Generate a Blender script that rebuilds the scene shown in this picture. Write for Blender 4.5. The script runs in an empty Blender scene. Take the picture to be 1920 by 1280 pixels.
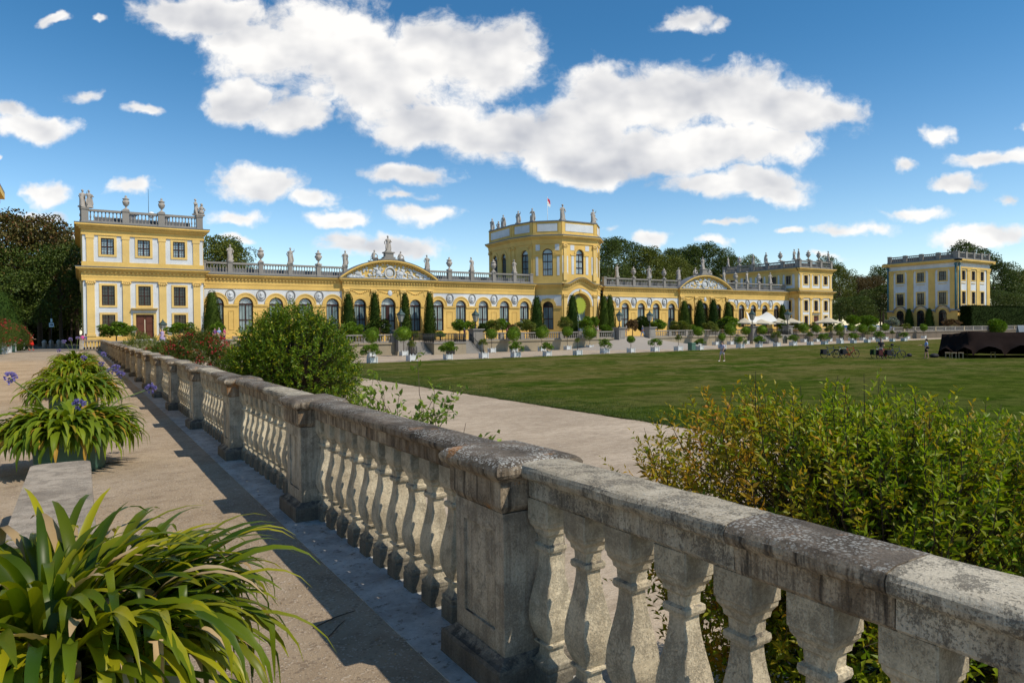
import bpy, bmesh, math, random
import numpy as np
from mathutils import Vector, Matrix
PI = math.pi
R = math.radians
scene = bpy.context.scene
# ------------------------------------------------------------------ camera
F_PX, YAW, PITCH, ROLL, EYE = 1280.0, R(32.3), R(0.6), R(-0.63), 1.70
CYP = 616.6 + math.tan(PITCH) * F_PX
CAMR = Matrix.Rotation(-YAW, 3, 'Z') @ Matrix.Rotation(PI / 2 - PITCH, 3, 'X') @ Matrix.Rotation(ROLL, 3, 'Z')
cd = bpy.data.cameras.new('camera')
cam = bpy.data.objects.new('camera', cd)
scene.collection.objects.link(cam)
cam.matrix_world = Matrix.Translation((0, 0, EYE)) @ CAMR.to_4x4()
cd.sensor_width = 36.0
cd.lens = 36.0 * F_PX / 1920.0
cd.shift_y = (CYP - 640.0) / 1920.0
cd.clip_start = 0.05
cd.clip_end = 6000
scene.camera = cam
# ------------------------------------------------------------------ light and exposure
SUND = Vector((0.46, -0.70, 1.0)).normalized()
SUN_EL = math.asin(SUND.z)
SUN_ROT = math.atan2(SUND.x, SUND.y)
scene.view_settings.view_transform = 'Standard'
scene.view_settings.look = 'None'
scene.view_settings.exposure = -0.32
scene.view_settings.gamma = 1.0
sl = bpy.data.lights.new('sun', 'SUN')
sl.energy = 5.0
sl.angle = R(0.5)
sl.color = (1.0, 0.90, 0.74)
so = bpy.data.objects.new('sun', sl)
scene.collection.objects.link(so)
so.rotation_euler = (-SUND).to_track_quat('-Z', 'Y').to_euler()
so.location = SUND * 200
scene.cycles.max_bounces = 6
scene.cycles.diffuse_bounces = 3
scene.cycles.transparent_max_bounces = 8

# ------------------------------------------------------------------ node helper
class NT:
    def __init__(s, tree):
        s.t = tree; s.n = tree.nodes; s.l = tree.links
    def new(s, typ, **kw):
        n = s.n.new(typ)
        for k, v in kw.items():
            setattr(n, k, v)
        return n
    def put(s, sock, v):
        if isinstance(v, bpy.types.NodeSocket): s.l.new(v, sock)
        elif v is not None: sock.default_value = v
    def math(s, op, a, b=None, c=None, clamp=False):
        n = s.new('ShaderNodeMath', operation=op); n.use_clamp = clamp
        s.put(n.inputs[0], a)
        if b is not None: s.put(n.inputs[1], b)
        if c is not None: s.put(n.inputs[2], c)
        return n.outputs[0]
    def vmath(s, op, a, b=None):
        n = s.new('ShaderNodeVectorMath', operation=op)
        s.put(n.inputs[0], a)
        if b is not None: s.put(n.inputs[1], b)
        return n.outputs['Value'] if op in ('LENGTH', 'DOT_PRODUCT') else n.outputs[0]
    def mapr(s, v, a, b, c=0.0, d=1.0, smooth=True):
        n = s.new('ShaderNodeMapRange'); n.interpolation_type = 'SMOOTHSTEP' if smooth else 'LINEAR'
        s.put(n.inputs[0], v)
        n.inputs[1].default_value = a; n.inputs[2].default_value = b
        n.inputs[3].default_value = c; n.inputs[4].default_value = d
        return n.outputs[0]
    def mix(s, f, a, b):
        n = s.new('ShaderNodeMix', data_type='RGBA')
        s.put(n.inputs[0], f)
        for sock, v in ((n.inputs[6], a), (n.inputs[7], b)):
            s.put(sock, (v[0], v[1], v[2], 1) if isinstance(v, (tuple, list)) else v)
        return n.outputs[2]
    def mul(s, a, b, f=1.0):
        n = s.new('ShaderNodeMix', data_type='RGBA'); n.blend_type = 'MULTIPLY'
        s.put(n.inputs[0], f)
        for sock, v in ((n.inputs[6], a), (n.inputs[7], b)):
            s.put(sock, (v[0], v[1], v[2], 1) if isinstance(v, (tuple, list)) else v)
        return n.outputs[2]
    def noise(s, vec, scale, detail=4, rough=0.55, out='Fac', dist=0.0):
        n = s.new('ShaderNodeTexNoise')
        if vec is not None: s.put(n.inputs['Vector'], vec)
        n.inputs['Scale'].default_value = scale; n.inputs['Detail'].default_value = detail
        n.inputs['Roughness'].default_value = rough; n.inputs['Distortion'].default_value = dist
        return n.outputs[out]
    def voro(s, vec, scale, feature='F1', out='Distance', rnd=1.0):
        n = s.new('ShaderNodeTexVoronoi', feature=feature)
        if vec is not None: s.put(n.inputs['Vector'], vec)
        n.inputs['Scale'].default_value = scale; n.inputs['Randomness'].default_value = rnd
        return n.outputs[out]
    def scale(s, vec, v):
        return s.vmath('MULTIPLY', vec, v)

# ------------------------------------------------------------------ world: sky with cumulus, mapped by world direction
w = bpy.data.worlds.new('World'); scene.world = w; w.use_nodes = True
w.node_tree.nodes.clear()
W = NT(w.node_tree)
wo = W.new('ShaderNodeOutputWorld'); bg = W.new('ShaderNodeBackground')
bg.inputs[1].default_value = 0.14
W.l.new(bg.outputs[0], wo.inputs[0])
sky = W.new('ShaderNodeTexSky', sky_type='NISHITA'); sky.sun_disc = False
sky.sun_elevation = SUN_EL; sky.sun_rotation = SUN_ROT
sky.altitude = 150; sky.air_density = 1.0; sky.dust_density = 0.3; sky.ozone_density = 2.5
tc = W.new('ShaderNodeTexCoord')
rot = W.new('ShaderNodeVectorRotate', rotation_type='Z_AXIS')
W.l.new(tc.outputs['Generated'], rot.inputs['Vector']); rot.inputs['Angle'].default_value = YAW
sep = W.new('ShaderNodeSeparateXYZ'); W.l.new(rot.outputs[0], sep.inputs[0])
ya = W.math('MAXIMUM', W.math('ABSOLUTE', sep.outputs[1]), 0.15)
uu = W.math('DIVIDE', sep.outputs[0], ya); vv = W.math('DIVIDE', sep.outputs[2], ya)
cmb = W.new('ShaderNodeCombineXYZ'); W.l.new(uu, cmb.inputs[0]); W.l.new(vv, cmb.inputs[1]); W.l.new(W.math('MULTIPLY', W.math('SIGN', sep.outputs[1]), 3.0), cmb.inputs[2])
P0 = cmb.outputs[0]
warp = W.vmath('MULTIPLY', W.vmath('SUBTRACT', W.noise(P0, 6.0, 5, 0.6, 'Color'), (0.5, 0.5, 0.5)), (0.17, 0.085, 0.0))
P1 = W.vmath('ADD', P0, warp)
CLOUDS = [(310,28,80,42),(400,30,140,60),(500,90,150,75),(620,70,170,95),(720,150,190,105),(830,100,150,85),(930,110,100,85),(470,190,75,50),(560,215,80,40),(800,235,170,55),(930,240,150,60),
 (1060,250,130,80),(1130,190,110,70),(1270,180,160,75),(1390,190,150,75),(1480,210,130,60),(1250,275,190,60),(1100,310,90,40),(1400,280,150,55),(1370,350,165,30),(1450,370,80,22),(1560,215,65,26),
 (1285,38,62,20),(1330,46,30,14),(80,238,95,30),(30,215,50,22),(158,170,30,15),(285,193,38,11),(490,345,95,40),(600,372,52,18),(430,398,70,17),(268,357,58,20),(100,366,44,22),(62,408,75,13),
 (785,332,92,24),(770,375,60,12),(800,410,78,24),(640,413,56,16),(700,466,120,26),(640,455,50,20),(760,470,60,20),(420,436,40,8),(1228,445,38,13),(1370,430,46,8),(1600,430,62,13),(1705,400,88,15),(1795,343,78,19),
 (1680,305,38,18),(1850,298,85,18),(1768,248,26,24),(1840,445,120,30),(1910,372,22,14),(1565,478,42,12),(1500,430,34,7),(1905,242,18,12),(8,295,18,8),(100,445,80,14),(250,470,60,12),(95,35,22,9),(175,42,14,8),(1340,462,30,10),(1150,425,24,8)]
M = None
for (cx, cy, rx, ry) in CLOUDS:
    hx = 616.6 - 0.011 * (cx - 960)
    c = ((cx - 960) / 1280.0, (hx - cy) / 1280.0, 0)
    d = W.vmath('LENGTH', W.vmath('MULTIPLY', W.vmath('SUBTRACT', P1, c), (1280.0 / rx, 1280.0 / ry, 0)))
    s_ = min(1.0, (rx * ry) ** 0.5 / 60.0) ** 0.7
    e = W.math('MULTIPLY', W.math('SUBTRACT', 1.0, d), max(0.5, s_))
    M = e if M is None else W.math('MAXIMUM', M, e)
n1 = W.noise(W.scale(P0, (1, 1.3, 1)), 11.0, 10, 0.58)
n2 = W.noise(W.scale(P0, (1, 1.6, 1)), 3.6, 4, 0.5)
n3 = W.noise(W.scale(P1, (1, 1.15, 1)), 30.0, 9, 0.60)
dens0 = W.math('ADD', W.math('MULTIPLY', M, 1.0), W.math('ADD', W.math('MULTIPLY', W.math('SUBTRACT', n1, 0.5), 1.25), W.math('MULTIPLY', W.math('SUBTRACT', n3, 0.5), 0.75)))
front = W.math('POWER', W.mapr(dens0, -0.10, 0.40), 1.15)
# sky behind the camera and overhead: scattered clouds from noise only
back = W.mapr(W.math('ADD', n2, W.math('MULTIPLY', W.math('SUBTRACT', n1, 0.5), 0.35)), 0.66, 0.80)
isf = W.math('MULTIPLY', W.math('GREATER_THAN', sep.outputs[1], 0.2), W.math('LESS_THAN', vv, 0.62))
cov = W.math('ADD', W.math('MULTIPLY', front, isf), W.math('MULTIPLY', back, W.math('SUBTRACT', 1.0, isf)))
cov = W.math('MULTIPLY', cov, W.mapr(sep.outputs[2], 0.0, 0.03))
# cloud tone: white billows with greyer cores and bases
P2 = W.vmath('ADD', P0, (0.010, 0.030, 0.0))
n1b = W.noise(W.scale(P2, (1, 1.35, 1)), 8.0, 3.5, 0.5)
relief = W.math('SUBTRACT', n1b, W.noise(W.scale(P0, (1, 1.35, 1)), 8.0, 3.5, 0.5))
tone = W.math('ADD', W.math('MULTIPLY', relief, 2.8), W.math('MULTIPLY', W.math('SUBTRACT', n2, 0.5), 1.3))
tone = W.math('ADD', tone, W.mapr(M, -0.1, 0.60, 1.05, 0.66, False), clamp=True)
ccol = W.mix(tone, (5.0, 5.15, 5.6), (9.4, 9.2, 8.9))
skc = W.new('ShaderNodeHueSaturation'); skc.inputs['Saturation'].default_value = 1.16; skc.inputs['Value'].default_value = 1.0
W.l.new(sky.outputs[0], skc.inputs['Color'])
lift = W.mapr(sep.outputs[2], 0.0, 0.42, 1.0, 0.0)
skt = W.mul(skc.outputs[0], W.mix(lift, (0.58, 1.02, 1.12), (1.70, 1.62, 1.55)))
skt = W.mul(skt, W.mix(W.mapr(sep.outputs[2], 0.48, 0.85), (1, 1, 1), (0.78, 0.74, 0.72)))  # unseen sky above the view dimmed to lower the ambient light
W.l.new(W.mix(W.math('MULTIPLY', cov, 0.97), skt, ccol), bg.inputs[0])

# ------------------------------------------------------------------ pixel -> place (for reading distances off the photograph)
def ray(px, py):
    return CAMR @ Vector(((px - 960) / F_PX, -(py - CYP) / F_PX, -1))
def at(px, py, z=0.0):
    d = ray(px, py); t = (z - EYE) / d.z
    return Vector((0, 0, EYE)) + d * t
def aty(px, py, Y):
    d = ray(px, py); return Vector((0, 0, EYE)) + d * (Y / d.y)
def atx(px, py, X):
    d = ray(px, py); return Vector((0, 0, EYE)) + d * (X / d.x)

# ------------------------------------------------------------------ objects
COL = scene.collection
ORG = {}
def tag(o, label=None, cat=None, group=None, kind=None):
    if label: o['label'] = label
    if cat: o['category'] = cat
    if group: o['group'] = group
    if kind: o['kind'] = kind
    return o
def empty(name, loc=(0, 0, 0), rz=0.0, label=None, cat=None, group=None):
    o = bpy.data.objects.new(name, None); COL.objects.link(o)
    o.location = loc; o.rotation_euler = (0, 0, rz); o.empty_display_size = 0.3
    return tag(o, label, cat, group)
def link(name, me, parent=None, loc=(0, 0, 0), rz=0.0, sc=None):
    o = bpy.data.objects.new(name, me); COL.objects.link(o)
    if parent is not None: o.parent = parent
    o.location = loc; o.rotation_euler = (0, 0, rz)
    if sc is not None: o.scale = sc if isinstance(sc, (tuple, list, Vector)) else (sc,) * 3
    return o
def children(o): return [c for c in bpy.data.objects if c.parent == o]
def copy_tree(o, kids=None):
    c = o.copy(); COL.objects.link(c)
    for ch in o.children:
        k = ch.copy(); COL.objects.link(k); k.parent = c
        for g in ch.children:
            q = g.copy(); COL.objects.link(q); q.parent = k
    return c
def mesh_np(name, V, Fc, mats, smooth=False, tint=None, midx=None):
    V = np.asarray(V, np.float32).reshape(-1, 3); Fc = np.asarray(Fc, np.int32)
    me = bpy.data.meshes.new(name)
    k = Fc.shape[1]
    me.vertices.add(len(V)); me.vertices.foreach_set('co', V.ravel())
    me.loops.add(Fc.size); me.loops.foreach_set('vertex_index', Fc.ravel())
    me.polygons.add(len(Fc)); me.polygons.foreach_set('loop_start', np.arange(0, Fc.size, k, dtype=np.int32))
    me.polygons.foreach_set('loop_total', np.full(len(Fc), k, np.int32))
    if smooth: me.polygons.foreach_set('use_smooth', np.ones(len(Fc), bool))
    if midx is not None: me.polygons.foreach_set('material_index', np.asarray(midx, np.int32))
    me.update(calc_edges=True)
    for m in (mats if isinstance(mats, (list, tuple)) else [mats]): me.materials.append(m)
    if tint is not None:
        a = me.attributes.new('tint', 'FLOAT', 'POINT'); a.data.foreach_set('value', np.asarray(tint, np.float32))
    return me

class MB:
    """collects faces; build() links them as one mesh object"""
    def __init__(s): s.v = []; s.f = []; s.m = []; s.sm = []
    def add(s, vs, fs, mi=0, smooth=False):
        b = len(s.v); s.v.extend([tuple(p) for p in vs])
        for f in fs: s.f.append(tuple(b + i for i in f)); s.m.append(mi); s.sm.append(smooth)
        return s
    def hexa(s, p, mi=0):
        return s.add(p, [(0, 3, 2, 1), (4, 5, 6, 7), (0, 1, 5, 4), (1, 2, 6, 5), (2, 3, 7, 6), (3, 0, 4, 7)], mi)
    def box(s, x0, x1, y0, y1, z0, z1, mi=0, tx=0.0, ty=0.0):
        return s.hexa([(x0, y0, z0), (x1, y0, z0), (x1, y1, z0), (x0, y1, z0),
                       (x0 + tx, y0 + ty, z1), (x1 - tx, y0 + ty, z1), (x1 - tx, y1 - ty, z1), (x0 + tx, y1 - ty, z1)], mi)
    def cbox(s, x, y, z0, z1, a, b=None, mi=0, t=0.0):
        b = a if b is None else b
        return s.box(x - a, x + a, y - b, y + b, z0, z1, mi, t, t)
    def fbox(s, Fr, u0, u1, z0, z1, o0, o1, mi=0):
        return s.hexa([Fr(u0, z0, o1), Fr(u1, z0, o1), Fr(u1, z0, o0), Fr(u0, z0, o0), Fr(u0, z1, o1), Fr(u1, z1, o1), Fr(u1, z1, o0), Fr(u0, z1, o0)], mi)
    def ribbon(s, Fr, pts, t, o0, o1, mi=0, vertical=True, closed_ends=True):
        """band of thickness t along a polyline pts (u,z), between o0 and o1"""
        P = [Vector(p) for p in pts]; n = len(P); Q = []
        for i in range(n):
            if vertical: Q.append(P[i] + Vector((0, t)))
            else:
                a = P[max(i - 1, 0)]; b = P[min(i + 1, n - 1)]; d = (b - a).normalized()
                Q.append(P[i] + Vector((-d.y, d.x)) * t)
        vs = []
        for i in range(n):
            vs += [Fr(P[i].x, P[i].y, o0), Fr(P[i].x, P[i].y, o1), Fr(Q[i].x, Q[i].y, o1), Fr(Q[i].x, Q[i].y, o0)]
        fs = []
        for i in range(n - 1):
            a = 4 * i; b = a + 4
            for k in range(4): fs.append((a + k, b + k, b + (k + 1) % 4, a + (k + 1) % 4))
        fs += [(3, 2, 1, 0), (4 * n - 4, 4 * n - 3, 4 * n - 2, 4 * n - 1)]
        return s.add(vs, fs, mi)
    def lathe(s, prof, x=0, y=0, z=0, n=12, mi=0, smooth=True, sq=False, capt=True, sx=1.0, sy=1.0):
        vs = []; fs = []
        if sq:
            c = 0.07
            ring = [(1, -1 + c), (1, 1 - c), (1 - c, 1), (-1 + c, 1), (-1, 1 - c), (-1, -1 + c), (-1 + c, -1), (1 - c, -1)]
        else: ring = [(math.cos(2 * PI * k / n), math.sin(2 * PI * k / n)) for k in range(n)]
        n = len(ring)
        for (r, h) in prof:
            for (a, b) in ring: vs.append((x + a * r * sx, y + b * r * sy, z + h))
        for i in range(len(prof) - 1):
            for k in range(n): fs.append((i * n + k, i * n + (k + 1) % n, (i + 1) * n + (k + 1) % n, (i + 1) * n + k))
        if capt:
            fs.append(tuple(range(n - 1, -1, -1))); fs.append(tuple((len(prof) - 1) * n + k for k in range(n)))
        return s.add(vs, fs, mi, smooth)
    def tube(s, pts, r, n=6, mi=0, smooth=True, caps=True):
        P = [Vector(p) for p in pts]; m = len(P)
        rs = r if isinstance(r, (list, tuple)) else [r] * m
        vs = []; fs = []; up = Vector((0, 0, 1))
        for i in range(m):
            d = (P[min(i + 1, m - 1)] - P[max(i - 1, 0)])
            d = d.normalized() if d.length > 1e-9 else Vector((0, 0, 1))
            a = d.cross(up if abs(d.z) < 0.95 else Vector((1, 0, 0))).normalized(); b = d.cross(a).normalized()
            for k in range(n):
                t = 2 * PI * k / n; vs.append(P[i] + (a * math.cos(t) + b * math.sin(t)) * rs[i])
        for i in range(m - 1):
            for k in range(n): fs.append((i * n + k, (i + 1) * n + k, (i + 1) * n + (k + 1) % n, i * n + (k + 1) % n))
        if caps: fs.append(tuple(range(n))); fs.append(tuple((m - 1) * n + k for k in range(n - 1, -1, -1)))
        return s.add(vs, fs, mi, smooth)
    def ell(s, c, r, n=8, m=6, mi=0):
        vs = []; fs = []
        c = Vector(c)
        for i in range(1, m):
            t = PI * i / m
            for k in range(n):
                p = 2 * PI * k / n; vs.append(c + Vector((r[0] * math.sin(t) * math.cos(p), r[1] * math.sin(t) * math.sin(p), -r[2] * math.cos(t))))
        vs += [c - Vector((0, 0, r[2])), c + Vector((0, 0, r[2]))]; b = len(vs) - 2
        for i in range(m - 2):
            for k in range(n): fs.append((i * n + k, i * n + (k + 1) % n, (i + 1) * n + (k + 1) % n, (i + 1) * n + k))
        for k in range(n): fs.append((b, (k + 1) % n, k)); fs.append((b + 1, (m - 2) * n + k, (m - 2) * n + (k + 1) % n))
        return s.add(vs, fs, mi, True)
    def mesh(s, name, mats, off=(0, 0, 0)):
        me = bpy.data.meshes.new(name)
        ox, oy, oz = off
        me.from_pydata([(a - ox, b - oy, c - oz) for a, b, c in s.v], [], s.f)
        for m in (mats if isinstance(mats, (list, tuple)) else [mats]): me.materials.append(m)
        me.polygons.foreach_set('material_index', s.m); me.polygons.foreach_set('use_smooth', s.sm)
        me.update(); return me
    def build(s, name, mats, parent=None, off=None, label=None):
        off = off if off is not None else (tuple(parent.location) if parent is not None and parent.parent is None else (0, 0, 0))
        o = link(name, s.mesh(name, mats, off), parent)
        if label: o['label'] = label
        return o
def frame(ox, oy, ux, uy):
    L = math.hypot(ux, uy); ux /= L; uy /= L
    return lambda u, z, o: (ox + ux * u + uy * o, oy + uy * u - ux * o, z)

# ------------------------------------------------------------------ materials
MATS = {}
def mat(name, fn, rough=0.8, spec=0.3):
    m = bpy.data.materials.new(name); m.use_nodes = True
    T = NT(m.node_tree); b = T.n['Principled BSDF']
    b.inputs['Roughness'].default_value = rough; b.inputs['Specular IOR Level'].default_value = spec
    fn(T, b); MATS[name] = m; return m
def objc(T): return T.new('ShaderNodeTexCoord').outputs['Object']
def geo(T): return T.new('ShaderNodeNewGeometry')
def wpos(T): return geo(T).outputs['Position']
def bump(T, b, h, strength=0.3, dist=0.01):
    n = T.new('ShaderNodeBump'); n.inputs['Strength'].default_value = strength; n.inputs['Distance'].default_value = dist
    T.l.new(h, n.inputs['Height']); T.l.new(n.outputs[0], b.inputs['Normal'])
def plain(col, var=0.12, sc=3.0, metal=0.0, bmp=0.0):
    def fn(T, b):
        p = wpos(T); n = T.noise(p, sc, 5, 0.6)
        T.l.new(T.mix(n, tuple(c * (1 - var) for c in col), tuple(min(1, c * (1 + var)) for c in col)), b.inputs['Base Color'])
        b.inputs['Metallic'].default_value = metal
        if bmp: bump(T, b, T.noise(p, sc * 12, 4, 0.6), bmp, 0.01)
    return fn
def plaster(col, dirt=(0.30, 0.24, 0.15), amt=0.35):
    def fn(T, b):
        p = wpos(T)
        big = T.noise(p, 0.35, 5, 0.6); st = T.noise(T.scale(p, (1.3, 1.3, 0.16)), 1.6, 6, 0.65); fine = T.noise(p, 5, 5, 0.6)
        c = T.mix(T.mapr(big, 0.3, 0.75), tuple(x * 0.86 for x in col), tuple(min(1, x * 1.08) for x in col))
        c = T.mix(T.math('MULTIPLY', T.mapr(st, 0.55, 0.8), amt), c, dirt)
        c = T.mul(c, T.mix(fine, (0.88, 0.88, 0.88), (1.06, 1.06, 1.06)))
        T.l.new(c, b.inputs['Base Color']); bump(T, b, fine, 0.2, 0.02)
    return fn
def grime_stone(light=(0.48, 0.44, 0.36), mid=(0.30, 0.265, 0.205), dark=(0.05, 0.045, 0.04), topdark=0.35, lichen=0.0, orange=0.0, sc=1.0, streak=0.6, blackbase=0.0, speck=0.6):
    def fn(T, b):
        g = geo(T); p = g.outputs['Position']; oi = T.new('ShaderNodeObjectInfo')
        if sc != 1.0: p = T.scale(p, (sc, sc, sc))
        nz = T.new('ShaderNodeSeparateXYZ'); T.l.new(g.outputs['Normal'], nz.inputs[0])
        pz = T.new('ShaderNodeSeparateXYZ'); T.l.new(g.outputs['Position'], pz.inputs[0])
        top = T.mapr(nz.outputs[2], 0.35, 0.8)
        side = T.math('SUBTRACT', 1.0, top)
        big = T.noise(p, 3.0, 6, 0.62); med = T.noise(p, 13, 6, 0.68); fine = T.noise(p, 90, 5, 0.75)
        c = T.mix(T.mapr(T.math('ADD', big, T.math('MULTIPLY', T.math('SUBTRACT', oi.outputs['Random'], 0.5), 0.22)), 0.38, 0.62), mid, light)
        c = T.mix(T.math('MULTIPLY', T.mapr(med, 0.50, 0.68), 0.22 + speck * 0.4), c, tuple(x * 0.6 for x in mid))
        # warm brown drips, then black ones
        st = T.noise(T.scale(p, (11, 11, 0.8)), 1.6, 6, 0.65)
        c = T.mix(T.math('MULTIPLY', T.math('MULTIPLY', T.mapr(st, 0.44, 0.60), streak * 0.8), side), c, (mid[0] * 0.50, mid[1] * 0.43, mid[2] * 0.34))
        st2 = T.noise(T.scale(T.vmath('ADD', p, (5, 2, 1)), (16, 16, 1.1)), 1.6, 6, 0.7)
        c = T.mix(T.math('MULTIPLY', T.math('MULTIPLY', T.mapr(st2, 0.50, 0.64), streak), side), c, dark)
        # pitted black speckle in clusters
        pit = T.noise(T.scale(p, (1, 1, 0.8)), 120, 4, 0.8); clus = T.mapr(T.noise(p, 6.5, 5, 0.7), 0.38, 0.62)
        sp = T.mapr(T.math('ADD', pit, T.math('MULTIPLY', T.math('SUBTRACT', clus, 0.5), 0.16)), 0.50, 0.60)
        c = T.mix(T.math('MULTIPLY', sp, speck), c, tuple(x * 1.2 for x in dark))
        # dark crust settled on tops
        crust = T.math('MULTIPLY', top, T.mapr(T.math('ADD', T.noise(p, 8, 8, 0.75), T.math('MULTIPLY', T.math('SUBTRACT', fine, 0.5), 0.3)), 0.66 - topdark * 0.42, 0.76 - topdark * 0.42))
        c = T.mix(T.math('MULTIPLY', crust, 0.90), c, T.mix(T.mapr(big, 0.4, 0.6), tuple(x * 1.5 for x in dark), tuple(x * 3.4 for x in dark)))
        if blackbase:
            c = T.mix(T.math('MULTIPLY', T.mapr(T.math('ADD', pz.outputs[2], T.math('MULTIPLY', T.math('SUBTRACT', med, 0.5), 0.3)), 0.10, 0.22, 1, 0), blackbase), c, (0.040, 0.038, 0.036))
            c = T.mix(T.math('MULTIPLY', T.mapr(T.math('ADD', pz.outputs[2], T.math('MULTIPLY', T.math('SUBTRACT', med, 0.5), 0.5)), 0.70, 0.92, 0, 1), 0.5), c, tuple(x * 0.45 for x in mid))
        if lichen:
            gate = T.mapr(T.noise(p, 3.5, 4, 0.6), 0.40, 0.58)
            for (vs_, th) in ((46, 0.30), (85, 0.34)):
                vd = T.voro(p, vs_)
                spot = T.math('MULTIPLY', T.mapr(T.math('ADD', vd, T.math('MULTIPLY', T.math('SUBTRACT', fine, 0.5), 0.5)), th + 0.05, th - 0.02), gate)
                c = T.mix(T.math('MULTIPLY', T.math('MULTIPLY', spot, top), lichen), c, (0.60, 0.61, 0.58))
        if orange:
            o = T.mapr(T.math('ADD', T.noise(p, 3.4, 6, 0.7), T.math('MULTIPLY', T.math('SUBTRACT', fine, 0.5), 0.30)), 0.61, 0.66)
            c = T.mix(T.math('MULTIPLY', o, orange), c, (0.42, 0.17, 0.03))
        c = T.mul(c, T.mix(T.mapr(fine, 0.3, 0.7, 0, 1, False), (0.74, 0.74, 0.74), (1.20, 1.20, 1.20)))
        T.l.new(c, b.inputs['Base Color'])
        h = T.math('ADD', T.math('MULTIPLY', fine, 0.8), T.math('ADD', T.math('MULTIPLY', sp, -0.5), T.math('MULTIPLY', med, 1.0)))
        bump(T, b, h, 0.7, 0.007)
        b.inputs['Roughness'].default_value = 0.92
    return fn
def leafmat(c0, c1, c2=None, rough=0.45, transl=0.25, tinted=False, spec=0.4, dead=None):
    def fn(T, b):
        g = geo(T); r = g.outputs['Random Per Island']
        c = T.mix(r, c0, c1)
        big = T.noise(g.outputs['Position'], 0.9, 3, 0.5)
        c = T.mul(c, T.mix(T.mapr(big, 0.3, 0.7), (0.78, 0.8, 0.78), (1.22, 1.18, 1.1)))
        if c2 is not None:
            if tinted:
                a = T.new('ShaderNodeAttribute'); a.attribute_name = 'tint'
                f = a.outputs['Fac']
            else: f = T.mapr(T.math('FRACT', T.math('MULTIPLY', r, 7.13)), 0.82, 0.95)
            c = T.mix(f, c, c2)
        T.l.new(c, b.inputs['Base Color']); b.inputs['Roughness'].default_value = rough
        b.inputs['Specular IOR Level'].default_value = spec
        tr = T.new('ShaderNodeBsdfTranslucent'); T.l.new(T.mul(c, (1.25, 1.3, 0.5)), tr.inputs[0])
        mx = T.new('ShaderNodeMixShader'); mx.inputs[0].default_value = transl
        out = T.n['Material Output']
        T.l.new(b.outputs[0], mx.inputs[1]); T.l.new(tr.outputs[0], mx.inputs[2]); T.l.new(mx.outputs[0], out.inputs[0])
    return fn

YEL = mat('ochre_plaster', plaster((0.79, 0.525, 0.155), (0.42, 0.27, 0.09), 0.45))
YEL2 = mat('pale_ochre_trim', plaster((0.80, 0.56, 0.20), (0.44, 0.29, 0.10), 0.33))
WHT = mat('white_plaster', plaster((0.70, 0.73, 0.76), (0.42, 0.43, 0.42), 0.35))
RELIEF = mat('white_relief', plaster((0.62, 0.65, 0.68), (0.30, 0.31, 0.32), 0.5))
SLATE = mat('roof_lead', plain((0.17, 0.18, 0.20), 0.3, 1.5), 0.6)
FSTONE = mat('weathered_grey_stone', plaster((0.29, 0.27, 0.245), (0.06, 0.06, 0.062), 0.85))
STAT = mat('statue_sandstone', plaster((0.44, 0.40, 0.36), (0.12, 0.11, 0.10), 0.6))
WALLDK = mat('dark_brown_wall_stone', plaster((0.17, 0.135, 0.10), (0.04, 0.035, 0.03), 0.9))  # wall stone in a darker brown, for the longest terrace run
WALLST = mat('retaining_wall_stone', plaster((0.36, 0.30, 0.21), (0.06, 0.055, 0.05), 0.9))
FRM = mat('dark_red_brown_timber', plain((0.045, 0.016, 0.012), 0.2), 0.5)
DOORM = mat('brown_door_timber', plain((0.12, 0.04, 0.022), 0.25), 0.5)
WPAINT = mat('white_paint', plain((0.78, 0.78, 0.76), 0.06, 6), 0.5)
def glassfn(c0, c1):
    def fn(T, b):
        n = T.noise(T.scale(wpos(T), (1, 1, 0.35)), 1.1, 3, 0.5)
        T.l.new(T.mix(T.mapr(n, 0.35, 0.7), c0, c1), b.inputs['Base Color'])
        b.inputs['Roughness'].default_value = 0.08; b.inputs['Specular IOR Level'].default_value = 0.6
    return fn
GL1 = mat('curtained_glass', glassfn((0.13, 0.20, 0.23), (0.27, 0.36, 0.38)))
GL2 = mat('dark_glass', glassfn((0.012, 0.016, 0.016), (0.05, 0.06, 0.06)))
GL3 = mat('fanlight_glass', glassfn((0.36, 0.47, 0.52), (0.50, 0.60, 0.63)))
IRON = mat('dark_iron', plain((0.03, 0.034, 0.034), 0.3, 5, 0.4), 0.5)
VERD = mat('patinated_lantern_metal', plain((0.05, 0.085, 0.085), 0.3, 5, 0.3), 0.5)
LGLASS = mat('lantern_glass', plain((0.30, 0.31, 0.28), 0.1), 0.15)
TUBW = mat('tub_white_paint', plain((0.60, 0.62, 0.62), 0.1, 4), 0.55)
TUBG = mat('tub_green_paint', plain((0.07, 0.15, 0.11), 0.3, 3), 0.5)
BARK = mat('bark', plain((0.09, 0.065, 0.045), 0.4, 8, 0, 0.4), 0.9)
LIME = mat('lime_banner', plain((0.34, 0.40, 0.04), 0.05), 0.6)
CANV = mat('cream_canvas', plain((0.58, 0.52, 0.40), 0.05, 2), 0.8)
SAIL = mat('white_sail_canvas', plain((0.62, 0.62, 0.60), 0.04, 2), 0.8)
BLKT = mat('black_tent_cloth', plain((0.014, 0.009, 0.008), 0.4, 1.5), 1.0, 0.05)
GRYT = mat('grey_tarp', plain((0.20, 0.23, 0.26), 0.2, 1.5), 0.8)
DRAIN = mat('blue_green_downpipe', plain((0.05, 0.16, 0.20), 0.1), 0.5)
SKIN = mat('skin', plain((0.50, 0.30, 0.21), 0.05), 0.5)
HAIRM = mat('hair_brown', plain((0.05, 0.03, 0.02), 0.2), 0.6)
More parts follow.
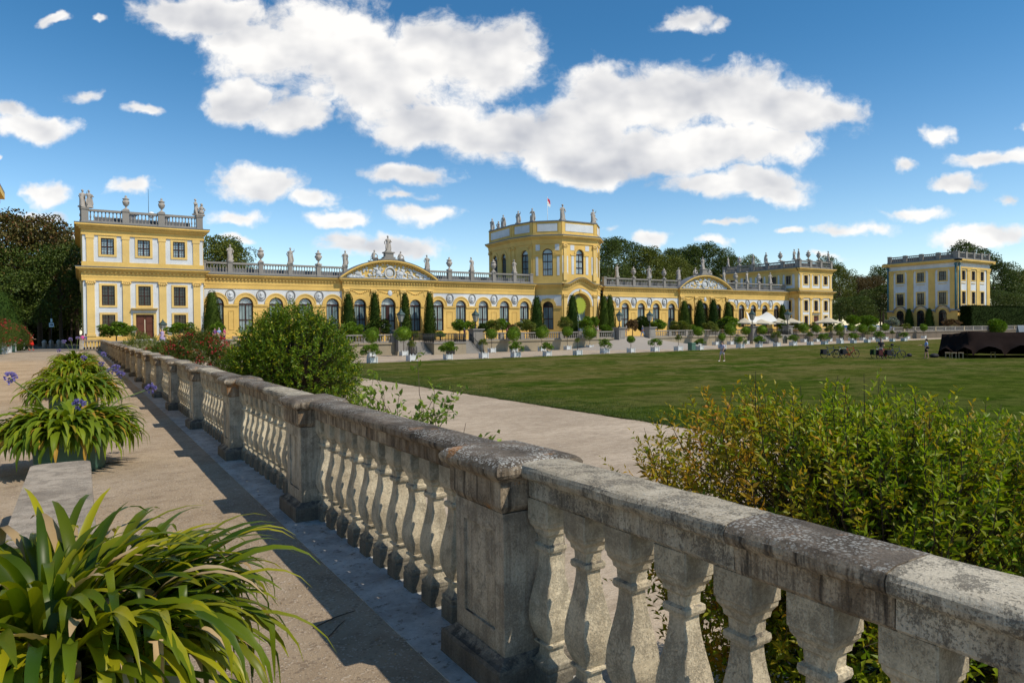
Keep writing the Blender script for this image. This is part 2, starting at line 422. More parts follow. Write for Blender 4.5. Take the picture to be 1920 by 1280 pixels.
HAIRG = mat('hair_grey', plain((0.35, 0.33, 0.31), 0.2), 0.6)
def pmat(n, c): return MATS.get(n) or mat(n, plain(c, 0.08), 0.7)
SOIL = mat('potting_soil', plain((0.045, 0.03, 0.02), 0.4, 10), 0.95)

L_AGA = mat('agapanthus_leaf', leafmat((0.030, 0.075, 0.004), (0.13, 0.19, 0.008), (0.55, 0.48, 0.015), 0.38, 0.38, True, 0.3))
L_AGAF = mat('agapanthus_leaf_far', leafmat((0.08, 0.15, 0.010), (0.28, 0.34, 0.02), (0.45, 0.26, 0.04), 0.5, 0.32, False, 0.2))
L_DRY = mat('withered_leaf', leafmat((0.42, 0.28, 0.14), (0.55, 0.42, 0.26), None, 0.7, 0.2))
L_BUSH = mat('myrtle_leaf', leafmat((0.085, 0.175, 0.008), (0.29, 0.37, 0.02), (0.58, 0.24, 0.03), 0.42, 0.42, True, 0.25))
L_CIT = mat('citrus_leaf', leafmat((0.05, 0.12, 0.010), (0.18, 0.26, 0.016), (0.34, 0.34, 0.02), 0.4, 0.25, False, 0.25))
L_OLE = mat('oleander_leaf', leafmat((0.035, 0.085, 0.014), (0.11, 0.16, 0.022), (0.20, 0.11, 0.04), 0.5, 0.2, False, 0.2))
L_TREE = [mat('tree_leaf_dark', leafmat((0.036, 0.070, 0.008), (0.10, 0.14, 0.015), None, 0.6, 0.12)),
          mat('tree_leaf_olive', leafmat((0.075, 0.105, 0.010), (0.17, 0.19, 0.018), None, 0.6, 0.12)),
          mat('tree_leaf_copper', leafmat((0.07, 0.055, 0.014), (0.15, 0.095, 0.025), None, 0.6, 0.12)),
          mat('tree_leaf_chestnut', leafmat((0.06, 0.065, 0.012), (0.15, 0.11, 0.02), (0.17, 0.07, 0.02), 0.6, 0.1))]
L_YEW = mat('yew_leaf', leafmat((0.018, 0.045, 0.008), (0.065, 0.10, 0.014), None, 0.8, 0.05, False, 0.1))
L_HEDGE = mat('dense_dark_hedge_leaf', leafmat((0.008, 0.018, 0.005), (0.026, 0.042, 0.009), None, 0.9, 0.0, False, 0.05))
L_BALL = mat('clipped_laurel_leaf', leafmat((0.07, 0.15, 0.012), (0.18, 0.28, 0.022), None, 0.5, 0.22, False, 0.2))
L_YSH = mat('yellow_green_shrub_leaf', leafmat((0.10, 0.15, 0.02), (0.20, 0.22, 0.03), None, 0.5, 0.15))
L_GREY = mat('silver_shrub_leaf', leafmat((0.16, 0.20, 0.17), (0.28, 0.32, 0.28), None, 0.6, 0.1))
L_RUST = mat('rusty_shrub_leaf', leafmat((0.12, 0.07, 0.03), (0.20, 0.12, 0.05), None, 0.6, 0.1))
PET_R = mat('red_petal', leafmat((0.26, 0.012, 0.02), (0.46, 0.03, 0.045), None, 0.5, 0.25))
PET_P = mat('lavender_petal', leafmat((0.20, 0.17, 0.52), (0.36, 0.30, 0.72), None, 0.5, 0.25))
PET_W = mat('white_petal', leafmat((0.7, 0.68, 0.6), (0.8, 0.8, 0.75), None, 0.5, 0.25))
STEM = mat('green_stem', plain((0.10, 0.15, 0.03), 0.2), 0.5)

# ------------------------------------------------------------------ ground materials
def f_terrace(T, b):
    p = wpos(T); big = T.noise(p, 0.55, 6, 0.6); med = T.noise(p, 4.0, 7, 0.68); fine = T.noise(p, 60, 6, 0.75)
    c = T.mix(T.mapr(big, 0.3, 0.7), (0.37, 0.285, 0.20), (0.50, 0.40, 0.295))
    c = T.mix(T.math('MULTIPLY', T.mapr(med, 0.45, 0.7), 0.45), c, (0.21, 0.155, 0.105))
    v = T.voro(p, 48); grit = T.mapr(T.math('ADD', v, T.math('MULTIPLY', T.math('SUBTRACT', T.noise(p, 14, 3, 0.5), 0.5), 1.2)), 0.30, 0.22)
    c = T.mix(T.math('MULTIPLY', grit, 0.7), c, (0.60, 0.51, 0.41))
    v2 = T.voro(T.vmath('ADD', p, (3.3, 1.7, 0)), 30); dk = T.mapr(T.math('ADD', v2, T.math('MULTIPLY', T.math('SUBTRACT', T.noise(p, 7, 4, 0.6), 0.5), 1.6)), 0.26, 0.18)
    c = T.mix(T.math('MULTIPLY', dk, 0.42), c, (0.15, 0.11, 0.08))
    v3 = T.voro(T.vmath('ADD', p, (1.3, 7.7, 0)), 9); lf_ = T.mapr(T.math('ADD', v3, T.math('MULTIPLY', T.math('SUBTRACT', fine, 0.5), 0.15)), 0.085, 0.06)
    c = T.mix(T.math('MULTIPLY', lf_, 0.8), c, T.mix(T.noise(p, 6, 2, 0.5), (0.10, 0.05, 0.02), (0.50, 0.36, 0.16)))
    c = T.mul(c, T.mix(fine, (0.7, 0.7, 0.7), (1.25, 1.25, 1.25)))
    T.l.new(c, b.inputs['Base Color'])
    bump(T, b, T.math('ADD', T.math('ADD', T.math('MULTIPLY', fine, 1.0), T.math('MULTIPLY', grit, 0.35)), T.math('MULTIPLY', med, 1.6)), 0.9, 0.014); b.inputs['Specular IOR Level'].default_value = 0.1
def f_gravel(T, b):
    p = wpos(T); big = T.noise(T.scale(p, (0.5, 1, 1)), 0.5, 6, 0.6); med = T.noise(T.scale(p, (1, 2.2, 1)), 2.6, 7, 0.68); fine = T.noise(p, 40, 6, 0.75)
    c = T.mix(T.mapr(big, 0.3, 0.7), (0.39, 0.31, 0.23), (0.55, 0.45, 0.345))
    c = T.mix(T.math('MULTIPLY', T.mapr(med, 0.44, 0.62), 0.55), c, (0.30, 0.235, 0.175))
    c = T.mix(T.math('MULTIPLY', T.mapr(T.noise(T.scale(p, (1, 2.5, 1)), 9, 6, 0.75), 0.50, 0.62), 0.45), c, (0.62, 0.54, 0.44))
    c = T.mul(c, T.mix(T.mapr(fine, 0.3, 0.7, 0, 1, False), (0.66, 0.66, 0.66), (1.25, 1.25, 1.25)))
    T.l.new(c, b.inputs['Base Color']); bump(T, b, T.math('ADD', fine, T.math('MULTIPLY', med, 2)), 0.6, 0.02); b.inputs['Specular IOR Level'].default_value = 0.1
def f_lawn(T, b):
    p = wpos(T); big = T.noise(T.scale(p, (0.7, 1, 1)), 0.22, 9, 0.74); med = T.noise(p, 1.1, 7, 0.7); fine = T.noise(p, 14, 6, 0.8)
    c = T.mix(T.mapr(med, 0.35, 0.65), (0.028, 0.055, 0.006), (0.068, 0.101, 0.014))
    dry = T.mapr(T.math('ADD', big, T.math('MULTIPLY', T.math('SUBTRACT', med, 0.5), 0.55)), 0.46, 0.60)
    sx = T.new('ShaderNodeSeparateXYZ'); T.l.new(p, sx.inputs[0])
    # the far half of the lawn is worn drier
    wear = T.mapr(T.math('ADD', sx.outputs[1], T.math('MULTIPLY', big, 18)), 22, 50, 0.22, 1.0)
    c = T.mix(T.math('MULTIPLY', T.math('MULTIPLY', dry, wear), 0.6), c, (0.215, 0.165, 0.08))
    olive = T.math('MULTIPLY', wear, T.mapr(T.noise(T.scale(p, (0.3, 1, 1)), 0.3, 5, 0.6), 0.35, 0.65))
    c = T.mix(T.math('MULTIPLY', olive, 0.6), c, (0.125, 0.112, 0.032))
    c = T.mul(c, T.mix(fine, (0.62, 0.62, 0.62), (1.35, 1.35, 1.35)))
    T.l.new(c, b.inputs['Base Color']); b.inputs['Roughness'].default_value = 1.0; b.inputs['Specular IOR Level'].default_value = 0.0
    bump(T, b, T.math('ADD', fine, T.math('MULTIPLY', med, 2)), 0.9, 0.05)
def f_strip(T, b):
    p = wpos(T); n = T.noise(p, 3, 7, 0.7); fine = T.noise(p, 50, 5, 0.75)
    c = T.mix(T.mapr(n, 0.35, 0.65), (0.32, 0.305, 0.28), (0.54, 0.52, 0.48))
    c = T.mix(T.mapr(T.noise(p, 16, 6, 0.75), 0.54, 0.66), c, (0.17, 0.14, 0.11))
    c = T.mul(c, T.mix(fine, (0.75, 0.75, 0.75), (1.2, 1.2, 1.2)))
    T.l.new(c, b.inputs['Base Color']); bump(T, b, fine, 0.5, 0.006)
M_TER = mat('compacted_sand_gravel', f_terrace, 0.95); M_GRV = mat('pale_gravel', f_gravel, 0.95)
M_LAWN = mat('lawn_grass', f_lawn, 0.95); M_STRIP = mat('mortar_strip', f_strip, 0.9)
M_EARTH = mat('park_ground', plain((0.06, 0.065, 0.03), 0.3, 0.3), 0.95)
M_ROAD = mat('dark_gravel_road', plain((0.19, 0.165, 0.14), 0.25, 0.8), 0.95)

LOW = -1.40          # parterre level; the terrace we stand on is z = 0
def struct(name, mb, m): return tag(mb.build(name, m), kind='structure')
g = MB(); g.add([(-3000, -3000, -1.46), (3000, -3000, -1.46), (3000, 3000, -1.46), (-3000, 3000, -1.46)], [(0, 1, 2, 3)]); struct('ground', g, M_EARTH)
g = MB(); g.add([(2.1, -60, LOW), (290, -60, LOW), (290, 80.2, LOW), (2.1, 80.2, LOW)], [(0, 1, 2, 3)]); struct('gravel_path', g, M_GRV)
g = MB(); g.box(-70, 2.06, -30, 79.4, -1.5, 0.0); struct('terrace', g, M_TER)
g = MB(); g.box(-70, 2.06, 79.4, 260, -1.5, -0.004); struct('road', g, M_ROAD)
g = MB(); g.box(1.48, 2.06, -4, 79.3, -0.05, 0.006); struct('kerb_strip', g, M_STRIP)
g = MB(); g.box(2.06, 420, 80.25, 270, -1.5, 0.20); struct('upper_terrace', g, M_GRV)
# lawn with a slightly ragged mown edge
rng = random.Random(3)
pts = []
y = -50.0
while y < 60.5:
    pts.append((15.66 + rng.uniform(-0.07, 0.07), y)); y += 0.45 if y > 8 else 3
for (x, yy) in [(15.8, 60.6), (16.4, 61.4), (17.5, 61.9), (22, 61.6), (30, 61.9), (40, 61.8), (52, 62.4), (64, 62.6), (80, 64), (90, 65.3), (110, 67.5), (130, 70), (150, 71.8), (190, 73.2), (250, 74), (285, 74), (285, -50)]: pts.append((x, yy))
mb = MB(); n = len(pts)
vs = [(a, b_, LOW + 0.045) for a, b_ in pts] + [(a - (0.03 if i < n - 18 else 0), b_, LOW - 0.02) for i, (a, b_) in enumerate(pts)]
mb.add(vs, [tuple(range(n))[::-1]] + [(i, (i + 1) % n, n + (i + 1) % n, n + i) for i in range(n)])
struct('lawn', mb, M_LAWN)
# grass tufts along the mown edge and thinning into the lawn
nr = np.random.default_rng(5)
NB = 42000
gx_ = 15.60 + np.abs(nr.normal(0, 1, NB)) ** 1.5 * 1.6
gy_ = 12 + 50 * nr.random(NB) ** 1.4
h = nr.uniform(0.03, 0.085, NB); a = nr.uniform(0, 2 * PI, NB); wd = nr.uniform(0.006, 0.014, NB)
lean = nr.normal(0, 0.03, (NB, 2))
V = np.zeros((NB, 3, 3), np.float32)
V[:, 0] = np.stack([gx_ - np.cos(a) * wd, gy_ - np.sin(a) * wd, np.full(NB, LOW + 0.02)], 1)
V[:, 1] = np.stack([gx_ + np.cos(a) * wd, gy_ + np.sin(a) * wd, np.full(NB, LOW + 0.02)], 1)
V[:, 2] = np.stack([gx_ + lean[:, 0], gy_ + lean[:, 1], LOW + 0.03 + h], 1)
GRASSM = mat('grass_blade', leafmat((0.03, 0.065, 0.01), (0.09, 0.13, 0.02), None, 0.6, 0.2))
tag(link('grass', mesh_np('grass', V, np.arange(NB * 3).reshape(-1, 3), GRASSM)), 'short green grass blades along the mown edge of the lawn', 'grass', kind='stuff')

# ------------------------------------------------------------------ foreground balustrade
CAPD = mat('cap_stone_dark_lichen', grime_stone(light=(0.44, 0.36, 0.26), mid=(0.28, 0.22, 0.155), dark=(0.045, 0.037, 0.030), topdark=1.1, lichen=0.75, speck=0.35, orange=0.6, streak=0.75))
RUND = mat('rail_stone_dark', grime_stone(light=(0.44, 0.36, 0.26), mid=(0.27, 0.21, 0.15), dark=(0.045, 0.037, 0.030), topdark=1.0, lichen=0.45, orange=0.3, streak=0.85, speck=0.3))
RUNL = mat('rail_stone_pale', grime_stone(light=(0.58, 0.52, 0.41), mid=(0.43, 0.375, 0.285), topdark=0.12, lichen=0.15, streak=0.45, speck=0.62))
SHAFT = mat('pier_stone', grime_stone(light=(0.60, 0.53, 0.405), mid=(0.47, 0.40, 0.30), topdark=0.5, streak=0.30, blackbase=0.75, speck=0.28))
BALM = mat('baluster_stone', grime_stone(light=(0.66, 0.57, 0.41), mid=(0.54, 0.455, 0.32), topdark=0.4, streak=0.16, blackbase=0.75, speck=0.25))
BX = 1.855
bal_root = empty('stone_balustrade', (BX, 2.95, 0), 0, 'long weathered stone balustrade with square piers running from the foreground along the terrace edge', 'balustrade')
BPROF = [(0.088, 0.0), (0.088, 0.105), (0.080, 0.115), (0.084, 0.125), (0.084, 0.143), (0.070, 0.152), (0.052, 0.175), (0.048, 0.205), (0.052, 0.222), (0.070, 0.226), (0.072, 0.236), (0.058, 0.243),
         (0.080, 0.285), (0.092, 0.325), (0.094, 0.36), (0.090, 0.41), (0.080, 0.46), (0.068, 0.51), (0.055, 0.57), (0.047, 0.625), (0.046, 0.655), (0.062, 0.662), (0.068, 0.675), (0.066, 0.69), (0.050, 0.698), (0.050, 0.735), (0.062, 0.745), (0.066, 0.765), (0.082, 0.785), (0.084, 0.80), (0.089, 0.805), (0.089, 0.905)]
BPROF = [(r * (0.84 if h < 0.70 else 0.87), h) for r, h in BPROF]
bm_ = MB(); bm_.lathe(BPROF, sq=True, smooth=False)
BALMESH = bm_.mesh('baluster', BALM)
bm_ = MB(); bm_.lathe(BPROF[::2] + [BPROF[-1]], sq=True, smooth=False)
BALMESH_L = bm_.mesh('baluster_plain', BALM)

def swept(prof, y0, y1, cx, seed, jit=0.0025, step=0.12, endin=0.0):
    """profile (x,z) closed loop extruded along Y with a little wear"""
    r_ = random.Random(seed); n = len(prof); m = max(2, int((y1 - y0) / step) + 1)
    vs = []; fs = []
    for j in range(m):
        yy = y0 + (y1 - y0) * j / (m - 1)
        for (px_, pz_) in prof:
            vs.append((cx + px_ + r_.uniform(-jit, jit), yy, pz_ + r_.uniform(-jit, jit)))
    for j in range(m - 1):
        for k in range(n): fs.append((j * n + k, j * n + (k + 1) % n, (j + 1) * n + (k + 1) % n, (j + 1) * n + k))
    return vs, fs, n, m
RAILP = [(-0.075, 0.905), (0.075, 0.905), (0.085, 0.918), (0.085, 0.995), (0.100, 1.000), (0.119, 1.006), (0.130, 1.018), (0.135, 1.034), (0.133, 1.050), (0.124, 1.064), (0.110, 1.072), (0.08, 1.076), (0, 1.077),
         (-0.08, 1.076), (-0.110, 1.072), (-0.124, 1.064), (-0.133, 1.050), (-0.135, 1.034), (-0.130, 1.018), (-0.119, 1.006), (-0.100, 1.000), (-0.085, 0.995), (-0.085, 0.918)]
def rail(y0, y1, m, seed):
    vs, fs, n, mm = swept(RAILP, y0, y1, BX, seed)
    mb = MB(); mb.add(vs, fs, 0, False); mb.add([], [])
    b0 = len(mb.v) - n
    mb.f.append(tuple(range(n))); mb.m.append(0); mb.sm.append(False)
    mb.f.append(tuple(b0 + k for k in range(n - 1, -1, -1))); mb.m.append(0); mb.sm.append(False)
    return mb.build('rail', m, bal_root)
# coping profile around a pier (square loft)
def loft_sq(mb, prof, x, y, hx, hy, mi=0, seg=5, jit=0.0, seed=0, smooth=False):
    r_ = random.Random(seed); vs = []; fs = []
    N = seg * 4
    for (o, z) in prof:
        for sd in range(4):
            for k in range(seg):
                t = k / seg
                c = [(-1 + 2 * t, -1), (1, -1 + 2 * t), (1 - 2 * t, 1), (-1, 1 - 2 * t)][sd]
                ax = (hx + o) * c[0]; ay = (hy + o) * c[1]
                vs.append((x + ax + r_.uniform(-jit, jit), y + ay + r_.uniform(-jit, jit), z + r_.uniform(-jit, jit)))
    for i in range(len(prof) - 1):
        for k in range(N): fs.append((i * N + k, i * N + (k + 1) % N, (i + 1) * N + (k + 1) % N, (i + 1) * N + k))
    mb.add(vs, fs, mi, smooth)
    mb.add(vs[-N:], [tuple(range(N))], mi); mb.add(vs[:N], [tuple(range(N - 1, -1, -1))], mi)
PIERC = 2.95
def pier(y, k):
    p = empty('pier', (0, y - PIERC, 0)); p.parent = bal_root; p.location = (BX - 0.022 - bal_root.location.x, y - PIERC, 0)
    near = abs(k) < 6; sg = 6 if near else 2
    mb = MB(); loft_sq(mb, [(0.0, -0.03), (0.0, 0.115), (-0.008, 0.13), (-0.03, 0.138), (-0.045, 0.15), (-0.062, 0.163)], 0, 0, 0.245, 0.30, seg=sg, jit=0.002, seed=k, smooth=False)
    link('plinth', mb.mesh('plinth', SHAFT), p)
    # shaft with a sunk panel on the terrace side and on the park side
    mb = MB(); hx, hy = 0.178, 0.238; z0, z1 = 0.162, 0.835
    mb.box(-hx + 0.014, hx - 0.014, -hy, hy, z0, z1)
    for s in (-1, 1):
        xa, xb = sorted((s * (hx - 0.0145), s * hx))
        mb.box(xa, xb, -hy, -hy + 0.085, z0, z1); mb.box(xa, xb, hy - 0.085, hy, z0, z1)
        mb.box(xa, xb, -hy + 0.085, hy - 0.085, z0, z0 + 0.10); mb.box(xa, xb, -hy + 0.085, hy - 0.085, z1 - 0.10, z1)
    link('shaft', mb.mesh('shaft', SHAFT), p)
    mb = MB(); prof = [(-0.072, 0.832), (-0.05, 0.842), (-0.040, 0.860), (-0.034, 0.872), (-0.034, 0.985), (-0.018, 1.0), (0.0, 1.012), (0.010, 1.03), (0.010, 1.048), (0.0, 1.064), (-0.018, 1.078), (-0.05, 1.086), (-0.12, 1.09), (-0.2, 1.09)]
    loft_sq(mb, prof, 0, 0, 0.236, 0.288, seg=sg, jit=0.0022 if near else 0, seed=k + 50)
    link('cap', mb.mesh('cap', CAPD if k % 3 != 1 else RUND), p)
    return p
nb = 0; stuff = MB()
piers = [PIERC + 3.47 * k for k in range(-1, 22)]
rr = random.Random(11)
for k, y in zip(range(-1, 22), piers): pier(y, k)
# corner pier and the short return towards the road
def add_bal(x, y):
    global nb, stuff
    if nb < 100:
        o = link('baluster', BALMESH if y < 25 else BALMESH_L, bal_root, (x - bal_root.location.x, y - PIERC, 0), rr.choice((0, PI / 2, PI, -PI / 2)) + rr.uniform(-0.03, 0.03)); nb += 1
    else: stuff.lathe(BPROF[::3] + [BPROF[-1]], x, y, 0, sq=True, smooth=False)
for i, y in enumerate(piers):
    y0 = y + 0.28; y1 = (piers[i + 1] if i + 1 < len(piers) else 79.0) - 0.28
    for j in range(11):
        add_bal(BX, y0 + 0.055 + (y1 - y0 - 0.11) * j / 10)
    if i == 0: cuts = [y0, 0.96, 1.475, y1]; ms = [RUNL, RUND, RUNL]
    elif i == 1: cuts = [y0, y0 + 1.55, y1]; ms = [RUND, RUND]
    else:
        cuts = [y0, y0 + rr.uniform(1.2, 1.6), y1]; ms = [rr.choice((RUND, RUND, RUNL)), rr.choice((RUND, RUNL))]
    for a_, b_, m_ in zip(cuts, cuts[1:], ms): rail(a_ + 0.002, b_ - 0.002, m_, int(a_ * 100) + 7)
pc = pier(79.0, 30)
for j in range(5): add_bal(BX - 0.35 - 0.27 * j, 79.0)
mb = MB(); mb.box(0.25, BX - 0.26, 78.87, 79.13, 0.905, 1.07, 0, 0.0, 0.02); mb.build('rail', RUND, bal_root)
mb = MB(); mb.box(-0.1, 0.22, 78.75, 79.25, 0, 1.08, 0, 0.02, 0.02); mb.build('end_pier', SHAFT, bal_root)
tag(stuff.build('baluster', BALM, bal_root), kind='stuff')
# retaining wall below the balustrade
mb = MB(); mb.box(2.062, 2.12, -30, 80.0, -1.5, -0.03); tag(mb.build('retaining_wall', WALLST), 'stained stone retaining wall below the long foreground balustrade', 'retaining wall')

# stone bench
bench = empty('stone_bench', (-0.17, 6.2, 0), 0, 'low grey stone bench slab with rounded corners between the two agapanthus tubs', 'bench')
BENM = mat('bench_stone', grime_stone(light=(0.44, 0.38, 0.31), mid=(0.33, 0.28, 0.225), topdark=0.0, streak=0.1, speck=0.2))
def slab(cx, cy, hx, hy, z0, z1, r, n=6):
    ring = []
    for (sx, sy, a0) in ((1, 1, 0), (-1, 1, 90), (-1, -1, 180), (1, -1, 270)):
        for k in range(n + 1):
            a = R(a0 + 90 * k / n); ring.append((cx + sx * (hx - r) + r * math.cos(a), cy + sy * (hy - r) + r * math.sin(a)))
    mb = MB(); m = len(ring); lev = [(0.96, z0), (1.0, z0 + 0.03), (1.0, z1 - 0.02), (0.985, z1)]
    vs = []
    for (s_, z) in lev: vs += [(cx + (x - cx) * (1 - (1 - s_) * 1.6), cy + (y - cy) * (1 - (1 - s_) * 0.4), z) for x, y in ring]
    fs = [(i * m + k, i * m + (k + 1) % m, (i + 1) * m + (k + 1) % m, (i + 1) * m + k) for i in range(3) for k in range(m)]
    mb.add(vs, fs, 0, False); mb.add(vs[-m:], [tuple(range(m))]); mb.add(vs[:m], [tuple(range(m))[::-1]]); return mb
slab(-0.17, 6.2, 0.235, 1.40, 0.40, 0.51, 0.11).build('seat', BENM, bench)
for yy in (5.25, 7.15):
    mb = MB(); mb.box(-0.34, 0.0, yy - 0.13, yy + 0.13, -0.01, 0.40, 0, 0.02, 0.01); mb.build('leg', BENM, bench)

# ------------------------------------------------------------------ foliage generators (numpy)
def unit(v): return v / np.maximum(np.linalg.norm(v, axis=-1, keepdims=True), 1e-9)
def leaves_np(C, D, L, Wd, r, fold=0.25):
    """rhombic leaves folded on the midrib. C base (N,3), D direction, L/Wd arrays"""
    N = len(C); L = np.broadcast_to(L, (N,)); Wd = np.broadcast_to(Wd, (N,))
    D = unit(D); up = r.normal(0, 1, (N, 3)) * 0.55 + np.array([0, 0, 1.0])
    S = unit(np.cross(D, up)); U = unit(np.cross(S, D))
    V = np.zeros((N, 4, 3), np.float32)
    mid = C + D * (L * 0.45)[:, None] + U * (L * 0.06)[:, None]
    V[:, 0] = C; V[:, 2] = C + D * L[:, None] - U * (L * 0.08)[:, None]
    V[:, 1] = mid + S * (Wd * 0.5)[:, None] + U * (Wd * fold)[:, None]
    V[:, 3] = mid - S * (Wd * 0.5)[:, None] + U * (Wd * fold)[:, None]
    b = np.arange(N)[:, None] * 4
    Fc = np.concatenate([b + [0, 1, 2], b + [0, 2, 3]], 1).reshape(-1, 3)
    return V.reshape(-1, 3), Fc
def lumpy(r, k=14, amp=0.25):
    Dk = unit(r.normal(0, 1, (k, 3))); A = r.uniform(-0.6, 1, k) * amp
    def f(D):
        d = np.clip((D @ Dk.T - 0.55) / 0.45, 0, 1); return 1 + (d * d * A).sum(1)
    return f
def crown_mesh(name, seed, n, leaf, m, clumps=60, flat=1.0, hollow=0.55, clump_r=(0.16, 0.34), low=-0.75):
    """tree crown of unit radius: clumps of leaves scattered through a lumpy volume"""
    r = np.random.default_rng(seed); lf = lumpy(r, 16, 0.28)
    D = unit(r.normal(0, 1, (clumps, 3))); D[:, 2] = np.where(D[:, 2] < low, -D[:, 2], D[:, 2])
    rad = (hollow + (1 - hollow) * r.random(clumps) ** 0.6) * 0.82 * lf(D)
    CC = D * rad[:, None] * np.array([1, 1, flat]); CR = r.uniform(*clump_r, clumps)
    idx = r.choice(clumps, n, p=CR ** 2 / (CR ** 2).sum())
    d = unit(r.normal(0, 1, (n, 3)) + np.array([0, 0, 0.35])); q = r.random(n) ** 0.33
    P = CC[idx] + d * (CR[idx] * (0.45 + 0.6 * q))[:, None] * np.array([1, 1, 0.75])
    dr = unit(d * 0.7 + r.normal(0, 0.6, (n, 3)) + np.array([0, 0, -0.15]))
    V, Fc = leaves_np(P, dr, leaf * r.uniform(0.6, 1.35, n), leaf * r.uniform(0.45, 0.9, n), r)
    return mesh_np(name, V, Fc, m)
def cone_mesh(name, seed, n, leaf, m, top=0.12, shape=0.85):
    """columnar clipped yew, unit height, radius 1 at the base"""
    r = np.random.default_rng(seed)
    z = r.random(n); ang = r.uniform(0, 2 * PI, n)
    prof = np.where(z < 0.12, 0.82 + 1.5 * z, 1.0) * np.clip(1 - z, 0, 1) ** shape * (1 - top) + top * np.sqrt(np.clip(1 - z, 0, 1))
    keep = r.random(n) < np.clip(prof, 0.12, 1); z = z[keep]; ang = ang[keep]; prof = prof[keep]; n = len(z)
    lump = 1 + 0.07 * np.sin(ang * 3 + z * 9) + 0.06 * np.sin(ang * 5 - z * 17)
    rr_ = prof * lump * (0.86 + 0.16 * r.random(n))
    P = np.stack([np.cos(ang) * rr_, np.sin(ang) * rr_, z], 1)
    d = np.stack([np.cos(ang), np.sin(ang), np.full(n, 0.15)], 1) + r.normal(0, 0.5, (n, 3))
    return P, d, r
def yew_mesh(name, seed, n, h, rad, leaf, m, shape=0.85, top=0.12):
    P, d, r = cone_mesh(name, seed, n, leaf, m, top, shape); P = P * np.array([rad, rad, h])
    V, Fc = leaves_np(P, d, leaf * r.uniform(0.6, 1.3, len(P)), leaf * r.uniform(0.4, 0.7, len(P)), r)
    # dense inner body so that no light passes
    k = 12; lev = [0, 0.1, 0.3, 0.5, 0.7, 0.85, 0.97]; bv = []; bf = []
    for zz in lev:
        pr = (0.82 + 1.5 * zz if zz < 0.12 else 1.0) * (1 - zz) ** shape * (1 - top) + top * math.sqrt(1 - zz)
        for i in range(k): bv.append((math.cos(2 * PI * i / k) * pr * 0.84 * rad, math.sin(2 * PI * i / k) * pr * 0.84 * rad, zz * h))
    b0 = len(V)
    for i in range(len(lev) - 1):
        for j in range(k):
            a, b, c, e = i * k + j, i * k + (j + 1) % k, (i + 1) * k + (j + 1) % k, (i + 1) * k + j
            bf += [(b0 + a, b0 + b, b0 + c), (b0 + a, b0 + c, b0 + e)]
    return mesh_np(name, np.concatenate([V, np.array(bv)]), np.concatenate([Fc, np.array(bf)]), m)
def shoots_mesh(name, seed, rad, ns, per, L, Wd, mats, up=0.55, shoot=(0.25, 0.5), inner=0.35, amp=0.3, low=-0.9, tintf=None, stems=True, spread=0.45, topbias=0.0):
    """shrub of leafy shoots filling an ellipsoid of radii rad (centre at origin)"""
    r = np.random.default_rng(seed); lf = lumpy(r, 18, amp); rad = np.array(rad)
    D = unit(r.normal(0, 1, (ns, 3)) + np.array([0, 0, topbias])); D[:, 2] = np.where(D[:, 2] < low, -D[:, 2], D[:, 2])
    q = inner + (1 - inner) * r.random(ns) ** 0.5
    B = D * (q * lf(D))[:, None] * rad * 0.86
    sd = unit(D * 0.6 + np.array([0, 0, up]) + r.normal(0, 0.33, (ns, 3)))
    sl_ = r.uniform(*shoot, ns)
    t = (np.arange(per) + 0.5) / per
    C = B[:, None, :] + sd[:, None, :] * (sl_[:, None] * t[None, :])[..., None]
    bend = r.normal(0, 0.05, (ns, 1, 3)) * (t ** 2)[None, :, None]; C = C + bend
    a = unit(np.cross(sd, r.normal(0, 1, (ns, 3)))); b = np.cross(sd, a)
    ang = np.arange(per)[None, :] * 2.4 + r.uniform(0, 6.3, (ns, 1)) + r.normal(0, 0.3, (ns, per))
    out = a[:, None, :] * np.cos(ang)[..., None] + b[:, None, :] * np.sin(ang)[..., None]
    ld = sd[:, None, :] * (0.35 + 0.9 * t)[None, :, None] + out * spread * 2 + r.normal(0, 0.18, (ns, per, 3))
    n = ns * per
    LL = (L * r.uniform(0.65, 1.25, (ns, per)) * (1.12 - 0.45 * t)[None, :]).reshape(-1)
    V, Fc = leaves_np(C.reshape(-1, 3), ld.reshape(-1, 3), LL, LL * (Wd / L), r, 0.12)
    tint = None
    if tintf is not None:
        ts = tintf(B, r)[:, None] * np.ones((1, per)); ts = np.clip(ts + r.normal(0, 0.12, (ns, per)), 0, 1)
        tint = np.repeat(ts.reshape(-1), 4)
    midx = np.zeros(len(Fc), np.int32)
    if stems:
        sv = []; 
        e0 = B * 0.35; e0[:, 2] = B[:, 2] * 0.5 - 0.25 * rad[2]
        P0_ = np.stack([e0, B, B + sd * sl_[:, None]], 1); w_ = np.array([0.006, 0.004, 0.0015])
        SX = unit(np.cross(sd, np.array([0.3, 0.2, 1.0]))) 
        A1 = P0_ + SX[:, None, :] * w_[None, :, None]; A2 = P0_ - SX[:, None, :] * w_[None, :, None]
        SV = np.stack([A1, A2], 2).reshape(-1, 3)   # ns,3,2
        bb = np.arange(ns)[:, None] * 6 + len(V)
        SF = np.concatenate([bb + [0, 1, 3], bb + [0, 3, 2], bb + [2, 3, 5], bb + [2, 5, 4]], 1).reshape(-1, 3)
        V = np.concatenate([V, SV]); Fc = np.concatenate([Fc, SF]); midx = np.concatenate([midx, np.ones(len(SF), np.int32)])
        if tint is not None: tint = np.concatenate([tint, np.zeros(len(SV))])
    return mesh_np(name, V, Fc, mats, tint=tint, midx=midx)
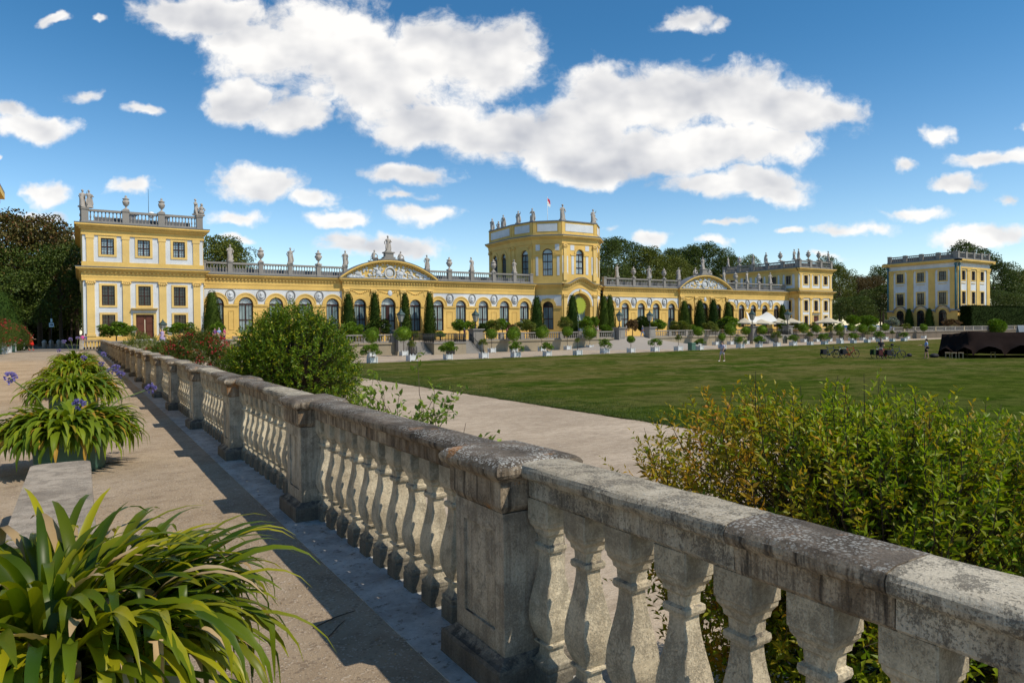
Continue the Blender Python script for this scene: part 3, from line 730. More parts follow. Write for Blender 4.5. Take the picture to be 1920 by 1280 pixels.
def ball_mesh(name, seed, n, leaf, m, rad=1.0, flat=1.0, rough=0.08):
    r = np.random.default_rng(seed); lf = lumpy(r, 10, rough * 3)
    D = unit(r.normal(0, 1, (n, 3))); P = D * (lf(D) * (0.80 + 0.22 * r.random(n)))[:, None] * rad * np.array([1, 1, flat])
    V, Fc = leaves_np(P, D + r.normal(0, 0.6, (n, 3)), leaf * r.uniform(0.6, 1.3, n), leaf * r.uniform(0.4, 0.7, n), r)
    q = MB(); q.ell((0, 0, 0), (0.80 * rad, 0.80 * rad, 0.80 * rad * flat), 12, 8)
    tri = [t_ for f_ in q.f for t_ in ([f_[:3]] if len(f_) == 3 else [(f_[0], f_[1], f_[2]), (f_[0], f_[2], f_[3])])]
    return mesh_np(name, np.concatenate([V, np.array(q.v)]), np.concatenate([Fc, np.array(tri) + len(V)]), m)

# ------------------------------------------------------------------ agapanthus in tubs
def strap_leaves(seed, n, L=(0.45, 0.75), wid=(0.028, 0.045), base_r=0.25, segs=9, fine=True, droop=(0.9, 2.3), el=(25, 80)):
    r = np.random.default_rng(seed); VV = []; FF = []; TT = []; MI = []; o = 0
    for i in range(n):
        az = r.uniform(0, 2 * PI); q = r.random() ** 0.5
        p = np.array([math.cos(az) * q * base_r, math.sin(az) * q * base_r, 0.0]); az2 = az + r.normal(0, 0.45)
        e = R(el[0] + (el[1] - el[0]) * (1 - q * r.uniform(0.3, 1.0))); ll = r.uniform(*L); w_ = r.uniform(*wid); dr = r.uniform(*droop)
        dry = fine and r.random() < 0.13; tw = r.normal(0, 0.25); side0 = np.array([-math.sin(az2), math.cos(az2), 0])
        step = ll / segs; tb = r.random(); kink = r.integers(4, 7) if (fine and r.random() < 0.14) else 99
        pts_ = []
        for s_ in range(segs + 1):
            t = s_ / segs
            ww = w_ * min(1.0, 0.75 + t) * (1 - max(0, (t - 0.55) / 0.45) ** 2 * 0.93)
            ca, sa = math.cos(e), math.sin(e); hd = np.array([math.cos(az2) * ca, math.sin(az2) * ca, sa])
            U = np.array([-math.cos(az2) * sa, -math.sin(az2) * sa, ca]); S = side0 * math.cos(tw * t) + U * math.sin(tw * t)
            cup = 0.30 * ww * (1 - t * 0.6)
            pts_.append((p - S * ww * 0.5 + U * cup, p.copy(), p + S * ww * 0.5 + U * cup))
            p = p + hd * step; e -= dr * step / ll * (0.35 + 1.5 * t) * 1.0
            if s_ == kink: e -= 1.7
            e = max(e, -1.5)
        for a3 in pts_: VV.extend(a3)
        for s_ in range(segs):
            b = o + s_ * 3
            FF += [(b, b + 1, b + 4, b + 3), (b + 1, b + 2, b + 5, b + 4)]; MI += [1 if (dry and s_ > 3) else 0] * 2
        age = np.clip((1 - abs(tb - 0.1)) * 0 + (r.random() ** 3), 0, 1)
        for s_ in range(segs + 1):
            TT += [min(1, age * 0.65 + 0.35 * max(0, s_ / segs - 0.8))] * 3
        o += 3 * (segs + 1)
    return np.array(VV), np.array(FF), np.array(TT), np.array(MI)
def umbel(seed, m):
    r = random.Random(seed); mb = MB()
    for i in range(34):
        d = Vector((r.gauss(0, 1), r.gauss(0, 1), r.gauss(0.35, 0.9))).normalized(); p = d * 0.03; q = d * r.uniform(0.060, 0.085)
        a = d.cross(Vector((0.3, 0.5, 0.8))).normalized(); b = d.cross(a)
        mb.add([p, q + a * 0.016, q + b * 0.016, q - a * 0.016, q - b * 0.016], [(0, 1, 2), (0, 2, 3), (0, 3, 4), (0, 4, 1)], 0)
    return mb
def agapanthus(x, y, seed, label, n=420, scale=1.0, tub=True, flowers=(), near=False, zc=0.55, tub_r=0.40):
    t = empty('agapanthus_tub', (x, y, 0), 0, label, 'potted plant', 'agapanthus tubs in a row along the terrace')
    mb = MB(); mb.lathe([(tub_r * 0.92, 0), (tub_r * 0.95, 0.05), (tub_r, zc - 0.08), (tub_r * 1.05, zc - 0.075), (tub_r * 1.05, zc), (tub_r * 0.95, zc), (tub_r * 0.93, zc - 0.06)], n=20)
    link('tub', mb.mesh('tub', TUBG), t)
    mb = MB(); mb.lathe([(tub_r * 0.94, zc - 0.07), (tub_r * 0.94, zc - 0.04)], n=20); link('soil', mb.mesh('soil', SOIL), t)
    V, Fc, TT, MI = strap_leaves(seed, n, (0.45 * scale, 0.80 * scale) if near else (0.36 * scale, 0.68 * scale), (0.027, 0.046) if near else (0.045, 0.075), tub_r * 0.95, 10 if near else 6, near, (1.2, 3.4) if near else (1.9, 4.0), (12, 86) if near else (2, 88))
    V[:, 2] += zc - 0.05
    me = mesh_np('leaves', V, Fc, [L_AGA if near else L_AGAF, L_DRY], smooth=True, tint=TT, midx=MI); link('leaves', me, t)
    for i, (fx, fy, fz) in enumerate(flowers):
        mb = MB(); st = Vector((fx * 0.15, fy * 0.15, zc)); en = Vector((fx, fy, fz)); md = st.lerp(en, 0.5) + Vector((0, 0, 0.12))
        mb.tube([st, st.lerp(md, 0.6), md, md.lerp(en, 0.6), en], [0.009, 0.008, 0.008, 0.007, 0.006], 6)
        f_ = link('flower_stalk', mb.mesh('flower_stalk', STEM), t)
        link('flower_head', umbel(seed + i, PET_P).mesh('flower_head', PET_P), f_, tuple(en))
    return t
def rel(px, py, X, Y, ox, oy):   # stalk end near a depth plane
    p = aty(px, py, Y); return (p.x - ox, p.y - oy, p.z)
agapanthus(-0.10, 2.62, 21, 'nearest agapanthus with broad glossy strap leaves and withered brown tips at the bottom left', 820, 0.80, near=True, zc=0.74, tub_r=0.38)
ax, ay = -0.13, 10.2
agapanthus(ax, ay, 22, 'agapanthus in a green tub behind the stone bench with two long leaning lavender flower stalks', 900, 1.08, zc=0.46, flowers=[rel(18, 708, 0, 9.7, ax, ay), rel(283, 728, 0, 10.6, ax, ay), rel(148, 758, 0, 10.1, ax, ay)])
ax, ay = -0.12, 15.2
agapanthus(ax, ay, 23, 'agapanthus tub second behind the bench with lavender blooms on its balustrade side', 560, 1.12, zc=0.60, flowers=[rel(208, 695, 0, 15.6, ax, ay), rel(226, 702, 0, 15.2, ax, ay), rel(217, 689, 0, 15.4, ax, ay)])
ax, ay = -0.15, 21.5
agapanthus(ax, ay, 24, 'agapanthus tub third behind the bench with a single lavender bloom on its crown', 480, 1.15, zc=0.62, flowers=[rel(157, 671, 0, 21, ax, ay), rel(190, 682, 0, 21.4, ax, ay), rel(194, 664, 0, 22, ax, ay)])
ax, ay = -0.18, 31.0
agapanthus(ax, ay, 25, 'farthest agapanthus tub in the row seen just below the pink figure', 380, 1.2, zc=0.62, flowers=[rel(120, 640, 0, 31, ax, ay), rel(132, 636, 0, 31.4, ax, ay), rel(146, 634, 0, 31.2, ax, ay), rel(110, 657, 0, 30.6, ax, ay)])

# ------------------------------------------------------------------ shrubs on the parterre below the balustrade
def shrub(name, label, cat, x, y, z, mesh, mname='foliage', trunk=True, tub=None, group=None, zb=LOW, tr=0.05):
    t = empty(name, (x, y, zb), 0, label, cat, group)
    link(mname, mesh, t, (0, 0, z - zb))
    if trunk:
        mb = MB(); r_ = random.Random(int(x * 7 + y))
        h0 = 0.5 if tub else 0.0
        mb.tube([(0, 0, h0), (0.03, 0.02, (z - zb) * 0.5), (0, 0, z - zb)], [tr, tr * 0.8, tr * 0.5], 7)
        for k in range(6):
            a = r_.uniform(0, 6.28); mb.tube([(0, 0, (z - zb) * 0.55), (math.cos(a) * 0.25, math.sin(a) * 0.25, (z - zb) * 0.8), (math.cos(a) * 0.6, math.sin(a) * 0.6, (z - zb) + 0.2)], [tr * 0.6, tr * 0.4, tr * 0.2], 5)
        link('trunk', mb.mesh('trunk', BARK), t)
    if tub:
        mb = MB(); s = tub; mb.box(-s, s, -s, s, 0.04, 2 * s * 0.9, 0)
        for (a, b) in ((-1, -1), (1, -1), (1, 1), (-1, 1)): mb.cbox(a * s, b * s, 0, 2 * s * 0.95, 0.05)
        link('tub', mb.mesh('tub', TUBG), t)
    return t
def tintR(B, r):
    # coppery young growth on the near left flank and tips
    f = np.clip((-B[:, 0] * 0.5 + B[:, 1] * 0.55 - 0.15) / 1.1, 0, 1) * np.clip((B[:, 2] + 0.9) / 1.3, 0.1, 1)
    return np.clip(f * 0.42 + (r.random(len(B)) ** 3) * 0.55 - 0.08, 0, 1)
me = shoots_mesh('foliage', 31, (1.38, 1.55, 1.30), 3700, 16, 0.072, 0.028, [L_BUSH, BARK], 0.75, (0.14, 0.42), 0.32, 0.30, tintf=tintR, low=-0.8, spread=0.55)
shrub('broadleaf_shrub', 'large myrtle shrub with coppery left side filling the right behind the near balustrade', 'shrub', 4.70, 2.60, -0.15, me, tub=0.40)
me = shoots_mesh('foliage', 32, (1.2, 1.3, 1.15), 2100, 15, 0.074, 0.029, [L_BUSH, BARK], 0.55, (0.14, 0.34), 0.35, 0.22, spread=0.55, tintf=lambda B, r: r.random(len(B)) ** 4 * 0.5)
shrub('broadleaf_shrub', 'second myrtle shrub half out of frame at the right edge beyond the larger one', 'shrub', 6.85, 2.35, -0.25, me, tub=0.40)
me = shoots_mesh('foliage', 33, (1.50, 1.42, 1.62), 3100, 15, 0.085, 0.040, [L_CIT, BARK], 0.5, (0.20, 0.38), 0.40, 0.30, low=-1.0)
shrub('citrus_shrub', 'big dense dark green shrub rising above the balustrade in front of the left wing', 'shrub', 3.95, 15.5, 0.70, me, tub=0.42)
# thin straggly plant
def straggly():
    r = np.random.default_rng(9); t = empty('straggly_plant', (3.25, 7.5, LOW), 0, 'small sparse plant with curling bare twigs poking above the balustrade left of centre', 'plant')
    mb = MB(); C = []; Dd = []
    for k in range(36):
        a = r.uniform(0, 6.28); h = r.uniform(2.0, 2.55) if k else 2.8; p = Vector((0, 0, 0.9)); P = [p.copy()]
        d = Vector((math.cos(a) * 0.45, math.sin(a) * 0.45, 1)).normalized() if k else Vector((0.0, 0.12, 1))
        for s_ in range(12):
            d = (d + Vector(r.normal(0, 0.16, 3)) + (Vector((0, 0, -0.10)) if s_ > 6 and k else Vector((0, 0, 0.02)))).normalized(); p = p + d * (h - 0.9) / 11; P.append(p.copy())
            if s_ > (5 if k else 9) and (k % 4 != 1):
                for _ in range(5): C.append(tuple(p + Vector(r.normal(0, 0.03, 3)))); Dd.append(tuple(Vector(r.normal(0, 0.8, 3)) + d * 0.4 + Vector((0, 0, 0.2))))
        mb.tube(P, [0.010 - 0.0006 * i for i in range(len(P))], 5)
    mb.tube([(0, 0, 0.3), (0.02, 0, 0.95)], [0.02, 0.014], 6)
    link('stems', mb.mesh('stems', BARK), t)
    V, Fc = leaves_np(np.array(C), np.array(Dd), r.uniform(0.06, 0.12, len(C)), r.uniform(0.035, 0.065, len(C)), r, 0.1)
    link('leaves', mesh_np('leaves', V, Fc, MATS['straggly_leaf']), t)
    mb = MB(); mb.box(-0.3, 0.3, -0.3, 0.3, 0, 0.5); link('tub', mb.mesh('tub', TUBG), t)
mat('straggly_leaf', leafmat((0.08, 0.16, 0.02), (0.24, 0.32, 0.04), None, 0.4, 0.35))
straggly()
def oleander(x, y, z, seed, label, rad=(1.3, 1.3, 0.95), petals=PET_R, n=150, zb=LOW, leafm=None, fl=0.075):
    me = shoots_mesh('foliage', seed, rad, 1200, 12, 0.125, 0.034, [leafm or L_OLE, BARK], 0.7, (0.25, 0.5), 0.4, 0.3, stems=False)
    t = shrub('oleander', label, 'shrub', x, y, z, me, tub=0.38, zb=zb)
    r = np.random.default_rng(seed + 1); D = unit(r.normal(0, 1, (n, 3)) + np.array([0, 0, 0.5]))
    C = D * (0.92 + 0.22 * r.random(n))[:, None] * np.array(rad)
    CC = np.repeat(C, 7, 0) + r.normal(0, 0.045, (n * 7, 3)); DD = r.normal(0, 1, (n * 7, 3)) + np.array([0, 0, 0.4])
    V, Fc = leaves_np(CC, DD, fl * r.uniform(0.7, 1.2, len(CC)), fl * 0.9, r)
    link('blossoms', mesh_np('blossoms', V, Fc, petals), t, (0, 0, z - zb)); return t
oleander(4.0, 29.5, 0.62, 41, 'red flowering oleander above the balustrade beside the big dark green shrub')
oleander(4.2, 44.0, 0.25, 42, 'low sparsely flowering oleander behind the balustrade left of the red one', (1.2, 1.2, 0.8), n=60)
me = ball_mesh('foliage', 43, 5200, 0.12, L_CIT, 1.0)
shrub('round_shrub', 'rounded yellow green shrub behind the balustrade below the door of the left pavilion', 'shrub', 4.0, 62.0, 0.35, shoots_mesh('foliage', 44, (1.45, 1.45, 1.2), 700, 10, 0.13, 0.05, [L_YSH, BARK], 0.6, (0.2, 0.4), 0.4, 0.25, stems=False), tub=0.4)

# ------------------------------------------------------------------ the orangery
G0 = 0.20; ZB = 1.0
OR_ = empty('orangery', (70.4, 92, G0), 0, 'long yellow and white baroque orangery with central tower and corner pavilions across the lawn', 'palace')
def osub(mb, name, m, parent=OR_, label=None): return mb.build(name, m, parent, tuple(OR_.location) if parent is OR_ else None, label)

def cornice(mb, Fr, u0, u1, z0, z1, o0, o1, steps=3, dent=True, mi=0, ends=(0, 0)):
    """stepped cornice growing outwards"""
    H = z1 - z0; zc = z0
    if dent:
        dh = H * 0.28; mb.fbox(Fr, u0 - 0.1 * ends[0], u1 + 0.1 * ends[1], z0, z0 + dh, -0.2, o0 + 0.03, mi)
        n = max(1, int((u1 - u0) / 0.42))
        for i in range(n):
            u = u0 + (u1 - u0) * (i + 0.5) / n; mb.fbox(Fr, u - 0.10, u + 0.10, z0 + 0.01, z0 + dh - 0.01, o0 + 0.032, o0 + 0.20, mi)
        zc = z0 + dh
    hs = (z1 - zc) / steps
    for i in range(steps):
        o = o0 + (o1 - o0) * (i + 1) / steps
        mb.fbox(Fr, u0 - (o) * ends[0], u1 + (o) * ends[1], zc + 0.001, zc + hs, -0.2 - 0.01 * i, o, mi); zc += hs
def rect_wall(mb, Fr, u0, u1, z0, z1, ops, depth=0.35, mi=0):
    us = sorted(set([u0, u1] + [a for o in ops for a in (o[0], o[1])])); zs = sorted(set([z0, z1] + [a for o in ops for a in (o[2], o[3])]))
    for i in range(len(us) - 1):
        for j in range(len(zs) - 1):
            um = (us[i] + us[i + 1]) / 2; zm = (zs[j] + zs[j + 1]) / 2
            if any(o[0] < um < o[1] and o[2] < zm < o[3] for o in ops): continue
            mb.add([Fr(us[i], zs[j], 0), Fr(us[i + 1], zs[j], 0), Fr(us[i + 1], zs[j + 1], 0), Fr(us[i], zs[j + 1], 0)], [(0, 1, 2, 3)], mi)
    for (a, b, c, d) in ops:
        for q in ([(a, c), (a, d)], [(b, d), (b, c)], [(a, d), (b, d)], [(b, c), (a, c)]):
            (p1, p2) = q; mb.add([Fr(p1[0], p1[1], 0), Fr(p2[0], p2[1], 0), Fr(p2[0], p2[1], -depth), Fr(p1[0], p1[1], -depth)], [(0, 1, 2, 3)], mi)
def arc(c, z, r, n=14, a0=PI, a1=0.0, rz=None):
    rz = rz or r
    return [(c + r * math.cos(a0 + (a1 - a0) * k / n), z + rz * math.sin(a0 + (a1 - a0) * k / n)) for k in range(n + 1)]
def arch_wall(mb, Fr, u0, u1, z0, zs, z1, ops, depth=0.4, mi_low=0, mi_up=0):
    """wall with round headed openings (centre, half width, spring height, sill height)"""
    ops = sorted(ops); cur = u0; edges = []
    for (c, hw, sp, sill) in ops:
        mid_next = None
        for (za, zb_, m_) in ((z0, zs, mi_low), (zs, z1, mi_up)):
            mb.add([Fr(cur, za, 0), Fr(c - hw, za, 0), Fr(c - hw, zb_, 0), Fr(cur, zb_, 0)], [(0, 1, 2, 3)], m_)
        A = arc(c, sp, hw)
        if sp > zs + 1e-4: pass
        for (p, q) in zip(A, A[1:]):
            mb.add([Fr(p[0], p[1], 0), Fr(q[0], q[1], 0), Fr(q[0], z1, 0), Fr(p[0], z1, 0)], [(0, 1, 2, 3)], mi_up)
            mb.add([Fr(p[0], p[1], 0), Fr(p[0], p[1], -depth), Fr(q[0], q[1], -depth), Fr(q[0], q[1], 0)], [(0, 1, 2, 3)], mi_low)
        if sill > z0:
            mb.add([Fr(c - hw, z0, 0), Fr(c + hw, z0, 0), Fr(c + hw, sill, 0), Fr(c - hw, sill, 0)], [(0, 1, 2, 3)], mi_low)
            mb.add([Fr(c - hw, sill, 0), Fr(c + hw, sill, 0), Fr(c + hw, sill, -depth), Fr(c - hw, sill, -depth)], [(0, 1, 2, 3)], mi_low)
        for s in (-1, 1):
            mb.add([Fr(c + s * hw, sill, 0), Fr(c + s * hw, sp, 0), Fr(c + s * hw, sp, -depth), Fr(c + s * hw, sill, -depth)], [(0, 1, 2, 3)], mi_low)
        cur = c + hw
    for (za, zb_, m_) in ((z0, zs, mi_low), (zs, z1, mi_up)):
        mb.add([Fr(cur, za, 0), Fr(u1, za, 0), Fr(u1, zb_, 0), Fr(cur, zb_, 0)], [(0, 1, 2, 3)], m_)
LOCF = lambda u, z, o: (u, -o, z)
WT = {}
def win_rect_t(w2, h, gl, nx=2, ny=2, fine=True):
    key = ('r', round(w2, 2), round(h, 2), gl.name, nx, ny)
    if key in WT: return WT[key]
    m = MB(); f = 0.085; Fr = LOCF
    for (a, b, c, d) in ((-w2, -w2 + f, 0, h), (w2 - f, w2, 0, h), (-w2 + f, w2 - f, 0, f), (-w2 + f, w2 - f, h - f, h)): m.fbox(Fr, a, b, c, d, -0.06, 0.04)
    for i in range(1, nx): u = -w2 + 2 * w2 * i / nx; m.fbox(Fr, u - 0.055, u + 0.055, f, h - f, -0.05, 0.05)
    for j in range(1, ny): z = h * j / ny; m.fbox(Fr, -w2 + f, w2 - f, z - 0.055, z + 0.055, -0.045, 0.045)
    for i in range(nx):
        u = -w2 + 2 * w2 * (i + 0.5) / nx; m.fbox(Fr, u - 0.014, u + 0.014, f, h - f, -0.03, 0.012)
    for j in range(ny):
        for q in (1, 2): z = h * (j + q / 3) / ny; m.fbox(Fr, -w2 + f, w2 - f, z - 0.014, z + 0.014, -0.028, 0.010)
    p = MB(); p.fbox(Fr, -w2 + 0.02, w2 - 0.02, 0.02, h - 0.02, -0.09, -0.065)
    WT[key] = (m.mesh('window', FRM), p.mesh('pane', gl)); return WT[key]
def win_arch_t(hw, h, gl, bars=(0.5,), fan=True, dbl=0.055, fgl=None):
    """round headed window: h = sill to spring; fanlight above"""
    key = ('a', round(hw, 2), round(h, 2), gl.name, bars, fan, fgl.name if fgl else None)
    if key in WT: return WT[key]
    m = MB(); Fr = LOCF; f = 0.11
    m.fbox(Fr, -hw, -hw + f, 0, h, -0.07, 0.05); m.fbox(Fr, hw - f, hw, 0, h, -0.07, 0.05); m.fbox(Fr, -hw + f, hw - f, 0, f, -0.07, 0.05)
    m.fbox(Fr, -hw + f, hw - f, h - 0.10, h + 0.10, -0.07, 0.07)
    m.ribbon(Fr, arc(0, h, hw - f, 16), f, -0.07, 0.05, vertical=False)
    m.fbox(Fr, -dbl, dbl, f, h - 0.1, -0.05, 0.055)
    for b in bars: z = h * b; m.fbox(Fr, -hw + f, hw - f, z - 0.06, z + 0.06, -0.045, 0.05)
    for s in (-1, 1):
        u = s * (hw + dbl - f) / 2; m.fbox(Fr, u - 0.013, u + 0.013, f, h - 0.1, -0.03, 0.01)
    p = MB(); p.fbox(Fr, -hw + 0.02, hw - 0.02, 0.02, h, -0.10, -0.075)
    q = MB(); A = arc(0, h, hw - 0.05, 16); q.add([Fr(u, z, -0.075) for u, z in A], [tuple(range(len(A)))])
    k = None
    if fan:
        k = MB(); wt = 0.022
        for rr_ in (0.33, 0.66): k.ribbon(Fr, arc(0, h + 0.1, (hw - f) * rr_, 12), wt, -0.06, -0.02, vertical=False)
        for i in range(1, 8):
            a = PI * i / 8; k.ribbon(Fr, [((hw - f) * 0.33 * math.cos(a), h + 0.1 + (hw - f) * 0.33 * math.sin(a)), ((hw - f) * 0.96 * math.cos(a), h + 0.1 + (hw - f) * 0.86 * math.sin(a))], wt, -0.058, -0.018, vertical=False)
        k = k.mesh('fanlight_tracery', WPAINT)
    WT[key] = (m.mesh('window', FRM), p.mesh('pane', gl), q.mesh('fanlight_pane', fgl or GL3), k); return WT[key]
def put_win(T_, Fr, u, z, root, o=-0.22, name='window', ang=None):
    p = Vector(Fr(u, z, o)); a = Vector(Fr(1, 0, 0)) - Vector(Fr(0, 0, 0)); rz = math.atan2(a.y, a.x)
    w_ = link(name, T_[0], root, tuple(p - Vector(root.location)), rz)
    link('pane', T_[1], w_)
    if len(T_) > 2:
        link('fanlight_pane', T_[2], w_)
        if T_[3]: link('fanlight_tracery', T_[3], w_)
    return w_
def surround(mb, Fr, a, b, c, d, t=0.27, o=0.07, sill=True):
    mb.fbox(Fr, a - t, a, c, d + t, -0.05, o); mb.fbox(Fr, b, b + t, c, d + t, -0.05, o); mb.fbox(Fr, a, b, d, d + t, -0.05, o)
    mb.fbox(Fr, a - t - (0.06 if sill else 0), b + t + (0.06 if sill else 0), c - t * 0.9, c, -0.05, o + (0.10 if sill else 0))
def capital(mb, Fr, u, z, w_, h, o, fancy=True):
    mb.fbox(Fr, u - w_ / 2 - 0.08, u + w_ / 2 + 0.08, z + h * 0.78, z + h, 0, o + 0.12)
    mb.fbox(Fr, u - w_ / 2, u + w_ / 2, z, z + h * 0.78, 0, o + 0.04)
    if fancy:
        for s in (-1, 1):
            c = Vector(Fr(u + s * (w_ / 2 + 0.02), z + h * 0.5, o + 0.05)); r = h * 0.26
            mb.ell(c, (r, r, r), 8, 6)
        for q in (-0.25, 0, 0.25): mb.ell(Fr(u + w_ * q, z + h * 0.35, o + 0.05), (w_ * 0.12, w_ * 0.12, h * 0.3), 6, 5)
def balrow(Fr, u0, u1, z0, z1, root, o=-0.1, name='roof_balustrade', m=FSTONE, sp=0.34, solid=False):
    mb = MB(); H = z1 - z0
    mb.fbox(Fr, u0, u1, z0, z0 + H * 0.18, o - 0.16, o + 0.16); mb.fbox(Fr, u0, u1, z1 - H * 0.16, z1, o - 0.18, o + 0.18)
    n = max(1, int((u1 - u0) / sp))
    hb = H * 0.66; zb_ = z0 + H * 0.18
    for i in range(n):
        u = u0 + (u1 - u0) * (i + 0.5) / n; c = Fr(u, 0, o)
        mb.lathe([(0.075, 0), (0.075, hb * 0.1), (0.045, hb * 0.18), (0.092, hb * 0.38), (0.05, hb * 0.72), (0.04, hb * 0.82), (0.075, hb * 0.9), (0.075, hb)], c[0], c[1], zb_, n=6, capt=False, smooth=False)
    return osub(mb, name, m) if root is OR_ else mb.build(name, m, root)
def bpost(Fr, u, z0, z1, root, o=-0.1, w_=0.30, name='balustrade_post', m=FSTONE):
    mb = MB(); mb.fbox(Fr, u - w_, u + w_, z0, z1 - 0.14, o - w_, o + w_ * 0.8); mb.fbox(Fr, u - w_ - 0.06, u + w_ + 0.06, z1 - 0.14, z1 + 0.06, o - w_ - 0.06, o + w_ * 0.8 + 0.06)
    mb.fbox(Fr, u - w_ - 0.04, u + w_ + 0.04, z0, z0 + 0.18, o - w_ - 0.04, o + w_ * 0.8 + 0.04)
    return mb.build(name, m, root)

# --- pavilion facades
def pavilion_face(Fr, Wd, pil, wins, door=None, lower=True, ends=(1, 1), upperwins=None, glU=None, plinth=True, cut=None):
    """Wd facade width; pil pilaster centres; wins window centres"""
    wl = MB(); hw = 0.64
    ops = []
    for i, u in enumerate(wins):
        ops.append((u - hw, u + hw, 10.62, 12.48)); ops.append((u - hw, u + hw, 4.88, 7.12))
        if door is not None and i == door: ops.append((u - 0.92, u + 0.92, 1.02, 3.85))
        else: ops.append((u - hw, u + hw, 1.45, 3.82))
    rect_wall(wl, Fr, 0, Wd, G0, 13.4, ops); osub(wl, 'wall', WHT)
    bd = MB()   # bands and entablatures
    if door is None: bd.fbox(Fr, -0.12, Wd + 0.12, G0, 1.38, 0.002, 0.14)
    else:
        u = wins[door]
        for (a_, b_) in ((-0.12, u - 1.1), (u + 1.1, Wd + 0.12)):
            q_ = MB(); q_.fbox(Fr, a_, b_, G0, 1.38, 0.002, 0.14); osub(q_, 'base_course', YEL)
    bd.fbox(Fr, -0.13, Wd + 0.13, 7.66, 8.05, 0.002, 0.15); bd.fbox(Fr, -0.16, Wd + 0.16, 8.051, 8.5, 0.002, 0.18)
    cornice(bd, Fr, -0.0, Wd, 8.5, 9.12, 0.18, 0.68, ends=ends)
    bd.fbox(Fr, -0.10, Wd + 0.10, 9.24, 9.78, 0.002, 0.12)
    bd.fbox(Fr, -0.10, Wd + 0.10, 12.78, 13.42, 0.002, 0.15)
    cornice(bd, Fr, 0, Wd, 13.42, 14.02, 0.15, 0.72, dent=False, ends=ends)
    osub(bd, 'entablature', YEL)
    cp = MB(); cp.fbox(Fr, -0.72 * ends[0], Wd + 0.72 * ends[1], 9.122, 9.22, -0.05, 0.72); cp.fbox(Fr, -0.76 * ends[0], Wd + 0.76 * ends[1], 14.022, 14.10, -0.3, 0.76); osub(cp, 'lead_flashing', SLATE)
    for u in pil:
        p = MB(); p.fbox(Fr, u - 0.46, u + 0.46, 1.385, 1.62, 0.002, 0.2); p.fbox(Fr, u - 0.38, u + 0.38, 1.62, 7.2, 0.002, 0.13); capital(p, Fr, u, 7.2, 0.76, 0.46, 0.13); osub(p, 'pilaster', YEL2)
        p = MB(); p.fbox(Fr, u - 0.35, u + 0.35, 9.785, 12.4, 0.002, 0.10); p.fbox(Fr, u - 0.41, u + 0.41, 12.4, 12.775, 0.002, 0.14); osub(p, 'pilaster', YEL2)
    for i, u in enumerate(wins):
        sm = MB(); surround(sm, Fr, u - hw, u + hw, 10.62, 12.48, 0.26, 0.07, False); osub(sm, 'window_surround', YEL2)
        sm = MB(); surround(sm, Fr, u - hw, u + hw, 4.88, 7.12, 0.24, 0.07, False); osub(sm, 'window_surround', YEL2); sm = MB()
        if door is not None and i == door:
            surround(sm, Fr, u - 0.92, u + 0.92, 1.4, 3.85, 0.26, 0.08, False) if False else None
            sm.fbox(Fr, u - 1.2, u - 0.92, 1.0, 4.05, 0.002, 0.08); sm.fbox(Fr, u + 0.92, u + 1.2, 1.0, 4.05, 0.002, 0.08); sm.fbox(Fr, u - 0.92, u + 0.92, 3.85, 4.05, 0.002, 0.08)
            sm.fbox(Fr, u - 1.25, u + 1.25, 4.35, 4.5, 0.002, 0.35); sm.fbox(Fr, u - 1.35, u + 1.35, 4.5, 4.6, 0.002, 0.5)
            osub(sm, 'door_surround', YEL2)
        else: surround(sm, Fr, u - hw, u + hw, 1.62, 3.82, 0.24, 0.07, False); osub(sm, 'window_surround', YEL2)
    for i, u in enumerate(wins):
        put_win(win_rect_t(hw, 1.86, glU or GL3), Fr, u, 10.62, OR_); put_win(win_rect_t(hw, 2.24, GL2), Fr, u, 4.88, OR_)
        if door is not None and i == door:
            d = MB()
            for s in (-1, 1):
                d.fbox(Fr, u + s * 0.46 - 0.44, u + s * 0.46 + 0.44, 1.02, 3.83, -0.26, -0.18)
                for (za, zb_) in ((1.2, 1.75), (1.9, 2.7), (2.85, 3.65)): d.fbox(Fr, u + s * 0.46 - 0.30, u + s * 0.46 + 0.30, za, zb_, -0.178, -0.14)
            osub(d, 'door', DOORM)
        else: put_win(win_rect_t(hw, 2.37, GL2), Fr, u, 1.45, OR_)
def roofslab(x0, x1, y0, y1, z, t=0.2):
    mb = MB(); mb.box(x0, x1, y0, y1, z - t, z); osub(mb, 'roof', SLATE)
PX0, PX1 = 0.33, 12.68
Ff = frame(PX0, 90.0, 1, 0)
pavilion_face(Ff, PX1 - PX0, [0.72, 4.22, 7.95, 11.62], [2.42, 6.05, 9.75], door=1)
Fl = frame(PX0, 110.0, 0, -1); pavilion_face(Fl, 20.0, [0.72, 4.6, 8.5, 11.5, 15.4, 19.3], [2.65, 6.55, 10.0, 13.45, 17.3], ends=(1, 0))
Fr_ = frame(PX1, 90.0, 0, 1); pavilion_face(Fr_, 20.0, [0.72, 4.6, 8.5, 11.5, 15.4, 19.3], [2.65, 6.55, 10.0, 13.45, 17.3], ends=(0, 1))
roofslab(PX0, PX1, 90, 110, 13.98); roofslab(PX0 + 1.2, PX1 - 1.2, 91.2, 108.8, 15.0, 1.0)
QX0, QX1 = 129.2, 140.9
Gf = frame(QX0, 90.0, 1, 0)
pavilion_face(Gf, QX1 - QX0, [0.60, 4.0, 7.6, 11.1], [2.3, 5.8, 9.35], door=1, glU=GL2)
Gl = frame(QX0, 110.0, 0, -1); pavilion_face(Gl, 20.0, [0.6, 4.4, 8.4, 12.0, 15.6, 19.35], [2.5, 6.4, 10.2, 13.8, 17.4], ends=(1, 0), glU=GL2)
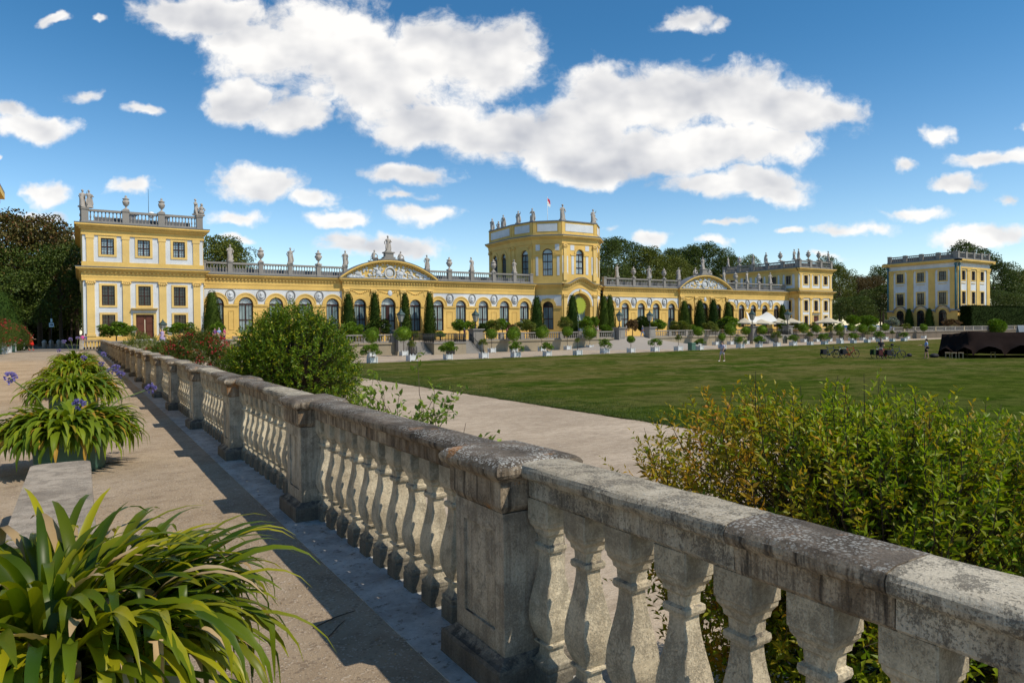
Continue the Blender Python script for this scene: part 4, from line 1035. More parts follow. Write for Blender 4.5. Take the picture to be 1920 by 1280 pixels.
Gr = frame(QX1, 90.0, 0, 1); pavilion_face(Gr, 20.0, [0.6, 4.4, 8.4, 12.0, 15.6, 19.35], [2.5, 6.4, 10.2, 13.8, 17.4], ends=(0, 1), glU=GL2)
roofslab(QX0, QX1, 90, 110, 13.98); roofslab(QX0 + 1.0, QX1 - 1.2, 91.2, 108.8, 15.25, 1.2)
def pav_bal(Frr, Wd, posts):
    for u in posts: bpost(Frr, u, 14.10, 15.72, OR_, -0.1, 0.34)
    for a, b in zip(posts, posts[1:]): balrow(Frr, a + 0.34, b - 0.34, 14.10, 15.66, OR_, -0.1)
pav_bal(Ff, PX1 - PX0, [0.30, 4.27, 7.93, 12.05]); pav_bal(Fl, 20, [0.3, 5.2, 10.0, 14.8, 19.5]); pav_bal(frame(PX0, 110, 1, 0), 12.3, [0.3, 4.27, 7.93, 12.05])
pav_bal(Gf, QX1 - QX0, [0.30, 4.0, 7.7, 11.4]); pav_bal(Gl, 20, [0.3, 4.2, 8.1, 12.0, 15.9, 19.5]); pav_bal(frame(QX0, 110, 1, 0), 11.7, [0.3, 4.0, 7.7, 11.4])

# --- wings
YW = 92.5
WF = frame(0, YW, 1, 0)
ARL = [14.5, 18.05, 21.82, 25.65, 29.36]; PDL = (30.7, [33.15, 37.35, 41.55], 44.0); ARL2 = [45.44, 49.28, 53.23, 57.10, 60.91]
ARR = [78.9, 82.51, 86.36, 90.07, 94.04]; PDR = (95.9, [98.2, 102.4, 106.4], 109.2); ARR2 = [110.6, 113.8, 117.42, 121.1, 124.9]
def wing_part(u0, u1, wins, rounds, gl=GL1, ends=(0, 0), postsX=(), darkfan=()):
    wl = MB(); ops = [(u, 0.875, 5.27, 1.55) for u in wins]
    arch_wall(wl, WF, u0, u1, G0, 5.27, 7.3, ops, mi_low=0, mi_up=1); osub(wl, 'wall', [YEL, WHT])
    bd = MB(); bd.fbox(WF, u0, u1, G0, 1.2, 0.002, 0.12)
    bd.fbox(WF, u0, u1, 7.2, 7.75, 0.002, 0.08); bd.fbox(WF, u0, u1, 7.751, 8.3, 0.002, 0.12); cornice(bd, WF, u0, u1, 8.3, 8.97, 0.12, 0.6); osub(bd, 'entablature', YEL)
    ed = [u0] + [x for u in wins for x in (u - 0.875, u + 0.875)] + [u1]
    for a, b in zip(ed[::2], ed[1::2]):
        if b - a > 0.4:
            im = MB(); im.fbox(WF, a + 0.03, b - 0.03, 5.05, 5.27, 0.002, 0.14); im.fbox(WF, a + 0.10, b - 0.10, 4.93, 5.05, 0.002, 0.09)
            if b - a > 1.2:
                c = (a + b) / 2; hw = (b - a) / 2 - 0.55
                for (p, q, r, s) in ((c - hw, c - hw + 0.07, 2.0, 4.45), (c + hw - 0.07, c + hw, 2.0, 4.45), (c - hw + 0.07, c + hw - 0.07, 4.38, 4.45), (c - hw + 0.07, c + hw - 0.07, 2.0, 2.07)): im.fbox(WF, p, q, r, s, 0.002, 0.05)
            osub(im, 'impost_band', YEL)
    for u in wins:
        a = MB(); a.ribbon(WF, arc(u, 5.275, 0.885, 16), 0.56, 0.002, 0.09, vertical=False); a.ribbon(WF, arc(u, 5.275, 1.30, 16), 0.16, 0.091, 0.15, vertical=False); osub(a, 'archivolt', YEL)
        put_win(win_arch_t(0.875, 3.72, gl, (0.46,), u not in darkfan, fgl=GL2 if u in darkfan else None), WF, u, 1.55, OR_)
    for u in rounds:
        c = Vector(WF(u, 6.45, 0)); m_ = MB()
        ring = []
        m_.ribbon(WF, [(u + 0.52 * math.cos(2 * PI * k / 20), 6.45 + 0.62 * math.sin(2 * PI * k / 20)) for k in range(21)], -0.09, 0.002, 0.12, vertical=False)
        o_ = osub(m_, 'roundel', FSTONE)
        rm = MB(); rm.ell(WF(u, 6.45, 0.0), (0.42, 0.10, 0.52), 12, 8); rm.ell(WF(u - 0.03, 6.55, 0.08), (0.16, 0.12, 0.22), 8, 6); rm.ell(WF(u + 0.02, 6.2, 0.06), (0.26, 0.1, 0.2), 8, 6)
        link('medallion', rm.mesh('medallion', RELIEF, tuple(OR_.location)), o_)
    sl_ = MB(); sl_.fbox(WF, u0, u1, 8.972, 9.06, -0.6, 0.66); osub(sl_, 'lead_flashing', SLATE)
wing_part(PX1 + 0.002, PDL[0], ARL, [16.2, 19.97, 23.72, 27.5])
wing_part(PDL[2] + 0.5, 62.9, ARL2, [47.4, 51.25, 55.2, 59.07])
wing_part(77.4, PDR[0], ARR, [80.7, 84.6, 88.4, 92.2])
wing_part(PDR[2] + 0.3, QX0 - 0.002, ARR2, [112.1, 115.6, 119.3, 123.0], GL2)
roofslab(PX1, 63, YW, 107, 9.04); roofslab(77, QX0, YW, 107, 9.04); roofslab(PX1 + 0.1, 62, YW + 1.5, 105.5, 9.95, 0.8); roofslab(78.5, QX0 - 0.1, YW + 1.5, 105.5, 10.05, 0.9)
mb = MB(); mb.box(PX1, 63, 106.9, 107.1, 0.2, 8.8); mb.box(77, QX0, 106.9, 107.1, 0.2, 8.8); osub(mb, 'rear_wall', YEL)
def pediment(x0, wins, x1, gl, zap):
    c = (x0 + x1) / 2; PF = frame(0, YW - 0.35, 1, 0)
    wl = MB(); ops = [(wins[0], 0.875, 5.27, 1.55), (wins[1], 1.10, 5.27, 1.2), (wins[2], 0.875, 5.27, 1.55)]
    arch_wall(wl, PF, x0, x1, G0, 5.27, 7.6, ops, depth=0.6)
    for u in (x0, x1): wl.add([PF(u, G0, 0), PF(u, 9, 0), PF(u, 9, -0.5), PF(u, G0, -0.5)], [(0, 1, 2, 3)])
    osub(wl, 'wall', YEL)
    bd = MB(); bd.fbox(PF, x0, x1, G0, 1.15, 0.002, 0.12); bd.fbox(PF, x0 - 0.05, x1 + 0.05, 7.5, 7.9, 0.002, 0.12); bd.fbox(PF, x0 - 0.08, x1 + 0.08, 7.901, 8.3, 0.002, 0.16)
    cornice(bd, PF, x0, x1, 8.3, 8.97, 0.16, 0.62, ends=(1, 1)); osub(bd, 'entablature', YEL)
    for u in (x0 + 0.5, (wins[0] + wins[1]) / 2 - 0.12, (wins[1] + wins[2]) / 2 + 0.12, x1 - 0.5):
        p = MB(); p.fbox(PF, u - 0.42, u + 0.42, 1.15, 1.5, 0.002, 0.22); p.fbox(PF, u - 0.33, u + 0.33, 1.5, 6.95, 0.002, 0.15); capital(p, PF, u, 6.95, 0.66, 0.54, 0.15); osub(p, 'pilaster', YEL2)
    st = MB()
    r_ = random.Random(int(x0))
    for i, (u, hw, sp, sill) in enumerate(ops):
        st.ribbon(PF, arc(u, sp, hw + 0.01, 16), 0.42, 0.002, 0.10, vertical=False)
        st.fbox(PF, u - hw - 0.5, u - hw - 0.02, 5.05, 5.27, 0.002, 0.12); st.fbox(PF, u + hw + 0.02, u + hw + 0.5, 5.05, 5.27, 0.002, 0.12)
        for k in range(-5, 6):   # stucco garland over the arch
            st.ell(PF(u + k * 0.26, 7.1 - 0.22 * math.cos(k * 0.62) * (1 if i != 1 else 0.6), 0.02), (0.13, 0.09, 0.10 + 0.05 * r_.random()), 6, 5)
        for s in (-1, 1): st.ell(PF(u + s * 1.45, 6.85, 0.02), (0.10, 0.09, 0.32), 6, 5)
    osub(st, 'stucco_ornament', YEL)
    m_ = MB(); m_.ell(PF(c, 7.0, 0.08), (0.36, 0.10, 0.42), 14, 8); osub(m_, 'roundel', RELIEF)
    for i, (u, hw, sp, sill) in enumerate(ops):
        put_win(win_arch_t(hw, sp - sill, gl, (0.46,), True, 0.055 if i != 1 else 0.26), PF, u, sill, OR_, -0.3)
    # segmental gable
    zc = 9.06; hw = (x1 - x0) / 2 + 0.65; rise = zap - zc; Rr = (hw * hw + rise * rise) / (2 * rise); cz = zap - Rr; a = math.asin(hw / Rr)
    P = [(c + Rr * math.sin(-a + 2 * a * k / 40), cz + Rr * math.cos(-a + 2 * a * k / 40)) for k in range(41)]
    gb = MB()
    gb.ribbon(PF, P, -0.22, -0.3, 0.62, vertical=False); gb.ribbon(PF, [(u, z - 0.22) for u, z in P[1:-1]], -0.18, -0.3, 0.44, vertical=False)
    for k in range(1, 40):
        u, z = P[k]; 
        if z - 0.62 > zc: gb.fbox(PF, u - 0.08, u + 0.08, z - 0.56, z - 0.40, 0.0, 0.26)
    osub(gb, 'gable_moulding', YEL)
    fl = MB(); fl.ribbon(PF, P, 0.06, -1.2, 0.66, vertical=False); fl.fbox(PF, x0 - 0.6, x1 + 0.6, 8.972, 9.05, -0.5, 0.66); osub(fl, 'lead_flashing', SLATE)
    ty = MB(); Q = [(u, z - 0.3) for u, z in P if z - 0.3 > zc]; ty.add([PF(u, z, 0.0) for u, z in Q] + [PF(Q[-1][0], zc, 0), PF(Q[0][0], zc, 0)], [tuple(range(len(Q) + 2))])
    ty.add([PF(u, z, -1.2) for u, z in P], [tuple(range(len(P)))]); osub(ty, 'gable_field', YEL)
    rl = MB()
    iw = hw - 1.3
    for k in range(210):
        u = r_.uniform(-iw, iw); zt = cz + math.sqrt(max(0, Rr * Rr - u * u)) - 0.62 - zc
        if zt < 0.14: continue
        v = r_.uniform(0.08, zt); s = r_.uniform(0.10, 0.26)
        if abs(u) < 0.8 and v < 1.5: continue
        rl.ell(PF(c + u, zc + v, 0.03), (s * r_.uniform(0.5, 1.5), 0.14, s * r_.uniform(0.5, 1.2)), 7, 5)
    rl.ribbon(PF, [(c + 0.72 * math.cos(2 * PI * k / 18), zc + 0.85 + 0.72 * math.sin(2 * PI * k / 18)) for k in range(19)], -0.14, 0.0, 0.24, vertical=False)
    rl.ell(PF(c, zc + 0.85, 0.0), (0.58, 0.14, 0.58), 14, 8); rl.ell(PF(c, zc + 1.72, 0.05), (0.42, 0.18, 0.16), 8, 6)
    for s in (-1, 1):
        rl.ell(PF(c + s * 1.9, zc + 1.25, 0.06), (0.2, 0.18, 0.24), 8, 6); rl.ell(PF(c + s * 1.7, zc + 0.75, 0.05), (0.45, 0.18, 0.4), 8, 6)
    osub(rl, 'gable_relief', RELIEF)
    bs = MB(); bs.fbox(PF, x0 + 0.9, x1 - 0.9, zc, zc + 0.12, 0.0, 0.12); osub(bs, 'relief_base', RELIEF)
    pd = MB(); zt = zap - 0.02
    pd.fbox(PF, c - 1.2, c + 1.2, zt - 0.15, zt + 0.22, -1.0, 0.35); pd.fbox(PF, c - 0.85, c + 0.85, zt + 0.22, zt + 0.5, -0.85, 0.25); pd.fbox(PF, c - 0.62, c + 0.62, zt + 0.5, zt + 1.05, -0.7, 0.1); pd.fbox(PF, c - 0.78, c + 0.78, zt + 1.05, zt + 1.22, -0.8, 0.2)
    osub(pd, 'gable_pedestal', FSTONE)
    return c, zt + 1.22, Rr, cz
ped1 = pediment(PDL[0], PDL[1], PDL[2] + 0.5, GL1, 11.72)
ped2 = pediment(PDR[0], PDR[1], PDR[2] + 0.3, GL2, 11.72)
postsL = [13.1, 16.2, 19.97, 23.72, 27.5, 31.2]; postsL2 = [43.7, 47.4, 51.25, 55.2, 59.07, 62.3]
postsR = [77.8, 80.7, 84.6, 88.4, 92.2, 96.0]; postsR2 = [108.7, 112.1, 115.6, 119.3, 123.0, 127.8]
for pl in (postsL, postsL2, postsR, postsR2):
    for u in pl: bpost(WF, u, 9.06, 10.62, OR_, -0.05, 0.28)
    for a, b in zip(pl, pl[1:]): balrow(WF, a + 0.28, b - 0.28, 9.06, 10.55, OR_, -0.05)

# --- octagonal tower
OCT = [(66.75, 90.0), (74.05, 90.0), (77.4, 93.3), (78.3, 98.2), (77.9, 106.6), (74.0, 110.0), (66.75, 110.0), (62.7, 106.6), (62.2, 98.2), (63.25, 93.3)]
nO = len(OCT)
def of(i):
    a = OCT[i]; b = OCT[(i + 1) % nO]; L = math.hypot(b[0] - a[0], b[1] - a[1]); return frame(a[0], a[1], b[0] - a[0], b[1] - a[1]), L
def opoly(off):
    res = []
    for i in range(nO):
        a = Vector(OCT[i - 1]); b = Vector(OCT[i]); c = Vector(OCT[(i + 1) % nO]); d1 = (b - a).normalized(); d2 = (c - b).normalized()
        n1_ = Vector((d1.y, -d1.x)); n2_ = Vector((d2.y, -d2.x)); bis = (n1_ + n2_).normalized(); res.append(b + bis * off / max(0.3, bis.dot(n1_)))
    return res
def oring(mb, z0, z1, off, mi=0):
    P = opoly(off); vs = [(p.x, p.y, z0) for p in P] + [(p.x, p.y, z1) for p in P]
    mb.add(vs, [tuple(range(nO))[::-1], tuple(range(nO, 2 * nO))] + [(i, (i + 1) % nO, nO + (i + 1) % nO, nO + i) for i in range(nO)], mi)
FR, LF = of(0)
uc = LF / 2
for i in range(nO):
    Fx, L = of(i)
    if i == 0:
        wl = MB(); arch_wall(wl, Fx, 0, L, G0, 5.4, 9.25, [(uc, 2.1, 5.4, G0)], depth=2.2); osub(wl, 'wall', YEL)
        w2 = MB(); arch_wall(w2, Fx, 0, L, 9.25, 13.9, 17.0, [(uc, 0.8, 13.95, 10.65)]); osub(w2, 'wall', YEL)
    elif i in (8, 7):
        wl = MB(); arch_wall(wl, Fx, 0, L, G0, 5.27, 9.25, []); osub(wl, 'wall', YEL)
        cs = {8: [L * 0.62], 7: [L * 0.28, L * 0.66]}[i]
        w2 = MB(); arch_wall(w2, Fx, 0, L, 9.0, 13.9, 17.0, [(c, 0.8, 13.95, 10.35) for c in cs]); osub(w2, 'wall', YEL)
        for c in cs: put_win(win_arch_t(0.8, 3.6, GL1, (0.38, 0.7), False, 0.05), Fx, c, 10.35, OR_)
        for c in cs:
            a = MB(); a.ribbon(Fx, arc(c, 13.955, 0.81, 14), 0.45, 0.002, 0.10, vertical=False); a.fbox(Fx, c - 1.3, c - 0.82, 13.7, 13.93, 0.002, 0.1); a.fbox(Fx, c + 0.82, c + 1.3, 13.7, 13.93, 0.002, 0.1); osub(a, 'archivolt', YEL)
        for u in (0.5, L - 0.5): 
            p = MB(); p.fbox(Fx, u - 0.32, u + 0.32, 9.6, 14.9, 0.002, 0.14); capital(p, Fx, u, 14.9, 0.64, 0.6, 0.14); osub(p, 'pilaster', YEL)
    elif i in (9, 1):
        wl = MB(); arch_wall(wl, Fx, 0, L, G0, 5.27, 9.25, [(L / 2, 0.875, 5.27, 1.55)]); osub(wl, 'wall', YEL)
        w2 = MB(); arch_wall(w2, Fx, 0, L, 9.25, 13.9, 17.0, [(L / 2, 0.85, 13.95, 10.35)]); osub(w2, 'wall', YEL)
        m = L / 2
        for s_ in (-1, 1):
            a1 = m + s_ * (L / 2 - 0.45); a2 = m + s_ * (L / 2 - 0.2)
            for (p_, q_, z0, z1) in ((m + s_ * 1.55, a1, 10.4, 13.5), (m + s_ * 1.25, a1, 14.5, 15.5), (m + s_ * 1.0, a2, 5.4, 7.2)):
                wp = MB(); wp.fbox(Fx, min(p_, q_), max(p_, q_), z0, z1, 0.002, 0.03); osub(wp, 'white_panel', WHT)
        wp = MB(); wp.fbox(Fx, m - 0.98, m + 0.98, 6.55, 7.2, 0.002, 0.03); osub(wp, 'white_panel', WHT)
        for (zz, sp_, hw_) in ((5.275, 0.41, 0.885), (13.955, 0.41, 0.86)):
            a = MB(); a.ribbon(Fx, arc(m, zz, hw_, 16), 0.52, 0.035, 0.12, vertical=False); a.fbox(Fx, 0.1, m - hw_, zz - 0.25, zz - 0.01, 0.002, 0.1); a.fbox(Fx, m + hw_, L - 0.1, zz - 0.25, zz - 0.01, 0.002, 0.1); osub(a, 'archivolt', YEL)
        put_win(win_arch_t(0.875, 3.72, GL1, (0.46,), False, fgl=GL2), Fx, m, 1.55, OR_); put_win(win_arch_t(0.85, 3.6, GL3, (0.30, 0.65), False, 0.05), Fx, m, 10.35, OR_)
    else:
        wl = MB(); arch_wall(wl, Fx, 0, L, G0, 5.27, 17.0, []); osub(wl, 'wall', YEL)
# front face dressing
dr = MB()
for u in (0.55, LF - 0.55):
    p = MB(); p.fbox(FR, u - 0.36, u + 0.36, 1.2, 6.75, 0.002, 0.16); capital(p, FR, u, 6.75, 0.72, 0.55, 0.16); p.fbox(FR, u - 0.45, u + 0.45, G0, 1.2, 0.002, 0.25); osub(p, 'pilaster', YEL2)
    p = MB(); p.fbox(FR, u - 0.30, u + 0.30, 10.9, 14.9, 0.002, 0.16); p.fbox(FR, u - 0.4, u + 0.4, 9.6, 10.9, 0.002, 0.22); capital(p, FR, u, 14.9, 0.60, 0.65, 0.16); osub(p, 'pilaster', YEL2)
WPL = []
for s_ in (-1, 1):
    for (a, b, z0, z1) in ((1.25, 1.75, 10.6, 13.6), (2.45, 2.7, 10.6, 13.6), (3.42, 3.6, 10.6, 13.6), (1.15, 1.95, 14.55, 15.4)): WPL.append((uc + min(s_ * a, s_ * b), uc + max(s_ * a, s_ * b), z0, z1))
for (a, b, z0, z1) in WPL: wp = MB(); wp.fbox(FR, a, b, z0, z1, 0.002, 0.04); osub(wp, 'white_panel', WHT)
wp = MB(); wp.ribbon(FR, arc(uc, 5.4, 2.50, 20), 0.42, 0.002, 0.05, vertical=False); osub(wp, 'white_panel', WHT)
a = MB(); a.ribbon(FR, arc(uc, 5.4, 2.11, 20), 0.36, 0.002, 0.12, vertical=False); a.ribbon(FR, arc(uc, 5.4, 2.93, 20), 0.10, 0.002, 0.1, vertical=False); a.fbox(FR, uc - 0.16, uc + 0.16, 7.5, 8.15, 0.002, 0.22)
a.ribbon(FR, arc(uc, 13.955, 0.81, 16), 0.36, 0.002, 0.12, vertical=False); a.fbox(FR, uc - 1.9, uc - 0.82, 13.7, 13.93, 0.002, 0.1); a.fbox(FR, uc + 0.82, uc + 1.9, 13.7, 13.93, 0.002, 0.1); osub(a, 'archivolt', YEL)
put_win(win_arch_t(0.8, 3.3, GL3, (0.33, 0.66), False, 0.05), FR, uc, 10.65, OR_)
# arched main cornice
def bulge(u):
    d = abs(u - uc)
    if d > 3.1: return 0.0
    return 1.05 * (0.5 + 0.5 * math.cos(PI * d / 3.1))
uu_ = [LF * k / 36 for k in range(37)]
bc = MB()
for (z0, t, o) in ((8.05, 0.35, 0.14), (8.42, 0.16, 0.2), (8.60, 0.13, 0.36), (8.74, 0.12, 0.50), (8.87, 0.12, 0.66)):
    bc.ribbon(FR, [(u, z0 + bulge(u)) for u in uu_], t, -0.05, o)
for k in range(18):
    u = LF * (k + 0.5) / 18; bc.fbox(FR, u - 0.09, u + 0.09, 8.44 + bulge(u), 8.58 + bulge(u), 0.201, 0.34)
osub(bc, 'entablature', YEL)
fl = MB(); fl.ribbon(FR, [(u, 8.995 + bulge(u)) for u in uu_], 0.09, -0.05, 0.72); osub(fl, 'lead_flashing', SLATE)
for i in (9, 1):
    Fx, L = of(i); bd = MB(); bd.fbox(Fx, 0, L, 7.25, 7.75, 0.002, 0.10); bd.fbox(Fx, 0, L, 7.751, 8.3, 0.002, 0.14); cornice(bd, Fx, 0, L, 8.3, 8.97, 0.14, 0.6); osub(bd, 'entablature', YEL)
    f2 = MB(); f2.fbox(Fx, -0.2, L + 0.2, 8.972, 9.06, -0.05, 0.66); osub(f2, 'lead_flashing', SLATE)
bd = MB()
oring(bd, 15.62, 15.95, 0.12); oring(bd, 15.951, 16.35, 0.16); oring(bd, 16.351, 16.52, 0.28); oring(bd, 16.521, 16.68, 0.46); oring(bd, 16.681, 16.86, 0.66); osub(bd, 'entablature', YEL)
bd = MB(); oring(bd, 16.862, 17.02, 0.72); osub(bd, 'lead_flashing', SLATE)
bd = MB(); oring(bd, 17.022, 19.22, -0.05); oring(bd, 17.023, 17.35, 0.02); osub(bd, 'parapet', YEL)
bd = MB(); oring(bd, 19.222, 19.40, 0.08); osub(bd, 'parapet_coping', SLATE)
for i in range(nO):
    Fx, L = of(i); wp = MB(); wp.fbox(Fx, 0.75, L - 0.75, 17.65, 18.9, -0.06, 0.0); osub(wp, 'parapet_panel', WHT)
    bd = MB(); 
    for u in (0.3, L - 0.3): bd.fbox(Fx, u - 0.25, u + 0.25, 17.36, 19.21, -0.08, 0.03)
    osub(bd, 'parapet_pier', YEL)
# porch behind the front arch
po = MB(); po.fbox(FR, 0.5, LF - 0.5, G0, 9.0, -1.55, -1.4); osub(po, 'porch_wall', mat('porch_grey_glass', plain((0.26, 0.36, 0.37), 0.2, 1.0), 0.25))
po = MB(); po.fbox(FR, uc - 0.06, uc + 0.06, 3.4, 7.4, -1.39, -1.3); po.fbox(FR, uc - 0.9, uc + 0.9, 3.3, 3.5, -1.39, -1.28)
for s in (-0.9, -0.3, 0.3, 0.9): po.fbox(FR, uc + s - 0.05, uc + s + 0.05, 0.3, 3.3, -1.39, -1.28)
osub(po, 'entrance_door', WPAINT)
sb = MB(); c = (uc + 0.05, 5.45); pts_ = []
for k in range(44):
    a_ = 2 * PI * k / 44; rr_ = 1.48 if k % 2 == 0 else 1.08; pts_.append((c[0] + rr_ * math.cos(a_), c[1] + rr_ * 1.05 * math.sin(a_)))
vs = [FR(u, z, -0.18) for u, z in pts_] + [FR(u, z, -0.24) for u, z in pts_]
sb.add(vs, [tuple(range(44)), tuple(range(44, 88))[::-1]] + [(k, 44 + k, 44 + (k + 1) % 44, (k + 1) % 44) for k in range(44)])
tag(sb.build('sun_banner', LIME), 'lime green spiky sun disc hanging in the arched tower entrance', 'banner')

# ------------------------------------------------------------------ square pavilion on the right
KX, KY0, KY1 = 197.0, 90.0, 108.6; KW = 18.2
KP = empty('garden_pavilion', (KX + 9, 99, G0), 0, 'square three storey yellow pavilion with blue green downpipes standing apart on the right', 'building')
def kface(Fr, Wd, wins, pil, arches=True):
    wl = MB(); hw = 0.95; ops = []
    for u in wins: ops += [(u - hw, u + hw, 13.5, 16.0), (u - hw, u + hw, 7.1, 10.4)]
    rect_wall(wl, Fr, 0, Wd, 5.6, 18.2, ops, mi=0)
    lo = [(u, 0.98, 4.7, 1.3 if i != 1 else 0.3) for i, u in enumerate(wins)]
    arch_wall(wl, Fr, 0, Wd, G0, 4.7, 5.6, lo if False else [], mi_low=1, mi_up=1)
    o = osub(wl, 'wall', [WHT, YEL], KP)
    for i, u in enumerate(wins):
        for (zb, h) in ((13.5, 2.5), (7.1, 3.3)):
            put_win(win_rect_t(hw, h, GL2), Fr, u, zb, KP)
            sm = MB(); surround(sm, Fr, u - hw, u + hw, zb, zb + h, 0.34, 0.08, False); 
            if zb > 12: sm.fbox(Fr, u - 1.1, u + 1.1, 12.6, 12.75, 0.002, 0.15)
            sm.build('window_surround', YEL2, KP)
        if arches:
            hgt = 3.4 if i != 1 else 4.4; T_ = win_arch_t(0.95, hgt, GL2, (0.55,), False, fgl=GL2)
            put_win(T_, Fr, u, 4.7 - hgt, KP, 0.13)
            a = MB(); a.ribbon(Fr, arc(u, 4.7, 0.96, 14), 0.55, 0.002, 0.16, vertical=False); a.build('archivolt', YEL, KP)
            a = MB(); a.ribbon(Fr, arc(u, 4.95, 1.75, 14), 0.22, 0.002, 0.42, vertical=False); a.build('arched_hood', FSTONE, KP)
            a = MB(); a.ribbon(Fr, [(u + (x_ - u) * 1.0, z_) for x_, z_ in arc(u, 4.95, 1.5, 14)], 0.25, 0.001, 0.14, vertical=False); a.build('archivolt', YEL, KP)
    for u in pil:
        p = MB(); p.fbox(Fr, u - 0.85, u + 0.85, 5.85, 16.0, 0.002, 0.16); p.fbox(Fr, u - 0.98, u + 0.98, 16.0, 16.5, 0.002, 0.24); p.build('pilaster', YEL, KP)
    bd = MB(); bd.fbox(Fr, -0.1, Wd + 0.1, 16.5, 17.0, 0.002, 0.26); bd.fbox(Fr, -0.9, Wd + 0.9, 18.2, 18.55, -0.3, 0.8); bd.fbox(Fr, -1.05, Wd + 1.05, 18.551, 18.95, -0.3, 1.05); bd.build('entablature', YEL, KP)
    ed = [0] + [x for u in wins for x in (u - 1.75, u + 1.75)] + [Wd]
    for a, b in zip(ed[::2], ed[1::2]):
        m_ = MB(); m_.fbox(Fr, a - (0.3 if a == 0 else 0), b + (0.3 if b == Wd else 0), 5.25, 5.6, 0.002, 0.35); m_.build('string_course', FSTONE, KP)
Kl = frame(KX, KY1, 0, -1); kface(Kl, 18.6, [3.6, 9.2, 14.9], [0.9, 6.4, 12.1, 17.6])
Kf = frame(KX, KY0, 1, 0); kface(Kf, KW, [3.2, 8.6, 13.6], [0.8, 5.9, 11.1, 17.0], arches=True)
for (cx_, nm) in ((17.6, 'e'),): pass
for (p, q) in (((KX + KW, KY0), (0, 1)), ((KX + KW, KY1), (-1, 0))):
    m_ = MB(); Fx = frame(p[0], p[1], q[0], q[1]); arch_wall(m_, Fx, 0, 18.4, G0, 5, 18.2, []); m_.build('wall', YEL, KP)
    m_ = MB(); m_.fbox(Fx, -1, 19.4, 18.2, 18.95, -0.3, 1.0); m_.build('entablature', YEL, KP)
m_ = MB(); m_.box(KX - 0.9, KX + KW + 0.9, KY0 - 0.9, KY1 + 0.9, 18.96, 19.15); m_.box(KX + 0.8, KX + KW - 0.8, KY0 + 0.8, KY1 - 0.8, 19.151, 20.5); m_.build('roof', SLATE, KP)
for (Fx, L) in ((Kl, 18.6), (Kf, KW)):
    ps = [0.5 + (L - 1.0) * k / 4 for k in range(5)]
    for u in ps: bpost(Fx, u, 19.15, 21.1, KP, -0.2, 0.42)
    for a, b in zip(ps, ps[1:]): balrow(Fx, a + 0.42, b - 0.42, 19.15, 20.95, KP, -0.2, sp=0.5)
for (x, y) in ((KX - 0.30, KY0 + 0.35), (KX - 0.30, KY1 - 0.3), (KX + 0.5, KY0 - 0.30)):
    m_ = MB(); m_.tube([(x, y, 5.6), (x, y, 17.6)], 0.22, 8); m_.ell((x, y, 17.7), (0.4, 0.4, 0.35)); m_.build('downpipe', DRAIN, KP)

# bath house whose eaves just enter the picture at the far left
MH = empty('bath_house', (-12, 40, 0), 0, 'yellow building with deep cornice whose eaves corner just enters at the left edge', 'building')
Mf = frame(-4.75, 54.0, 0, 1)
m_ = MB(); m_.box(-22, -4.75, 18, 54, -0.02, 9.7); m_.build('wall', YEL, MH)
m_ = MB(); m_.box(-22.4, -4.42, 17.6, 54.3, 9.70, 10.1); m_.box(-22.6, -4.22, 17.4, 54.55, 10.101, 10.42); m_.box(-22.9, -4.0, 17.2, 54.9, 10.421, 10.75); m_.build('cornice', YEL, MH)
for k in range(6):
    y = 21 + k * 6
    m_ = MB(); m_.box(-4.70, -4.55, y - 1.0, y - 0.55, 0, 9.2); m_.build('pilaster', YEL2, MH)
    put_win(win_rect_t(0.8, 3.2, GL2), frame(-4.75, 18, 0, 1), y - 18 + 2.2, 4.5, MH, 0.06)
m_ = MB(); m_.box(-22.9, -4.0, 17.2, 54.9, 10.76, 10.9); m_.build('roof', SLATE, MH)

